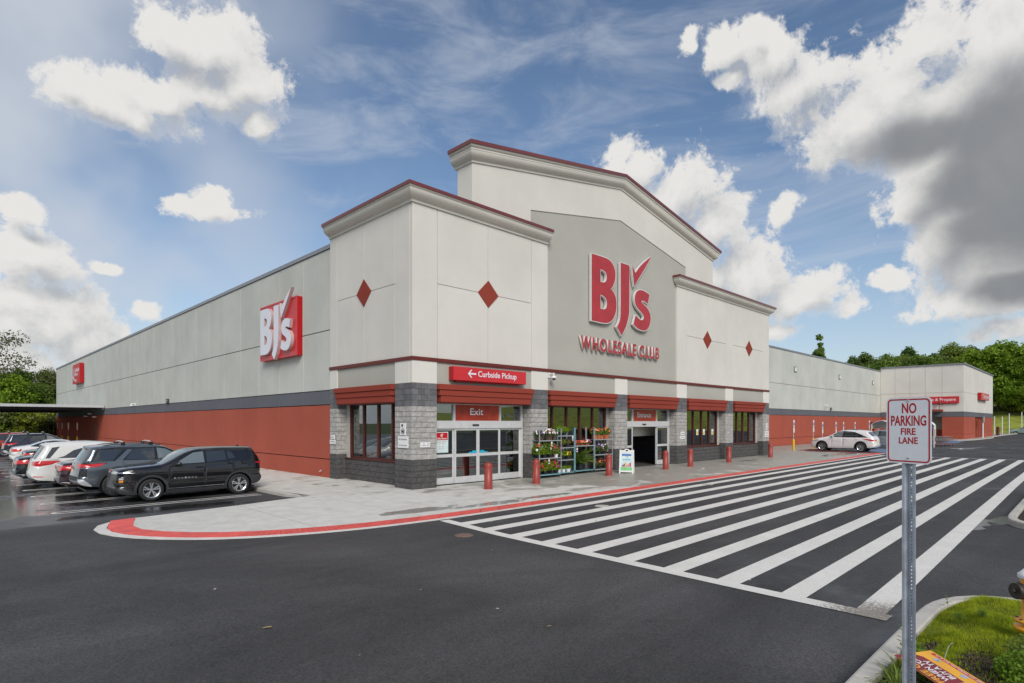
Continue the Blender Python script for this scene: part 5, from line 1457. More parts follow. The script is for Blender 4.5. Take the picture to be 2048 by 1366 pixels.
van['strip'] = [('windscreen', lambda x, z, t: 3.05 < x < 4.05 and z > 1.12 and t < .92), ('rear_window', lambda x, z, t: x < .50 and 1.08 < z < 1.56 and t < .88),
    ('tail_light', lambda x, z, t: x < .3 and .86 < z < 1.02 and t > .66), ('number_plate', lambda x, z, t: x < .3 and .74 < z < .90 and t < .2), ('chrome_trim', lambda x, z, t: x < .3 and .94 < z < .98 and t < .66),
    ('bumper_trim', lambda x, z, t: (x < .6 and z < .30)), ('grille', lambda x, z, t: x > 4.8 and .35 < z < .7 and t < .6)]
build_car('parked_minivan', 'white minivan with wide red tail lamps parked past the maroon sedan', 'car', GR, van, paint('white_car_paint', (0.70, 0.70, 0.68), 0, .25), (-9.46, 12.95, zg(-7, 13)), 0, .10)
build_car('parked_sedan', 'black sedan mostly hidden behind the white minivan, only its rear bumper corner showing', 'car', GR, sedan, black_p, (-9.72, 15.6, zg(-7, 15)), 0, .16)
build_car('parked_sedan', 'black sedan with red tail lamps parked between the minivan and the white sedan', 'car', GR, sedan, paint('gloss_charcoal_paint', (0.015, 0.016, 0.018), .4, .18), (-8.9, 22.6, zg(-7, 22)), 0, .14)
build_car('parked_sedan', 'dark sedan of which only the roof shows over the white minivan', 'car', GR, sedan, paint('slate_car_paint', (0.03, 0.035, 0.045), .4, .2), (-8.1, 25.6, zg(-7, 25)), 0, .16)
build_car('parked_sedan', 'white sedan parked between the black sedan and the dark blue SUV', 'car', GR, sedan, paint('pearl_white_paint', (0.72, 0.72, 0.70), 0, .25), (-8.9, 29.4, zg(-7, 29)), 0, .14)
suvC = dict(suvB); suvC['clad'] = 0; suvC['rails'] = None
build_car('parked_suv', 'dark navy SUV with black roof bars at the left edge of the picture', 'car', GR, suvC, paint('navy_car_paint', (0.018, 0.025, 0.05), .45, .2), (-8.85, 36.4, zg(-7, 36)), 0, .14)
def hatch(root, Wd, s):
    mb = MB(); mb.obox((-.42, 0, 2.02), (.52, 0, .22), (0, .72, 0), (-.015, 0, .035)); part('open_tailgate', mb, [M['alu']], root, bevel=.02)
build_car('parked_suv', 'red car with its tailgate raised, cut by the left edge of the picture', 'car', GR, suvC, paint('red_car_paint', (0.35, 0.03, 0.015), .1, .25), (-9.5, 41.8, zg(-7, 40)), 0, .2, (hatch,))

# crossover in the far row: nose towards the store
cross = dict(L=4.95, hw=.95, xr=1.05, xf=3.98, rw=.375, belt=1.08, crease=.92, tumble=.40,
    top=[(.5, .30), (.1, .36), (.0, .50), (.04, .70), (.06, .95), (.16, 1.16), (.36, 1.30), (.62, 1.52), (.50, 1.58), (.62, 1.62), (1.6, 1.70), (2.3, 1.69), (2.75, 1.58), (3.55, 1.16), (3.8, 1.10), (4.4, 1.0), (4.8, .86), (4.93, .68), (4.95, .45), (4.85, .27), (4.5, .24)],
    clad=.05, mirror=(3.15, 1.16), handles=[(2.2, 1.0), (1.35, 1.02)], wheel='fork', rails=(1.35, 2.35, 1.69, .55))
def sideX(s):
    return [('side_window#1', [(.62, 1.16), (1.0, 1.32), (1.45, 1.50), (1.50, 1.20), (1.1, 1.14)]), ('side_window#2', [(1.54, 1.20), (1.50, 1.52), (2.26, 1.59), (2.32, 1.15), (1.8, 1.14)]),
            ('front_side_window#3', [(2.40, 1.15), (2.34, 1.59), (2.66, 1.53), (3.24, 1.20), (3.28, 1.14)]),
            ('window_trim#1', [(.5, 1.12), (1.0, 1.35), (1.5, 1.55), (2.3, 1.62), (2.72, 1.56), (3.42, 1.13), (2.3, 1.12)]),
            ('seam#1', lineband((3.2, 1.1), (3.25, .35))), ('seam#2', lineband((2.36, 1.12), (2.36, .34))), ('seam#3', lineband((1.5, 1.1), (1.4, .9))),
            ('tail_light#1', [(.06, .86), (.14, .98), (.50, 1.02), (.95, 1.04), (.62, .94), (.3, .84)]), ('headlight#1', [(4.85, .80), (4.3, .94), (4.2, .90), (4.8, .74)]),
            ('cladding', [(3.6, .27), (1.5, .27), (1.5, .2), (3.6, .2)]), ('chrome_trim#1', [(.0, .42), (.5, .34), (.5, .30), (.0, .36)]), ('cladding', [(-.1, .34), (.6, .34), (.6, .2), (-.1, .2)])]
cross['side'] = sideX
cross['strip'] = [('windscreen', lambda x, z, t: 2.8 < x < 3.55 and z > 1.14 and t < .9), ('rear_window', lambda x, z, t: x < .6 and 1.2 < z < 1.54 and t < .84), ('number_plate', lambda x, z, t: x < .3 and .74 < z < .90 and t < .2),
    ('tail_light', lambda x, z, t: x < .4 and .87 < z < .98 and t > .5), ('bumper_trim', lambda x, z, t: (x < .5 and z < .34) or (x > 4.5 and z < .36)), ('grille', lambda x, z, t: x > 4.6 and .36 < z < .86 and t < .5)]
G2 = 'cars in the far row facing the store'
build_car('parked_crossover', 'white crossover with forked alloy wheels parked in the blue bay beyond the yellow posts', 'car', G2, cross, paint('bright_white_paint', (0.78, 0.76, 0.75), 0, .25), (42.72, -4.36, zg(42, -3)), math.pi / 2, .12)[0].scale = (1, 1, 1.05)
build_car('parked_crossover', 'silver crossover beyond the white one, half hidden behind the no parking sign', 'car', G2, cross, paint('silver_car_paint', (0.42, 0.45, 0.48), .6, .25), (51.4, -4.9, zg(51, -3)), math.pi / 2, .2)
build_car('parked_suv', 'pale green SUV far off on the road below the grassy bank', 'car', None, suvC, paint('pale_green_paint', (0.30, 0.40, 0.36), .4, .3), (150.8, -8.2, -.2), math.pi / 2, .3)

# cars standing across the lot behind the camera: they show only as reflections in the store glass
kids_c = kidmap(); src = {o.name: o for o in bpy.data.objects if o.parent is None and o.get('category') == 'car'}
for i, (nm, x, y, a, lab) in enumerate((('parked_minivan', 2.0, -40, 90, 'white minivan parked across the lot, mirrored in the exit doors'), ('parked_crossover', 8.0, -40, 90, 'white crossover parked across the lot, mirrored in the middle window'), ('parked_crossover.001', 20.0, -41, 90, 'silver crossover parked across the lot, mirrored in the right windows'), ('parked_minivan', 31.0, -40, 90, 'white minivan parked across the lot toward the east'), ('parked_suv.001', 14.0, -41, 90, 'grey SUV parked across the lot facing away from the store'))):
    o = copy_tree(src[nm], kids_c); o.location = (x, y, -.014); o.rotation_euler = (0, 0, R(-a)); tag(o, lab, 'car'); o['group'] = 'cars across the lot'

# ------------------------------------------------------------------ logo lettering
LB = [(10.0, 10.4), (10.75, 10.41), (11.29, 10.4), (11.6, 10.3), (11.84, 10.07), (11.93, 9.76), (11.88, 9.42), (11.72, 9.13), (11.52, 8.96), (11.8, 8.84), (11.97, 8.56), (12.02, 8.21), (11.94, 7.82), (11.72, 7.49), (11.36, 7.27), (10.98, 7.22), (10.0, 7.23)]
LB1 = [(10.69, 9.78), (10.94, 9.77), (11.13, 9.68), (11.2, 9.49), (11.16, 9.3), (10.99, 9.18), (10.69, 9.18)]
LB2 = [(10.69, 8.56), (10.94, 8.53), (11.15, 8.41), (11.22, 8.19), (11.16, 7.97), (10.99, 7.88), (10.69, 7.89)]
LJ = [(12.36, 10.42), (13.13, 10.42), (13.13, 8.13), (13.06, 7.78), (12.91, 7.42), (12.7, 7.06), (12.43, 6.77), (12.04, 7.16), (12.23, 7.38), (12.33, 7.64), (12.36, 8.02)]
LK = [(13.37, 10.48), (13.68, 10.14), (14.03, 10.5), (14.57, 10.91), (15.19, 11.29), (14.66, 10.65), (14.12, 10.05), (13.57, 9.43), (13.48, 9.84)]
LS = [(15.01, 9.21), (14.66, 9.31), (14.23, 9.35), (13.9, 9.27), (13.69, 9.09), (13.6, 8.83), (13.63, 8.61), (13.72, 8.44), (13.94, 8.3), (14.3, 8.13), (14.46, 8.0), (14.44, 7.84), (14.25, 7.75), (14.01, 7.8), (13.69, 7.95), (13.49, 7.46), (13.76, 7.32), (14.12, 7.24), (14.57, 7.23), (14.89, 7.4), (15.08, 7.68), (15.14, 7.99), (15.05, 8.26), (14.8, 8.48), (14.48, 8.61), (14.25, 8.7), (14.23, 8.77), (14.43, 8.82), (14.84, 8.7)]
def rnd(p, corner):
    """round every vertex of a ring except the listed corners"""
    out = []; n = len(p)
    for i in range(n):
        a, b, c = p[i - 1], p[i], p[(i + 1) % n]
        if i in corner: out.append(b); continue
        for t in (.25, ): out += [(b[0] + (a[0] - b[0]) * t, b[1] + (a[1] - b[1]) * t), (b[0] + (c[0] - b[0]) * t, b[1] + (c[1] - b[1]) * t)]
    return out
GL = [(rnd(LB, {0, 8, 16}), [rnd(LB1, {0, 6}), rnd(LB2, {0, 6})]), (rnd(LJ, {0, 1, 6, 7}), []), (rnd(LK, {0, 1, 4, 7}), []), (rnd(LS, {0, 14, 15, 28}), [])]
def grow(ring, d):
    n = len(ring); out = []
    ar = sum(ring[i][0] * ring[(i + 1) % n][1] - ring[(i + 1) % n][0] * ring[i][1] for i in range(n))
    s = 1 if ar < 0 else -1
    for i in range(n):
        a, b, c = ring[i - 1], ring[i], ring[(i + 1) % n]
        e1 = Vector((b[0] - a[0], b[1] - a[1])); e2 = Vector((c[0] - b[0], c[1] - b[1]))
        if e1.length < 1e-6 or e2.length < 1e-6: out.append(b); continue
        e1.normalize(); e2.normalize(); nn_ = Vector((-(e1.y + e2.y), e1.x + e2.x)) * s
        if nn_.length < .4: out.append((b[0], b[1])); continue
        nn_.normalize(); out.append((b[0] + nn_.x * d, b[1] + nn_.y * d))
    return out
def letters(root, mapf, d0, d1, face, side, rim, faceinset=.035):
    for outer, holes in GL:
        mb = MB(); solid_glyph(mb, grow(outer, faceinset), [grow(h, -faceinset) for h in holes], mapf, d0, d1, 0, 0)
        l = part('letter', mb, [side], root)
        mb = MB(); solid_glyph(mb, outer, holes, mapf, d1, d1 + (d1 - d0) * .03, 0, 0); part('letter_face', mb, [face], l)
logo = tag(empty('logo_letters', (0, 0, 0)), 'giant red raised logo letters with a check mark on the grey gable', 'sign')
letters(logo, lambda a, b, d: (-12.052 + (a + 12.052) * 1.0118, d, 2.4 + (b - 2.4) * 1.0118), .04, -.09, M['letter_red'], M['letter_side'], None)
def lettering(root, txt, x0, x1, z0, z1, axis, face, fm, sm_, depth, bold):
    """channel letters, each letter its own piece; spaced by the font"""
    cu = bpy.data.curves.new('t', 'FONT'); cu.size = 1.0; cu.offset = bold
    o = bpy.data.objects.new('t', cu); C.objects.link(o)
    def width(s):
        cu.body = s; dg = bpy.context.evaluated_depsgraph_get(); dg.update()
        me = bpy.data.meshes.new_from_object(o.evaluated_get(dg)); xs = [v.co.x for v in me.vertices]; ys = [v.co.y for v in me.vertices]
        bpy.data.meshes.remove(me); return (min(xs), max(xs), min(ys), max(ys))
    full = width(txt); k = (x1 - x0) / (full[1] - full[0]); kz = (z1 - z0) / (full[3] - full[2])
    res = []
    for i, ch in enumerate(txt):
        if ch == ' ': continue
        a = width(txt[:i + 1]); b = width(ch); w = b[1] - b[0]
        right = a[1]; res.append((ch, (right - w - full[0]) * k, w * k, (b[2] - full[2]) * kz, (b[3] - b[2]) * kz))
    bpy.data.objects.remove(o); bpy.data.curves.remove(cu)
    for ch, u, w, zz, h in res:
        if axis == 'x': org, xd = (x0 + u, face, z0 + zz), (1, 0, 0)
        else: org, xd = (face, x1 - u, z0 + zz), (0, -1, 0)
        text_obj('letter', ch, fm, root, org, xd, (0, 0, 1), w * .90, h, depth, bold * (1.0 if ch not in 'I' else .5), side_mat=sm_)
wc = tag(empty('wordmark_letters', (0, 0, 0)), 'row of red capitals reading WHOLESALE CLUB under the big logo', 'sign')
lettering(wc, 'WHOLESALE CLUB', 9.43, 16.36, 5.86, 6.51, 'x', .03, M['letter_red'], M['letter_side'], .11, .03)
# red cabinet with white letters on the side wall
lb = tag(empty('logo_sign', (0, 0, 0)), 'red square cabinet sign with white logo letters on the long side wall', 'sign')
boxpart('cabinet', M['sign_side_red'], lb, -.18, .08, 8.91, 13.18, 5.53, 8.28, bevel=.02)
mb = MB(); mb.box(-.19, -.172, 8.97, 13.12, 5.61, 8.20); part('cabinet_face', mb, M['sign_face_red'], lb)
for q in ((-.21, -.17, 8.905, 13.185, 5.525, 5.605), (-.21, -.17, 8.905, 13.185, 8.205, 8.285), (-.21, -.17, 8.905, 8.965, 5.605, 8.205), (-.21, -.17, 13.125, 13.185, 5.605, 8.205)): boxpart('cabinet_rim', M['sign_face_red'], lb, *q)
S_ = .700
letters(lb, lambda a, b, d: (d, 12.84 - (a - 10.0) * S_, 5.81 + (b - 7.23) * .713), -.18, -.34, M['letter_white'], M['letter_pink'], None, .02)

def cabinet(label, axis, u0, u1, z0, z1, wall, depth, txt=None, back=.12, tb=None, th=None, arrow=None, name='wall_sign'):
    s = tag(empty(name, (0, 0, 0)), label, 'sign')
    f = wall - depth
    def bx(nm, m, a, b, c0, c1, q0, q1, bevel=0):
        return boxpart(nm, m, s, a, b, c0, c1, q0, q1, bevel=bevel) if axis == 'x' else boxpart(nm, m, s, c0, c1, a, b, q0, q1, bevel=bevel)
    bx('cabinet', M['sign_side_red'], u0, u1, f, wall - .03, z0, z1, .008)
    bx('cabinet_face', M['sign_face_red'], u0 + .01, u1 - .01, f - .006, f - .001, z0 + .01, z1 - .01)
    bx('raceway', M['sign_side_red'], u0 + .25, u1 - .25, wall - .12, wall, z0 - .05, z0 + .1)
    if txt:
        for (t, a, b, zz, hh) in txt:
            if axis == 'x': text_obj('lettering', t, M['letter_white'], s, (a, f - .008, zz), (1, 0, 0), (0, 0, 1), b - a, hh, .006, .010)
            else: text_obj('lettering', t, M['letter_white'], s, (f - .008, b, zz), (0, -1, 0), (0, 0, 1), b - a, hh, .006, .010)
    if arrow:
        cx, cz, L, ang = arrow; ca, sa = math.cos(ang), math.sin(ang); t = L * .075
        poly = [(-L / 2, 0), (-L / 2 + L * .36, L * .36), (-L / 2 + L * .52, L * .36), (-L / 2 + L * .24, t), (L / 2, t), (L / 2, -t), (-L / 2 + L * .24, -t), (-L / 2 + L * .52, -L * .36), (-L / 2 + L * .36, -L * .36)]
        mb = MB(); vv, ff = tri_poly(poly)
        for x, y in vv:
            a, b = x * ca - y * sa, x * sa + y * ca
            mb.v.append((cx + a, f - .012, cz + b) if axis == 'x' else (f - .012, cx - a, cz + b))
        for q in ff: mb.f.append(q); mb.m.append(0)
        part('arrow', mb, M['letter_white'], s)
    return s
cabinet('long red sign reading Curbside Pickup with an arrow over the exit doors', 'x', 1.66, 5.56, 3.99, 4.51, 0.03, .30,
        [('Curbside Pickup', 2.88, 4.98, 4.10, .30)], arrow=(2.57, 4.27, .42, 0))
cabinet('small red sign with arrow reading Curbside Pickup Here high on the far side wall', 'y', 65.6, 70.4, 7.02, 9.31, 0.05, .42,
        [('Curbside', 65.9, 69.1, 8.35, .5), ('Pickup', 66.9, 69.1, 7.80, .5), ('Here', 67.6, 69.1, 7.22, .42)], arrow=(69.75, 8.1, 1.5, math.pi / 2))
cabinet('red sign ending in ice and Propane on the far service block', 'y', -3.30, 3.6, 5.08, 6.03, 88.42, .25,
        [('Service & Propane', -2.95, 1.15, 5.30, .52)])
cabinet('small red sign on the right hand face of the far service block', 'x', 100.63, 109.2, 5.9, 6.95, -3.82, .45,
        [('Tire Center', 102.6, 108.9, 6.15, .6)])
# red awning on the service block with gooseneck lamps
sa_ = tag(empty('bay_awning', (0, 0, 0)), 'flat red metal awning over the service bay with two lamp arms', 'awning')
boxpart('awning_slab', M['fascia_red'], sa_, 86.9, 88.44, -1.5, 2.9, 3.98, 4.22)
for y in (.17, -1.2):
    g_ = tag(empty('gooseneck_lamp', (88.4, y, 4.9)), 'small dark gooseneck lamp %s over the service bay sign' % ('nearer the corner' if y < 0 else 'farther from the corner'), 'lamp', 'lamps over the service bay')
    mb = MB(); mb.tube((-1.0, .0, -.65), (-.55, .0, .3), .035, n=6); part('lamp_arm', mb, M['strip_red'], g_)
    mb = MB(); mb.tube((-.6, 0, .05), (-.45, 0, .5), .20, .09, 10); part('lamp_shade', mb, M['strip_red'], g_)

# ------------------------------------------------------------------ bollards
mb = MB(); mb.lathe([(.165, 0), (.165, .02), (.15, .022), (.15, .83)] + [(.15 * math.cos(t), .83 + .14 * math.sin(t)) for t in [i * math.pi / 2 / 7 for i in range(1, 8)]], 28)
bol_me = mb.mesh('red_bollard', M['bollard_red'], True)
bl = ['in front of the exit doors', 'in front of the first flower cart', 'beside the white A-frame board', 'before the entrance doors', 'before the fourth block pier', 'before the windows right of the entrance', 'at the far corner of the entrance front']
for i, (x, y) in enumerate([(2.12, -1.70), (4.73, -1.63), (9.61, -1.57), (14.58, -1.51), (17.2, -1.47), (21.91, -1.45), (28.93, -1.14)]):
    o = link('bollard', bol_me, None, (x, y, 0)); tag(o, 'red domed bollard ' + bl[i], 'bollard', 'red bollards along the store front')

# ------------------------------------------------------------------ no parking sign
sg = tag(empty('no_parking_sign', (-7.277, -16.347, 0), math.atan2(-.929, -.354)), 'white No Parking Fire Lane sign with red border on a steel post', 'sign')
mb = MB()   # local x: to the right on the face, local -y: out of the face ; u-channel post
hp = .0254; zz = .05
for x0, x1 in ((-.016, -.005), (.005, .016)): mb.box(x0, x1, .042, .046, 0, 2.36)
k = 0
while zz < 2.3: mb.box(-.005, .005, .0421, .0459, zz + .010, zz + hp); zz += hp
for s in (-1, 1):
    P = [(s * .016, .012), (s * .020, .013), (s * .031, .041), (s * .046, .042), (s * .046, .046), (s * .028, .045), (s * .016, .017)]
    mb.prism(P, lambda a, b, d: (a, .058 - b, d), 0, 2.36)
part('channel_post', mb, M['steel'], sg)
def rrect(w, h, r, n=8, cx=0, cz=0):
    out = []
    for qx, qz, a in ((1, 1, 0), (-1, 1, 90), (-1, -1, 180), (1, -1, 270)):
        for i in range(n + 1):
            t = R(a + 90 * i / n); out.append((cx + qx * (w / 2 - r) + r * math.cos(t), cz + qz * (h / 2 - r) + r * math.sin(t)))
    return out
SZ = 2.345; fy_ = lambda a, b, d: (a, d, SZ + b)
mb = MB(); solid_glyph(mb, rrect(.305, .457, .034), [], fy_, .010, .0078, 0, 0); mb.face([fy_(a, b, .0102) for a, b in rrect(.305, .457, .034)]); part('sign_plate', mb, M['sign_white'], sg)
mb = MB(); solid_glyph(mb, rrect(.285, .437, .027), [rrect(.266, .418, .019)], fy_, .0078, .0072, 0, 0); part('sign_border', mb, M['sign_red'], sg)
cwi = .255
for t, w, z0, h in (('NO', .098, .118, .072), ('PARKING', .238, .032, .072), ('FIRE', .100, -.030, .046), ('LANE', .128, -.092, .046)):
    text_obj('lettering', t, M['sign_red'], sg, (-w / 2 + (.006 if t == 'NO' else 0), .0077, SZ + z0), (1, 0, 0), (0, 0, 1), w, h, .0006, .024)
for z in (.205, -.190):
    mb = MB(); mb.lathe([(0, -.006), (.005, -.006), (.0065, -.002), (.009, -.001), (.009, 0)], 12, 'y', (0, .0075, SZ + z)); part('bolt', mb, M['steel'], sg)

# ------------------------------------------------------------------ hydrant
hy = tag(empty('fire_hydrant', (-3.98, -16.80, .16), R(0)), 'yellow fire hydrant with white bonnet and dark caps, cut by the right edge', 'hydrant')
mb = MB(); mb.lathe([(.0, -.1), (.085, -.1), (.085, .08), (.165, .085), (.17, .10), (.17, .125), (.10, .135), (.10, .165), (.165, .17), (.165, .195), (.11, .21), (.105, .42), (.115, .45), (.118, .62), (.11, .64)], 28); part('barrel', mb, M['hyd_yellow'], hy, smooth=True)
mb = MB()
for i in range(8):
    a = 2 * math.pi * i / 8; mb.lathe([(0, .21), (.014, .21), (.016, .20), (.016, .165)], 6, 'z', (.142 * math.cos(a), .142 * math.sin(a), 0))
part('flange_bolts', mb, M['castiron'], hy)['kind'] = 'stuff'
mb = MB(); mb.lathe([(.135, .625), (.14, .64), (.14, .665), (.12, .68), (.09, .715), (.05, .735), (.028, .74), (.028, .78), (0, .785)], 28); part('bonnet', mb, M['white'], hy, smooth=True)
for ang, rr, ln in ((R(135), .082, .19), (R(225), .055, .16), (R(45), .055, .16)):
    c_, s_ = math.cos(ang), math.sin(ang); d_ = Vector((c_, s_, 0)); zc_ = .50
    mb = MB(); mb.tube(Vector((0, 0, zc_)), d_ * (ln - .03) + Vector((0, 0, zc_)), rr * .8, n=20); part('nozzle', mb, M['hyd_yellow'], hy)
    mb = MB(); mb.tube(d_ * (ln - .045) + Vector((0, 0, zc_)), d_ * (ln - .02) + Vector((0, 0, zc_)), rr * 1.05, n=20); mb.tube(d_ * (ln - .018) + Vector((0, 0, zc_)), d_ * (ln + .015) + Vector((0, 0, zc_)), rr * 1.0, n=20); mb.tube(d_ * (ln + .015) + Vector((0, 0, zc_)), d_ * (ln + .045) + Vector((0, 0, zc_)), .022, n=5)
    part('nozzle_cap', mb, M['castiron'], hy)

# ------------------------------------------------------------------ printed yard sign lying in the mulch
A_, B_, C_ = Vector((-5.90, -15.97, .30)), Vector((-5.53, -16.18, .30)), Vector((-5.91, -16.65, .24))
D_ = A_ + (C_ - B_)
ux = (A_ - D_).normalized(); uy = (A_ - B_).normalized(); wid, hei = (A_ - D_).length, (A_ - B_).length; un = ux.cross(uy)
if un.z < 0: un = -un
O_ = D_ + (B_ - A_)          # lower-left of the print when read the right way up
ys_g = tag(empty('yard_sign', (0, 0, 0)), 'fallen yellow and red printed yard sign lying upside down in the mulch', 'sign')
def yp(a, b, l=0): return tuple(O_ + ux * (a * wid) + uy * (b * hei) + un * l)
mb = MB()
mb.face([yp(0, 0), yp(1, 0), yp(1, 1), yp(0, 1)]); mb.face([yp(0, 0, -.005), yp(0, 1, -.005), yp(1, 1, -.005), yp(1, 0, -.005)])
for a, b in (((0, 0), (1, 0)), ((1, 0), (1, 1)), ((1, 1), (0, 1)), ((0, 1), (0, 0))): mb.face([yp(*a), yp(*b), yp(*b, -.005), yp(*a, -.005)])
part('sign_sheet', mb, M['yel_print'], ys_g)
mb = MB(); mb.face([yp(.16, .40, .0008), yp(.86, .40, .0008), yp(1, .56, .0008), yp(1, 1, .0008), yp(.16, 1, .0008)]); part('red_panel', mb, M['maroon_print'], ys_g)
mb = MB(); mb.face([yp(.02, .04, .0008), yp(.92, .04, .0008), yp(.92, .13, .0008), yp(.02, .13, .0008)]); part('red_band', mb, M['sign_red'], ys_g)
for t, a, b, w, h, m in (('FREE GAS', .22, .80, .70, .15, M['yel_print']), ('WHEN YOU', .24, .62, .66, .14, M['white']), ('BUY A TV', .26, .44, .50, .14, M['white']), ('FREE GAS WHEN YOU BUY A TV', .06, .06, .80, .045, M['pale_ink'])):
    text_obj('print', t, m, ys_g, yp(a, b, .0012), ux, uy, w * wid, h * hei, .0006, .02)
mb = MB(); 
for a in (.28, .74):
    c_ = Vector(yp(a, .22, .0012)); mb.face([tuple(c_ + ux * .032 * math.cos(t) + uy * .032 * math.sin(t)) for t in [2 * math.pi * i / 14 for i in range(14)]])
part('printed_wheels', mb, M['steel'], ys_g)['kind'] = 'stuff'
mb = MB(); pr = None
for i in range(11):
    t = i / 10; p = (-5.70 + .62 * t, -16.30 + .02 * t, .27 + .05 * math.sin(t * 3)); 
    if pr: mb.tube(pr, p, .0022, n=5)
    pr = p
tag(part('wire_stake', mb, M['steel']), 'thin bent wire stake over the mulch behind the fallen sign', 'stake')

# ------------------------------------------------------------------ cameras, lamps, small boxes on the walls
def dome_cam(loc, rz, label):
    c_ = tag(empty('dome_camera', loc, rz), label, 'camera', 'dome cameras on the walls')     # arm points to local -y
    mb = MB(); mb.box(-.06, .06, -.05, 0, -.12, .12); mb.tube((0, 0, .06), (0, -.32, .06), .03, n=8); mb.tube((0, -.30, .07), (0, -.30, -.06), .035, n=8); part('bracket', mb, M['white'], c_)
    mb = MB(); mb.lathe([(0, -.04), (.10, -.06), (.125, -.10), (.125, -.15), (.085, -.16)], 20, 'z', (0, -.30, 0)); part('housing', mb, M['white'], c_, smooth=True)
    mb = MB(); mb.lathe([(.08, -.155)] + [(.08 * math.cos(t), -.16 - .08 * math.sin(t)) for t in [i * math.pi / 2 / 5 for i in range(6)]], 16, 'z', (0, -.30, 0)); part('dome', mb, M['glossblack'], c_, smooth=True)
dome_cam((7.32, .03, 4.50), 0, 'white dome camera on the stucco between the exit and the big logo')
dome_cam((0.05, 41.0, 3.95), -math.pi / 2, 'white dome camera on the long side wall above the grey band')
dome_cam((63.4, 6.12, 4.45), 0, 'white dome camera on the far right hand wall above the parked white car')
for x in (54.0, 69.1, 84.2):
    w_ = tag(empty('wall_light', (x, 6.1, 8.15)), 'square wall light high on the far wall, %s' % {54.0: 'nearest the entrance front', 69.1: 'the middle one', 84.2: 'nearest the service block'}[x], 'light', 'square wall lights')
    boxpart('housing', M['cap_grey'], w_, -.36, .36, -.05, 0, -.30, .30, bevel=.01); boxpart('lens', M['white'], w_, -.26, .26, -.06, -.045, -.21, .21)
for (x, y, z, ax, lab) in ((65.6, 6.1, 4.05, 'x', 'small dark louvred box on the far wall above the grey band'), (.05, 31.0, 3.97, 'y', 'small dark louvred box on the side wall above the grey band')):
    mb = MB()
    for k in range(3):
        mb.box(-.18, .18, -.12, 0, -.16 + .12 * k, -.08 + .12 * k)
    o = part('horn_box', mb, M['trim'], loc=(x, y, z)); o.rotation_euler = (0, 0, 0 if ax == 'x' else -math.pi / 2); tag(o, lab, 'box')
d_ = tag(empty('wall_door', (83.0, 6.1, 0)), 'maroon steel door in the far wall behind the parked cars', 'door')
boxpart('leaf', M['door_red'], d_, .1, 1.5, -.05, .03, 0, 2.3); boxpart('frame', M['strip_red'], d_, 0, .1, -.07, .03, 0, 2.45); boxpart('frame', M['strip_red'], d_, 1.5, 1.6, -.07, .03, 0, 2.45); boxpart('frame', M['strip_red'], d_, .1, 1.5, -.07, .03, 2.3, 2.45)
for (y, z) in ((6.9, .28),):
    mb = MB(); mb.tube((0, y, z), (-.06, y, z), .04, n=10); mb.tube((-.04, y, z), (-.10, y, z - .04), .015, n=6); tag(part('hose_bib', mb, M['steel']), 'small metal hose tap low on the red side wall by the corner', 'tap')

# notices on the piers
def notice(label, axis, u0, u1, z0, z1, d, bits=()):
    n_ = tag(empty('notice', (0, 0, 0)), label, 'notice')
    if axis == 'x': boxpart('notice_plate', M['white'], n_, u0, u1, d - .03, d, z0, z1)
    else: boxpart('notice_plate', M['white'], n_, d - .03, d, u0, u1, z0, z1)
    for t, a, b, q0, q1 in bits:
        if t.startswith('#'):
            mb = MB()
            if t == '#ring':
                oc = [((a + b) / 2 + (b - a) / 2 * math.cos(i * .45), (q0 + q1) / 2 + (b - a) / 2 * math.sin(i * .45)) for i in range(14)]
                ic = [((a + b) / 2 + (b - a) / 2.6 * math.cos(i * .45), (q0 + q1) / 2 + (b - a) / 2.6 * math.sin(i * .45)) for i in range(14)]
                solid_glyph(mb, oc, [ic], (lambda p, q, e: (p, e, q)) if axis == 'x' else (lambda p, q, e: (e, p, q)), d - .031, d - .033, 0, 0)
            else:
                if axis == 'x': mb.box(a, b, d - .033, d - .0305, q0, q1)
                else: mb.box(d - .033, d - .0305, a, b, q0, q1)
            part('pictogram', mb, M['ink'], n_)
        elif axis == 'x': text_obj('notice_text', t, M['ink'], n_, (a, d - .031, q0), (1, 0, 0), (0, 0, 1), b - a, q1 - q0, .001, .01)
        else: text_obj('notice_text', t, M['ink'], n_, (d - .031, b, q0), (0, -1, 0), (0, 0, 1), b - a, q1 - q0, .001, .01)
notice('white pictogram notice, the upper one on the corner pier', 'y', .37, .70, 1.94, 2.38, -.006, [('#blk', .52, .62, 2.24, 2.34), ('#ring', .42, .64, 1.98, 2.18), ('#blk', .47, .60, 2.03, 2.12)])
notice('white No Solicitation notice on the left face of the corner pier', 'y', .22, .84, 1.48, 1.90, -.006, [('No Solicitation', .27, .79, 1.76, 1.83), ('No Solicitaciones', .27, .79, 1.55, 1.60)])
notice('small white No Smoking notice on the front of the corner pier', 'x', .34, .77, 1.50, 1.68, -.006, [('No', .45, .53, 1.61, 1.65), ('Smoking', .38, .58, 1.54, 1.59), ('#ring', .62, .73, 1.53, 1.65)])
notice('upper small white notice on the pier by the long wall', 'y', 5.66, 5.98, 1.70, 1.86, -.006, [('Notice', 5.7, 5.94, 1.75, 1.81)])
notice('lower small white notice on the pier by the long wall', 'y', 5.60, 6.06, 1.49, 1.66, -.006, [('No Smoking', 5.72, 6.02, 1.55, 1.61), ('#ring', 5.62, 5.70, 1.53, 1.62)])
notice('small white notice on the pier right of the entrance doors', 'x', 18.75, 19.15, 1.66, 1.86, -.006, [('Notice', 18.8, 19.1, 1.72, 1.80)])
notice('white No Smoking notice low on the pier right of the entrance', 'x', 18.7, 19.25, 1.44, 1.62, -.006, [('No Smoking', 18.78, 19.2, 1.5, 1.56)])
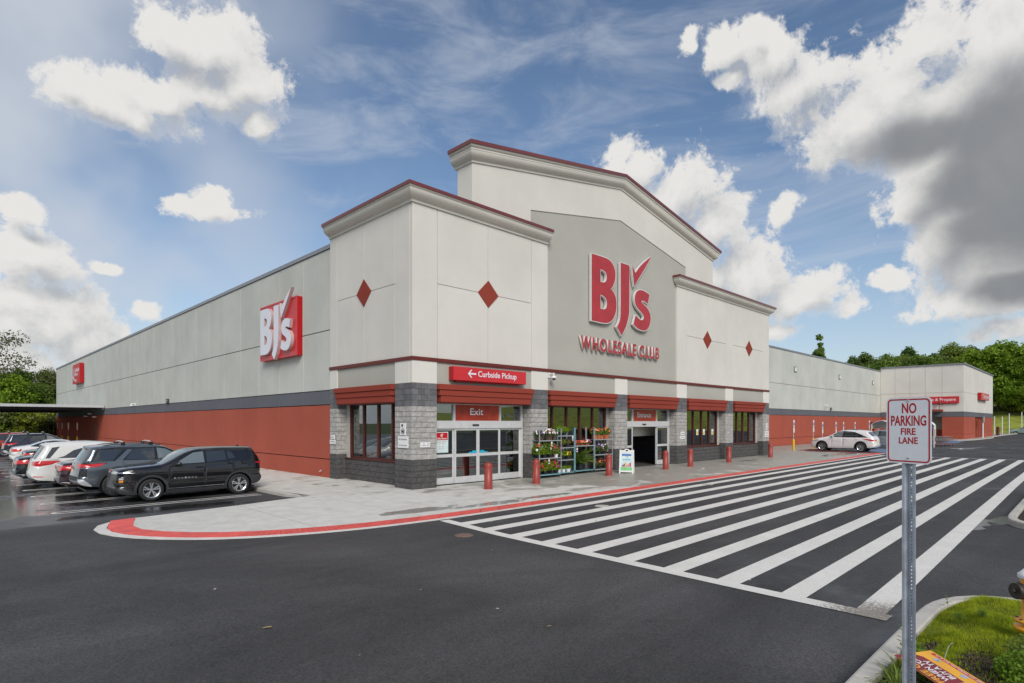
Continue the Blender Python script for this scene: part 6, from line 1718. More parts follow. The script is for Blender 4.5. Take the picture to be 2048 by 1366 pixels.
notice('tall white pictogram notice on the last pier', 'x', 30.95, 31.25, 1.85, 2.35, -.006, [('#blk', 31.05, 31.15, 2.15, 2.25), ('#ring', 31.0, 31.2, 1.9, 2.08)])
notice('white No Solicitation notice on the last pier', 'x', 30.8, 31.4, 1.35, 1.78, -.006, [('No Solicitation', 30.88, 31.3, 1.6, 1.68), ('No Solicitaciones', 30.88, 31.3, 1.44, 1.50)])
# posters inside the glass
def poster(label, x0, x1, z0, z1, y):
    p_ = tag(empty('hours_poster', (0, 0, 0)), label, 'poster')
    boxpart('poster_sheet', M['pale_ink'], p_, x0, x1, y - .004, y, z0, z1); zt = z1 - (z1 - z0) * .40
    boxpart('poster_head', M['sign_red'], p_, x0 + .03, x1 - .03, y - .006, y - .0045, zt, z1 - .03)
    w = x1 - x0
    text_obj('poster_text', 'Club Hours', M['white'], p_, (x0 + .08, y - .007, zt + .03), (1, 0, 0), (0, 0, 1), w - .16, .075, .001, .02)
    mb = MB(); cx = (x0 + x1) / 2; mb.box(cx - .05, cx + .05, y - .0075, y - .0065, zt + .14, zt + .155); mb.box(cx - .05, cx - .035, y - .0075, y - .0065, zt + .155, zt + .24); mb.box(cx + .035, cx + .05, y - .0075, y - .0065, zt + .155, zt + .24); mb.box(cx - .05, cx + .02, y - .0075, y - .0065, zt + .225, zt + .24)
    mb.obox((cx + .015, y - .007, zt + .205), (.05, 0, .045), (0, .0005, 0), (-.008, 0, .009)); part('check_symbol', mb, M['white'], p_)
    for k, t in enumerate(('Monday - Saturday', '9am - 10pm', 'Sunday', '9am - 9pm')):
        tw = (w - .14) * (1 if k == 0 else .5); text_obj('poster_text', t, M['sign_red'], p_, ((x0 + x1) / 2 - tw / 2, y - .0055, zt - .09 - .075 * k - (.03 if k > 1 else 0)), (1, 0, 0), (0, 0, 1), tw, .04, .0008, .015)
poster('Club Hours poster with red head inside the exit door side glass', 1.42, 2.06, 1.24, 2.04, WY - .02 + .02)
poster('Club Hours poster with red head inside the entrance side glass', 17.25, 17.95, 1.28, 2.06, WY - .02 + .02)
notice('white and red sticker low in the right hand exit side glass', 'x', 4.96, 5.55, 1.24, 1.40, WY + .04, [('NOTICE', 5.06, 5.3, 1.28, 1.36)])
ws = ['leftmost of the three', 'middle of the three', 'rightmost of the three']
for k, x in enumerate((21.75, 22.6, 23.75)):
    s_ = tag(empty('window_sticker', (0, 0, 0)), 'small white and yellow sticker in the window right of the entrance, %s' % ws[k], 'sticker', 'stickers in the window')
    boxpart('sticker_sheet', M['white'], s_, x - .13, x + .13, .515, .519, 1.62, 1.98); boxpart('sticker_dot', M['yellow'], s_, x - .09, x + .09, .511, .514, 1.66, 1.84)

# ------------------------------------------------------------------ A-frame board
af = tag(empty('a_frame_board', (11.35, -1.35, 0), R(-62)), 'white folding A-frame board with blue savings poster by the entrance', 'board')
def leaf_(sgn, nm):
    y0b, y0t = sgn * -.30, sgn * -.045
    def fp(a, z, l=0):
        t = z / 1.08; return (a, y0b + (y0t - y0b) * t - sgn * l, z)
    l = empty(nm, (0, 0, 0), parent=af)
    mb = MB()
    for a0, a1, z0, z1 in ((-.33, -.27, 0, 1.1), (.27, .33, 0, 1.1), (-.27, .27, .06, .13), (-.27, .27, .97, 1.03), (-.27, -.10, 1.03, 1.08), (.10, .27, 1.03, 1.08), (-.10, -.06, 1.03, 1.13), (.06, .10, 1.03, 1.13), (-.06, .06, 1.10, 1.14)):
        q = [fp(a0, z0), fp(a1, z0), fp(a1, z1), fp(a0, z1)]; q2 = [fp(a0, z0, .03), fp(a1, z0, .03), fp(a1, z1, .03), fp(a0, z1, .03)]
        mb.face(q2); mb.face(q[::-1])
        for i in range(4): j = (i + 1) % 4; mb.face([q[i], q[j], q2[j], q2[i]])
    part('frame', mb, M['white'], l)
    mb = MB(); mb.face([fp(-.27, .13, .015), fp(.27, .13, .015), fp(.27, .97, .015), fp(-.27, .97, .015)]); part('panel', mb, M['pale_ink'] if sgn > 0 else M['white'], l)
    return l, fp
l1, fp = leaf_(1, 'front_leaf'); leaf_(-1, 'rear_leaf')
def pbox(nm, m, a0, a1, z0, z1, e=.018):
    mb = MB(); mb.face([fp(a0, z0, e), fp(a1, z0, e), fp(a1, z1, e), fp(a0, z1, e)]); part(nm, mb, m, l1)
pbox('poster_foot', M['green_ink'], -.27, .27, .13, .29); pbox('ribbon', M['blue_ink'], -.22, .22, .82, .90)
for k, (a, m) in enumerate(((-.17, 'fl_red'), (-.10, 'blue_ink'), (-.03, 'yellow'), (.04, 'fl_orange'), (.11, 'fl_pink'), (.18, 'sign_red'))): pbox('printed_pack', M[m], a - .032, a + .03, .31, .40 + .05 * ((k * 7) % 3), .0185)
sl = (.255 / 1.08); yd = Vector((0, sl, 1)).normalized()
text_obj('poster_text', 'SAVINGS', M['skyblue_ink'], l1, fp(-.19, .60, .019), (1, 0, 0), yd, .38, .085, .001, .03)
text_obj('poster_text', '+ off', M['ink'], l1, fp(-.06, .755, .019), (1, 0, 0), yd, .14, .045, .001, .03)

# ------------------------------------------------------------------ flower carts
def leaf_cloud(name, n, rx, ry, rz_, cz, s, mats_, weights=None, seed=0, shell=.55, up=.2, aspect=1.6):
    g = np.random.default_rng(seed); d_ = g.normal(size=(n, 3)); d_ /= np.linalg.norm(d_, axis=1)[:, None]
    r_ = (shell + (1 - shell) * g.random(n)) ** .8; P = d_ * r_[:, None] * np.array([rx, ry, rz_]) + np.array([0, 0, cz])
    lo = P[:, 2] < cz - rz_ * .6; P[lo, 2] = cz - rz_ * .6 + g.random(lo.sum()) * .3 * rz_
    nr = d_ + g.normal(size=(n, 3)) * .7 + np.array([0, 0, up]); nr /= np.linalg.norm(nr, axis=1)[:, None]
    a = np.cross(nr, g.normal(size=(n, 3))); a /= np.linalg.norm(a, axis=1)[:, None]; b = np.cross(nr, a)
    sz = s * (.6 + .8 * g.random(n)); ha, hb = a * (sz * aspect / 2)[:, None], b * (sz / 2)[:, None]
    V = np.stack([P - ha, P - hb * .9 + nr * 0, P + ha, P + hb * .9], 1).reshape(-1, 3)
    mi = g.choice(len(mats_), n, p=weights) if len(mats_) > 1 else None
    return np_mesh(name, V, 4, mats_, mi)
def blossoms(name, n, rx, ry, rz_, cz, s, m, seed, upper=.0):
    g = np.random.default_rng(seed + 77); mb = MB()
    for _ in range(n):
        d_ = g.normal(size=3); d_ /= np.linalg.norm(d_); d_[2] = abs(d_[2]) if d_[2] < upper else d_[2]
        p = Vector((d_[0] * rx, d_[1] * ry, cz + d_[2] * rz_)) * 1.0; nv = Vector(d_).normalized(); a = nv.orthogonal().normalized(); b = nv.cross(a); ss = s * g.uniform(.7, 1.25)
        k = 6; ring = [p + a * ss * math.cos(2 * math.pi * i / k) + b * ss * math.sin(2 * math.pi * i / k) for i in range(k)]; c_ = p + nv * ss * .35
        for i in range(k): mb.face([ring[i], ring[(i + 1) % k], c_])
    return mb
def pot_plant(loc, kind, label, pot='blackpot', pr=.10, ph=.15, fo=(.16, .14), leaf='leaf_mid', ls=.045, n=170, fl=None, nf=14, fs=.022, seed=1):
    fo = (fo[0] * 1.2, fo[1] * 1.3); n = int(n * 1.6); fs *= 1.15; nf = int(nf * 1.25)
    t = tag(empty('potted_plant', loc), label, 'potted plant', 'plants on the flower carts')
    mb = MB(); mb.lathe([(0, 0), (pr * .74, 0), (pr * .98, ph * .86), (pr * 1.06, ph * .86), (pr * 1.06, ph), (pr * .9, ph), (pr * .88, ph * .9), (0, ph * .88)], 16); part('pot', mb, M[pot], t)
    link('foliage', leaf_cloud('foliage', n, fo[0], fo[0] * .9, fo[1], ph + fo[1] * .65, ls, [M[leaf]], seed=seed), t)['kind'] = 'stuff'
    if fl:
        mats_ = fl if isinstance(fl, tuple) else (fl,)
        for q, f in enumerate(mats_): part('blossoms', blossoms('b', nf // len(mats_), fo[0] * 1.05, fo[0] * .95, fo[1] * 1.05, ph + fo[1] * .65, fs, M[f], seed + q * 9, .1), M['fl_white' if False else f], t)['kind'] = 'stuff'
    return t
def flower_cart(x0, x1, y0, y1, shelves, label, base_teal=True, tealposts=()):
    t = tag(empty('flower_cart', (0, 0, 0)), label, 'cart', 'rolling flower carts')
    for i, (x, y) in enumerate(((x0, y0), (x1, y0), (x1, y1), (x0, y1))):
        mb = MB(); mb.box(x - .016, x + .016, y - .016, y + .016, .16, 2.16); part('post', mb, M['steel_teal'] if i in tealposts else M['shelf'], t)
        mb = MB(); mb.lathe([(0, -.02), (.055, -.018), (.06, -.012), (.06, .012), (.055, .018), (0, .02)], 16, 'y', (x + (.08 if x == x0 else -.08), y + (.05 if y == y0 else -.05), .06)); mb.box(x + (.05 if x == x0 else -.11), x + (.11 if x == x0 else -.05), y + (.02 if y == y0 else -.08), y + (.08 if y == y0 else -.02), .11, .13)
        part('caster', mb, M['trim'], t)
    for k, z in enumerate(shelves):
        mb = MB(); mb.box(x0 + .017, x1 - .017, y0, y1, z - .012, z); mb.box(x0 + .017, x1 - .017, y0 - .012, y0, z - .03, z + .012); part('shelf', mb, M['steel_teal'] if (k == 0 and base_teal) else M['shelf'], t)
    return t
flower_cart(6.19, 7.60, -.45, .12, (.15, .86, 1.62), 'flower cart nearest the exit doors, packed with petunias', tealposts=())
flower_cart(7.74, 8.92, -.12, .38, (.13, .70, 1.26, 1.80), 'narrow four shelf flower cart behind the first one', tealposts=(0, 1))
flower_cart(8.98, 10.40, -.12, .38, (.15, 1.31), 'flower cart holding the tall palm below a tray of coral flowers', tealposts=(0, 3))
flower_cart(10.46, 11.90, -.12, .38, (.13, .84, 1.58), 'flower cart with terracotta geraniums on its top shelf', base_teal=False, tealposts=(0,))
PP = [((6.42, -.25, 1.62), 'p', 'brown basket of purple and white petunias, top shelf of the first cart', dict(pot='brownpot', pr=.14, ph=.19, fo=(.24, .12), fl=('fl_purple', 'fl_white'), nf=44, fs=.032, seed=2, leaf='leaf_dark')),
      ((7.00, -.25, 1.62), 'p', 'large brown basket of white and red petunias in the middle of the top shelf', dict(pot='brownpot', pr=.17, ph=.20, fo=(.27, .14), fl=('fl_white', 'fl_white', 'fl_coral'), nf=60, fs=.032, seed=3, leaf='leaf_dark')),
      ((7.42, -.20, 1.62), 'p', 'small brown basket of purple petunias at the right end of the first cart', dict(pot='brownpot', pr=.11, ph=.18, fo=(.16, .11), fl=('fl_white', 'fl_purple'), nf=26, fs=.03, seed=4, leaf='leaf_dark')),
      ((6.32, -.28, .86), 'p', 'bushy green plant with white blossoms at the left of the middle shelf', dict(fo=(.27, .24), n=520, leaf='leaf_bright', ls=.05, fl=('fl_white', 'fl_red'), nf=14, fs=.05, seed=5)),
      ((6.72, -.25, .86), 'p', 'bushy green plant with a single pale blossom on the middle shelf', dict(fo=(.26, .25), n=520, leaf='leaf_bright', ls=.05, fl='fl_white', nf=7, fs=.05, seed=6)),
      ((7.12, -.24, .86), 'p', 'tall dense green geranium with red tops on the middle shelf', dict(fo=(.26, .28), n=560, leaf='leaf_mid', ls=.05, fl='fl_red', nf=4, fs=.045, seed=7)),
      ((7.42, -.30, .86), 'p', 'green plant with magenta blossoms in a white pot on the middle shelf', dict(pot='white', fo=(.17, .2), n=260, leaf='leaf_bright', fl='fl_magenta', nf=8, fs=.05, seed=8)),
      ((6.35, -.28, .15), 'p', 'dark red flowering plant at the left of the bottom shelf', dict(fo=(.2, .18), n=300, leaf='leaf_mid', fl='fl_red', nf=12, fs=.045, seed=9)),
      ((6.75, -.26, .15), 'p', 'lime green coleus clump in the middle of the bottom shelf', dict(fo=(.27, .26), n=560, leaf='leaf_yellow', ls=.05, fl='fl_magenta', nf=3, fs=.03, seed=10)),
      ((7.16, -.28, .15), 'p', 'yellow green plant with a spike of crimson bloom, bottom shelf', dict(fo=(.2, .26), n=420, leaf='leaf_bright', fl='fl_red', nf=24, fs=.04, seed=11)),
      ((7.46, -.28, .15), 'p', 'small magenta plant at the right end of the bottom shelf', dict(fo=(.14, .18), n=240, leaf='leaf_bright', fl='fl_magenta', nf=8, fs=.04, seed=12)),
      ((8.05, .12, 1.80), 'p', 'leafy green plant on top of the narrow cart', dict(fo=(.24, .16), n=300, leaf='leaf_bright', ls=.06, seed=13)),
      ((8.50, .12, 1.80), 'p', 'second leafy green plant on top of the narrow cart', dict(fo=(.20, .12), n=240, leaf='leaf_bright', ls=.06, seed=14)),
      ((8.30, .10, 1.26), 'p', 'yellow tinged leafy plant on the second shelf of the narrow cart', dict(fo=(.16, .12), n=200, leaf='leaf_yellow', seed=15)),
      ((8.68, .10, 1.26), 'p', 'low olive plant on the second shelf of the narrow cart', dict(fo=(.16, .09), n=200, leaf='leaf_olive', seed=16)),
      ((8.30, .08, .70), 'p', 'pale green leafy plant on the third shelf of the narrow cart', dict(fo=(.16, .15), n=220, leaf='leaf_bright', seed=17)),
      ((8.70, .08, .70), 'p', 'plant with yellow blossoms on the third shelf of the narrow cart', dict(fo=(.13, .10), n=160, leaf='leaf_yellow', fl='fl_yellow', nf=14, fs=.04, seed=18)),
      ((8.05, .05, .13), 'p', 'white pot with magenta bloom at the foot of the narrow cart', dict(pot='white', fo=(.12, .10), n=150, leaf='leaf_bright', fl='fl_magenta', nf=5, seed=19)),
      ((8.35, .05, .13), 'p', 'white pot of low green at the foot of the narrow cart, the middle one', dict(pot='white', fo=(.12, .07), n=150, leaf='leaf_bright', seed=20)),
      ((8.68, .05, .13), 'p', 'white pot of low green at the right foot of the narrow cart', dict(pot='white', pr=.12, fo=(.13, .07), n=150, leaf='leaf_bright', seed=21)),
      ((9.35, .10, 1.31), 'p', 'tray of coral flowers at the left of the shelf over the palm', dict(pot='terracotta', pr=.15, ph=.07, fo=(.2, .08), n=140, leaf='leaf_dark', fl=('fl_coral', 'fl_red'), nf=70, fs=.03, seed=22)),
      ((9.72, .10, 1.31), 'p', 'tray of orange coral flowers in the middle of the shelf over the palm', dict(pot='terracotta', pr=.15, ph=.07, fo=(.2, .08), n=140, leaf='leaf_dark', fl=('fl_coral', 'fl_orange'), nf=70, fs=.03, seed=23)),
      ((10.10, .10, 1.31), 'p', 'mixed red, white and pink flowers at the right of the shelf over the palm', dict(pot='terracotta', pr=.15, ph=.07, fo=(.2, .10), n=160, leaf='leaf_olive', fl=('fl_red', 'fl_white', 'fl_pink'), nf=40, fs=.03, seed=24)),
      ((10.72, .08, 1.58), 'p', 'terracotta pot of orange geraniums, leftmost on the top shelf', dict(pot='terracotta', pr=.15, ph=.21, fo=(.2, .17), n=330, ls=.055, leaf='leaf_mid', fl='fl_orange', nf=14, fs=.04, seed=25)),
      ((11.06, .12, 1.58), 'p', 'terracotta pot of orange geraniums, second from the left on the top shelf', dict(pot='terracotta', pr=.13, ph=.20, fo=(.16, .16), n=260, ls=.055, leaf='leaf_mid', fl='fl_orange', nf=8, fs=.04, seed=26)),
      ((11.32, .12, 1.58), 'p', 'terracotta pot of orange geraniums, third from the left on the top shelf', dict(pot='terracotta', pr=.12, ph=.18, fo=(.14, .14), n=220, ls=.05, leaf='leaf_mid', fl='fl_orange', nf=6, fs=.035, seed=27)),
      ((11.64, .08, 1.58), 'p', 'terracotta pot of orange geraniums at the right end of the top shelf', dict(pot='terracotta', pr=.16, ph=.22, fo=(.21, .17), n=330, ls=.055, leaf='leaf_mid', fl='fl_orange', nf=14, fs=.04, seed=28)),
      ((10.66, .08, .84), 'p', 'dark pot of lilac impatiens at the left of the middle shelf', dict(fo=(.19, .15), n=220, leaf='leaf_dark', fl='fl_lilac', nf=20, fs=.035, seed=29)),
      ((11.06, .08, .84), 'p', 'dark pot of lilac impatiens in the middle of the middle shelf', dict(fo=(.2, .17), n=240, leaf='leaf_dark', fl='fl_lilac', nf=18, fs=.035, seed=30)),
      ((11.46, .08, .84), 'p', 'dark pot of pale lilac impatiens at the right of the middle shelf', dict(fo=(.2, .18), n=240, leaf='leaf_dark', fl=('fl_lilac', 'fl_white'), nf=22, fs=.035, seed=31)),
      ((10.72, .08, .13), 'p', 'bronze leaved begonia at the left of the bottom shelf', dict(fo=(.19, .16), n=240, leaf='leaf_brown', fl='fl_coral', nf=16, fs=.03, seed=32)),
      ((11.10, .08, .13), 'p', 'bronze leaved begonia in the middle of the bottom shelf', dict(fo=(.2, .17), n=240, leaf='leaf_brown', fl='fl_coral', nf=18, fs=.03, seed=33)),
      ((11.52, .08, .13), 'p', 'dark begonia at the right end of the bottom shelf', dict(fo=(.18, .15), n=240, leaf='leaf_dark', fl='fl_red', nf=10, fs=.03, seed=34))]
for loc, k, lab, kw in PP: pot_plant(loc, k, lab, **kw)
def fronds(mb, n, L, seed, w=.012, z0=.0, spread=1.0):
    g = random.Random(seed)
    for _ in range(n):
        a = g.uniform(0, 2 * math.pi); el_ = g.uniform(.55, 1.35); Lf = L * g.uniform(.7, 1.05); p = Vector((0, 0, z0)); d_ = Vector((math.cos(a) * math.cos(el_), math.sin(a) * math.cos(el_), math.sin(el_)))
        for s in range(8):
            q = p + d_ * Lf / 8; sd = d_.cross(Vector((0, 0, 1))).normalized()
            for sg in (-1, 1):
                for e in (0, .5):
                    o = p.lerp(q, e); tip = o + sd * sg * L * .20 * (1 - abs(s - 3) / 6) * spread + d_ * L * .08 - Vector((0, 0, L * .05)); mb.face([o - d_ * w, o + d_ * w, tip])
            d_ = (d_ + Vector((0, 0, -.17))).normalized(); p = q
pl = tag(empty('palm_plant', (9.62, .10, .16)), 'tall feathery palm in a grey pot standing on the third cart', 'potted plant')
mb = MB(); mb.lathe([(0, 0), (.10, 0), (.13, .24), (.14, .24), (.14, .28), (.11, .28), (0, .26)], 18); part('pot', mb, M['trim'], pl)
mb = MB(); fronds(mb, 60, 1.0, 4, z0=.26, w=.02); part('frond', mb, M['leaf_mid'], pl)['kind'] = 'stuff'
for (x, z, k) in ((6.95, 1.50, 'first'), (6.78, .74, 'second'), (8.78, 1.70, 'third'), (9.10, 1.16, 'fourth')):
    c_ = tag(empty('price_tag', (x, -.475 if x < 8 else -.145, z)), 'white price tag hanging from the %s' % {'first': 'top shelf of the first cart', 'second': 'middle shelf of the first cart', 'third': 'top of the narrow cart', 'fourth': 'shelf above the palm'}[k], 'price tag', 'price tags on the flower carts')
    boxpart('card', M['white'], c_, -.045, .045, -.002, .002, -.13, .07); boxpart('card_print', M['sign_red' if k == 'first' else 'ink'], c_, -.028, .028, -.004, -.0022, -.09, -.03)

# ------------------------------------------------------------------ posts with bay signs on yellow bollards
def bay_post(x, y, label, group, h=2.55, bh=.95, red=False, z=0):
    t = tag(empty('bay_sign_post', (x, y, z), R(0)), label, 'sign post', group)
    mb = MB(); mb.lathe([(.09, 0), (.09, bh - .08), (.07, bh - .02), (0, bh)], 16); part('bollard_sleeve', mb, M['yellow'], t, smooth=True)
    mb = MB(); mb.tube((0, 0, bh - .03), (0, 0, h), .03, n=8); part('pole', mb, M['sign_red' if red else 'steel'], t)
    if not red:
        boxpart('sign_plate', M['white'], t, -.15, .15, -.045, -.035, h - .62, h); boxpart('sign_panel', M['blue_ink'], t, -.11, .11, -.048, -.0455, h - .50, h - .22)
        boxpart('lower_plate', M['white'], t, -.15, .15, -.045, -.035, h - 1.1, h - .68)
    else:
        boxpart('sign_plate', M['sign_face_red'], t, -.06, .06, -.045, -.035, h - .9, h); boxpart('sign_stripe', M['white'], t, -.04, .04, -.048, -.0455, h - .8, h - .1)
WH = ['nearest the store entrance', 'second from the entrance', 'third along the far wall', 'fourth along the far wall', 'fifth along the far wall', 'sixth along the far wall', 'seventh, beside the cart shelter', 'last one before the cart shelter']
for i, x in enumerate((41.1, 46.0, 48.5, 52.5, 54.9, 58.9, 64.4, 68.3)):
    bay_post(x, 1.68, 'white and blue bay sign on a yellow bollard, ' + WH[i], 'bay signs along the far wall', h=2.62 if i in (0, 1, 6) else 2.46)
for i, (x, y) in enumerate(((-1.3, 60.5), (-1.9, 61.8), (-1.8, 67.0), (-1.6, 72.5))):
    bay_post(x, y, 'red pickup sign pole on a yellow bollard under the canopy, %s' % ['the nearest', 'the second', 'the third', 'the farthest'][i], 'pickup posts under the canopy', h=2.45, bh=.92, red=True)

# ------------------------------------------------------------------ pickup canopy
cn = tag(empty('pickup_canopy', (0, 0, 0)), 'flat grey metal pickup canopy along the far side wall', 'canopy')
boxpart('roof_deck', M['canopy'], cn, -19, -.02, 53.95, 85.6, 3.98, 4.14)
boxpart('fascia', M['fascia_grey'], cn, -19, .0, 53.78, 53.94, 3.90, 4.16); boxpart('fascia', M['cap_grey'], cn, -.16, .0, 53.95, 85.6, 3.72, 3.97)
for y in [55.5 + 3.0 * k for k in range(10)]: boxpart('roof_beam', M['trim'], cn, -18.9, -.3, y, y + .16, 3.72, 3.97)
for (x, y) in ((-9.5, 57), (-9.5, 70), (-9.5, 83), (-18, 57), (-18, 70), (-18, 83)): boxpart('column', M['trim'], cn, x, x + .22, y, y + .22, -.2, 3.97)
for (y, z) in ((60.5, 3.35), (57.8, 3.0), (63, 3.1)):
    c_ = tag(empty('flood_lamp', (-.02, y, z)), 'small white flood lamp on the wall under the canopy, %s' % {60.5: 'the middle one', 57.8: 'the nearest one', 63: 'the farthest one'}[y], 'lamp', 'lamps under the canopy')
    boxpart('housing', M['white'], c_, -.35, -.1, -.15, .15, -.06, .06, bevel=.01); boxpart('arm', M['white'], c_, -.12, .03, -.03, .03, -.03, .03)
d_ = tag(empty('wall_door', (0, 57.7, 0)), 'maroon door in the side wall beneath the canopy edge', 'door')
boxpart('leaf', M['door_red'], d_, .02, .06, .1, 1.2, 0, 2.3); boxpart('frame', M['strip_red'], d_, .0, .06, 0, .1, 0, 2.4); boxpart('frame', M['strip_red'], d_, 0, .06, 1.2, 1.3, 0, 2.4)

# ------------------------------------------------------------------ trolleys and their shelter
def trolley(name='shopping_cart'):
    t = empty(name)
    mb = MB(); x0, x1 = -.45, .42
    def top(x): return (.30 if x > 0 else .27)
    for z, w0, w1 in ((.98, .29, .24), (.60, .24, .20), (.79, .265, .22)):
        for s in (-1, 1): mb.tube((x0, s * w0, z), (x1, s * w1, z - .0), .011, n=5)
        mb.tube((x0, -w0, z), (x0, w0, z), .011, n=5); mb.tube((x1, -w1, z), (x1, w1, z), .011, n=5)
    for i in range(9):
        a = i / 8; x = x0 + (x1 - x0) * a
        for s in (-1, 1): mb.tube((x, s * (.29 - .05 * a), .98), (x + .02, s * (.24 - .04 * a), .60), .008, n=4)
    for i in range(7):
        y = -.24 + .08 * i; mb.tube((x0, y, .60), (x1, y * .83, .60), .008, n=4); mb.tube((x1, y * .83, .60), (x1, y * .9, .98), .008, n=4); mb.tube((x0, y, .60), (x0, y * 1.1, .98), .008, n=4)
    part('basket', mb, M['trolley'], t)
    mb = MB()
    for s in (-1, 1):
        mb.tube((x0 - .05, s * .27, 1.0), (x0 + .05, s * .26, .22), .013, n=6); mb.tube((x0 + .05, s * .26, .22), (x1 - .02, s * .20, .20), .013, n=6); mb.tube((x1 - .2, s * .21, .2), (x1 - .3, s * .22, .6), .010, n=6)
    part('frame', mb, M['trolley'], t)
    mb = MB(); mb.tube((x0 - .08, -.28, 1.03), (x0 - .08, .28, 1.03), .018, n=8); part('handle', mb, M['trolley_red'], t)
    mb = MB(); mb.box(x0 + .1, x1 - .05, -.2, .2, .225, .25); part('lower_tray', mb, M['trolley_red'], t)
    for (x, y) in ((x0 + .06, .25), (x0 + .06, -.25), (x1 - .06, .19), (x1 - .06, -.19)):
        mb = MB(); mb.lathe([(0, -.015), (.06, -.013), (.062, 0), (.06, .013), (0, .015)], 14, 'y', (x, y, .062)); part('caster', mb, M['black'], t)
    return t
proto = trolley(); kids = kidmap()
spots = [(57.6 + .33 * i, -4.35 - .17 * i, R(-27)) for i in range(12)]
spots = [(58.7 + .38 * i * .80, -3.9 - .33 * i * .85, R(-45)) for i in range(9)]
for i, (x, y, a) in enumerate(spots):
    o = proto if i == 0 else copy_tree(proto, kids); o.location = (x, y, zg(x, y)); o.rotation_euler = (0, 0, a)
    tag(o, '%s wire shopping cart in the nested row, counting out from the cart shelter' % ['first', 'second', 'third', 'fourth', 'fifth', 'sixth', 'seventh', 'eighth', 'last'][i], 'shopping cart', 'shopping carts nested outside the service bay')
for i, (x, y, a, lab) in enumerate(((15.6, 4.3, .3, 'dark shopping cart inside the open entrance on the left'), (17.2, 4.9, 2.0, 'dark shopping cart inside the open entrance on the right'))):
    o = copy_tree(proto, kids); o.location = (x, y, 0.005); o.rotation_euler = (0, 0, a); tag(o, lab, 'shopping cart'); o['group'] = 'shopping carts inside the entrance'
def shelter(x0, x1, y0, y1, label, rz=0):
    t = tag(empty('cart_shelter', ((x0 + x1) / 2, (y0 + y1) / 2, 0), rz), label, 'shelter', 'white cart shelters'); a, b = (x1 - x0) / 2, (y1 - y0) / 2
    for x in (-a, a):
        for y in (-b, b): mb = MB(); mb.tube((x, y, 0), (x, y, 1.95), .04, n=8); part('post', mb, M['white'], t)
    prof = [(-b, 1.75), (-b, 2.15), (-b * .72, 2.42), (0, 2.62), (b * .72, 2.42), (b, 2.15), (b, 1.75)]
    mb = MB()
    for (p, q) in zip(prof[:-1], prof[1:]): mb.face([(-a - .1, p[0], p[1]), (a + .1, p[0], p[1]), (a + .1, q[0], q[1]), (-a - .1, q[0], q[1])]); mb.face([(-a - .1, p[0] * .97, p[1] - .03), (-a - .1, q[0] * .97, q[1] - .03), (a + .1, q[0] * .97, q[1] - .03), (a + .1, p[0] * .97, p[1] - .03)])
    part('canopy_sheet', mb, M['white'], t)
    for x in (-a, a):
        mb = MB()
        for p, q in zip(prof[:-1], prof[1:]): mb.tube((x, p[0], p[1]), (x, q[0], q[1]), .03, n=6)
        part('hoop', mb, M['white'], t)
    for y in (-b, b):
        for z in (.35, .95): mb = MB(); mb.tube((-a, y, z), (a, y, z), .025, n=6); part('rail', mb, M['steel'], t)
shelter(55.6, 60.2, -5.6, -3.8, 'white hooped cart shelter right of the no parking sign', R(8))
shelter(62.6, 68.6, -1.0, 1.0, 'white hooped cart shelter just left of the no parking sign', R(0))
# ------------------------------------------------------------------ far right: kerbed pad, sign, posts
padpts = [(88.0, -4.9), (100, -5.3), (104, -5.3), (110, -4.5), (126, -4.3), (150, -4.5)]
fw = tag(empty('far_sidewalk', (0, 0, 0)), kind='structure')
mb = MB(); mb.face([(p[0], p[1], .10) for p in [(84.0, -3.9)] + padpts + [(150, -1.5), (118.5, 0), (118.5, -3.7), (88.4, -3.7), (88.4, 6.1), (84.0, 6.1)]]); pd = part('pavement', mb, M['concrete'], fw)
kerb_run([(83.9, 1.2), (83.9, -3.9), (88.0, -4.98)] + [(p[0], p[1] - .08) for p in padpts[1:]], .16, .11, fw, 6.0)
sp = tag(empty('road_sign', (101.1, -4.4, .1)), 'plain pale rectangular sign on a white post by the steel doors', 'sign')
mb = MB(); mb.tube((0, 0, 0), (0, 0, 3.0), .09, n=8); part('post', mb, M['white'], sp); boxpart('sign_plate', M['steel'], sp, -.5, .35, -.16, -.13, 2.35, 3.2)
mb = MB(); mb.lathe([(.24, 0), (.24, 1.45), (.15, 1.55), (0, 1.58)], 14); tag(part('bollard', mb, M['door_red'], loc=(124.0, -3.9, .1)), 'dark maroon bollard beyond the service block', 'bollard')
for i, (x, y) in enumerate(((144.1, -1.4), (146.5, -2.4), (149, -3.3), (157, -2.6), (158.4, -4.6))):
    mb = MB(); mb.tube((0, 0, -.6), (0, 0, 3.6 + (.5 if i > 2 else 0)), .07, n=8); mb.box(-.09, .09, -.09, .09, 3.6 + (.5 if i > 2 else 0), 3.66 + (.5 if i > 2 else 0)); tag(part('white_post', mb, M['white'], loc=(x, y, max(.0, hillz(x, y) + .3) if x > 153 else 0)), 'slim white post at the foot of the bank, %s from the store' % ['first', 'second', 'third', 'fourth', 'fifth'][i], 'post', 'white posts at the foot of the bank')
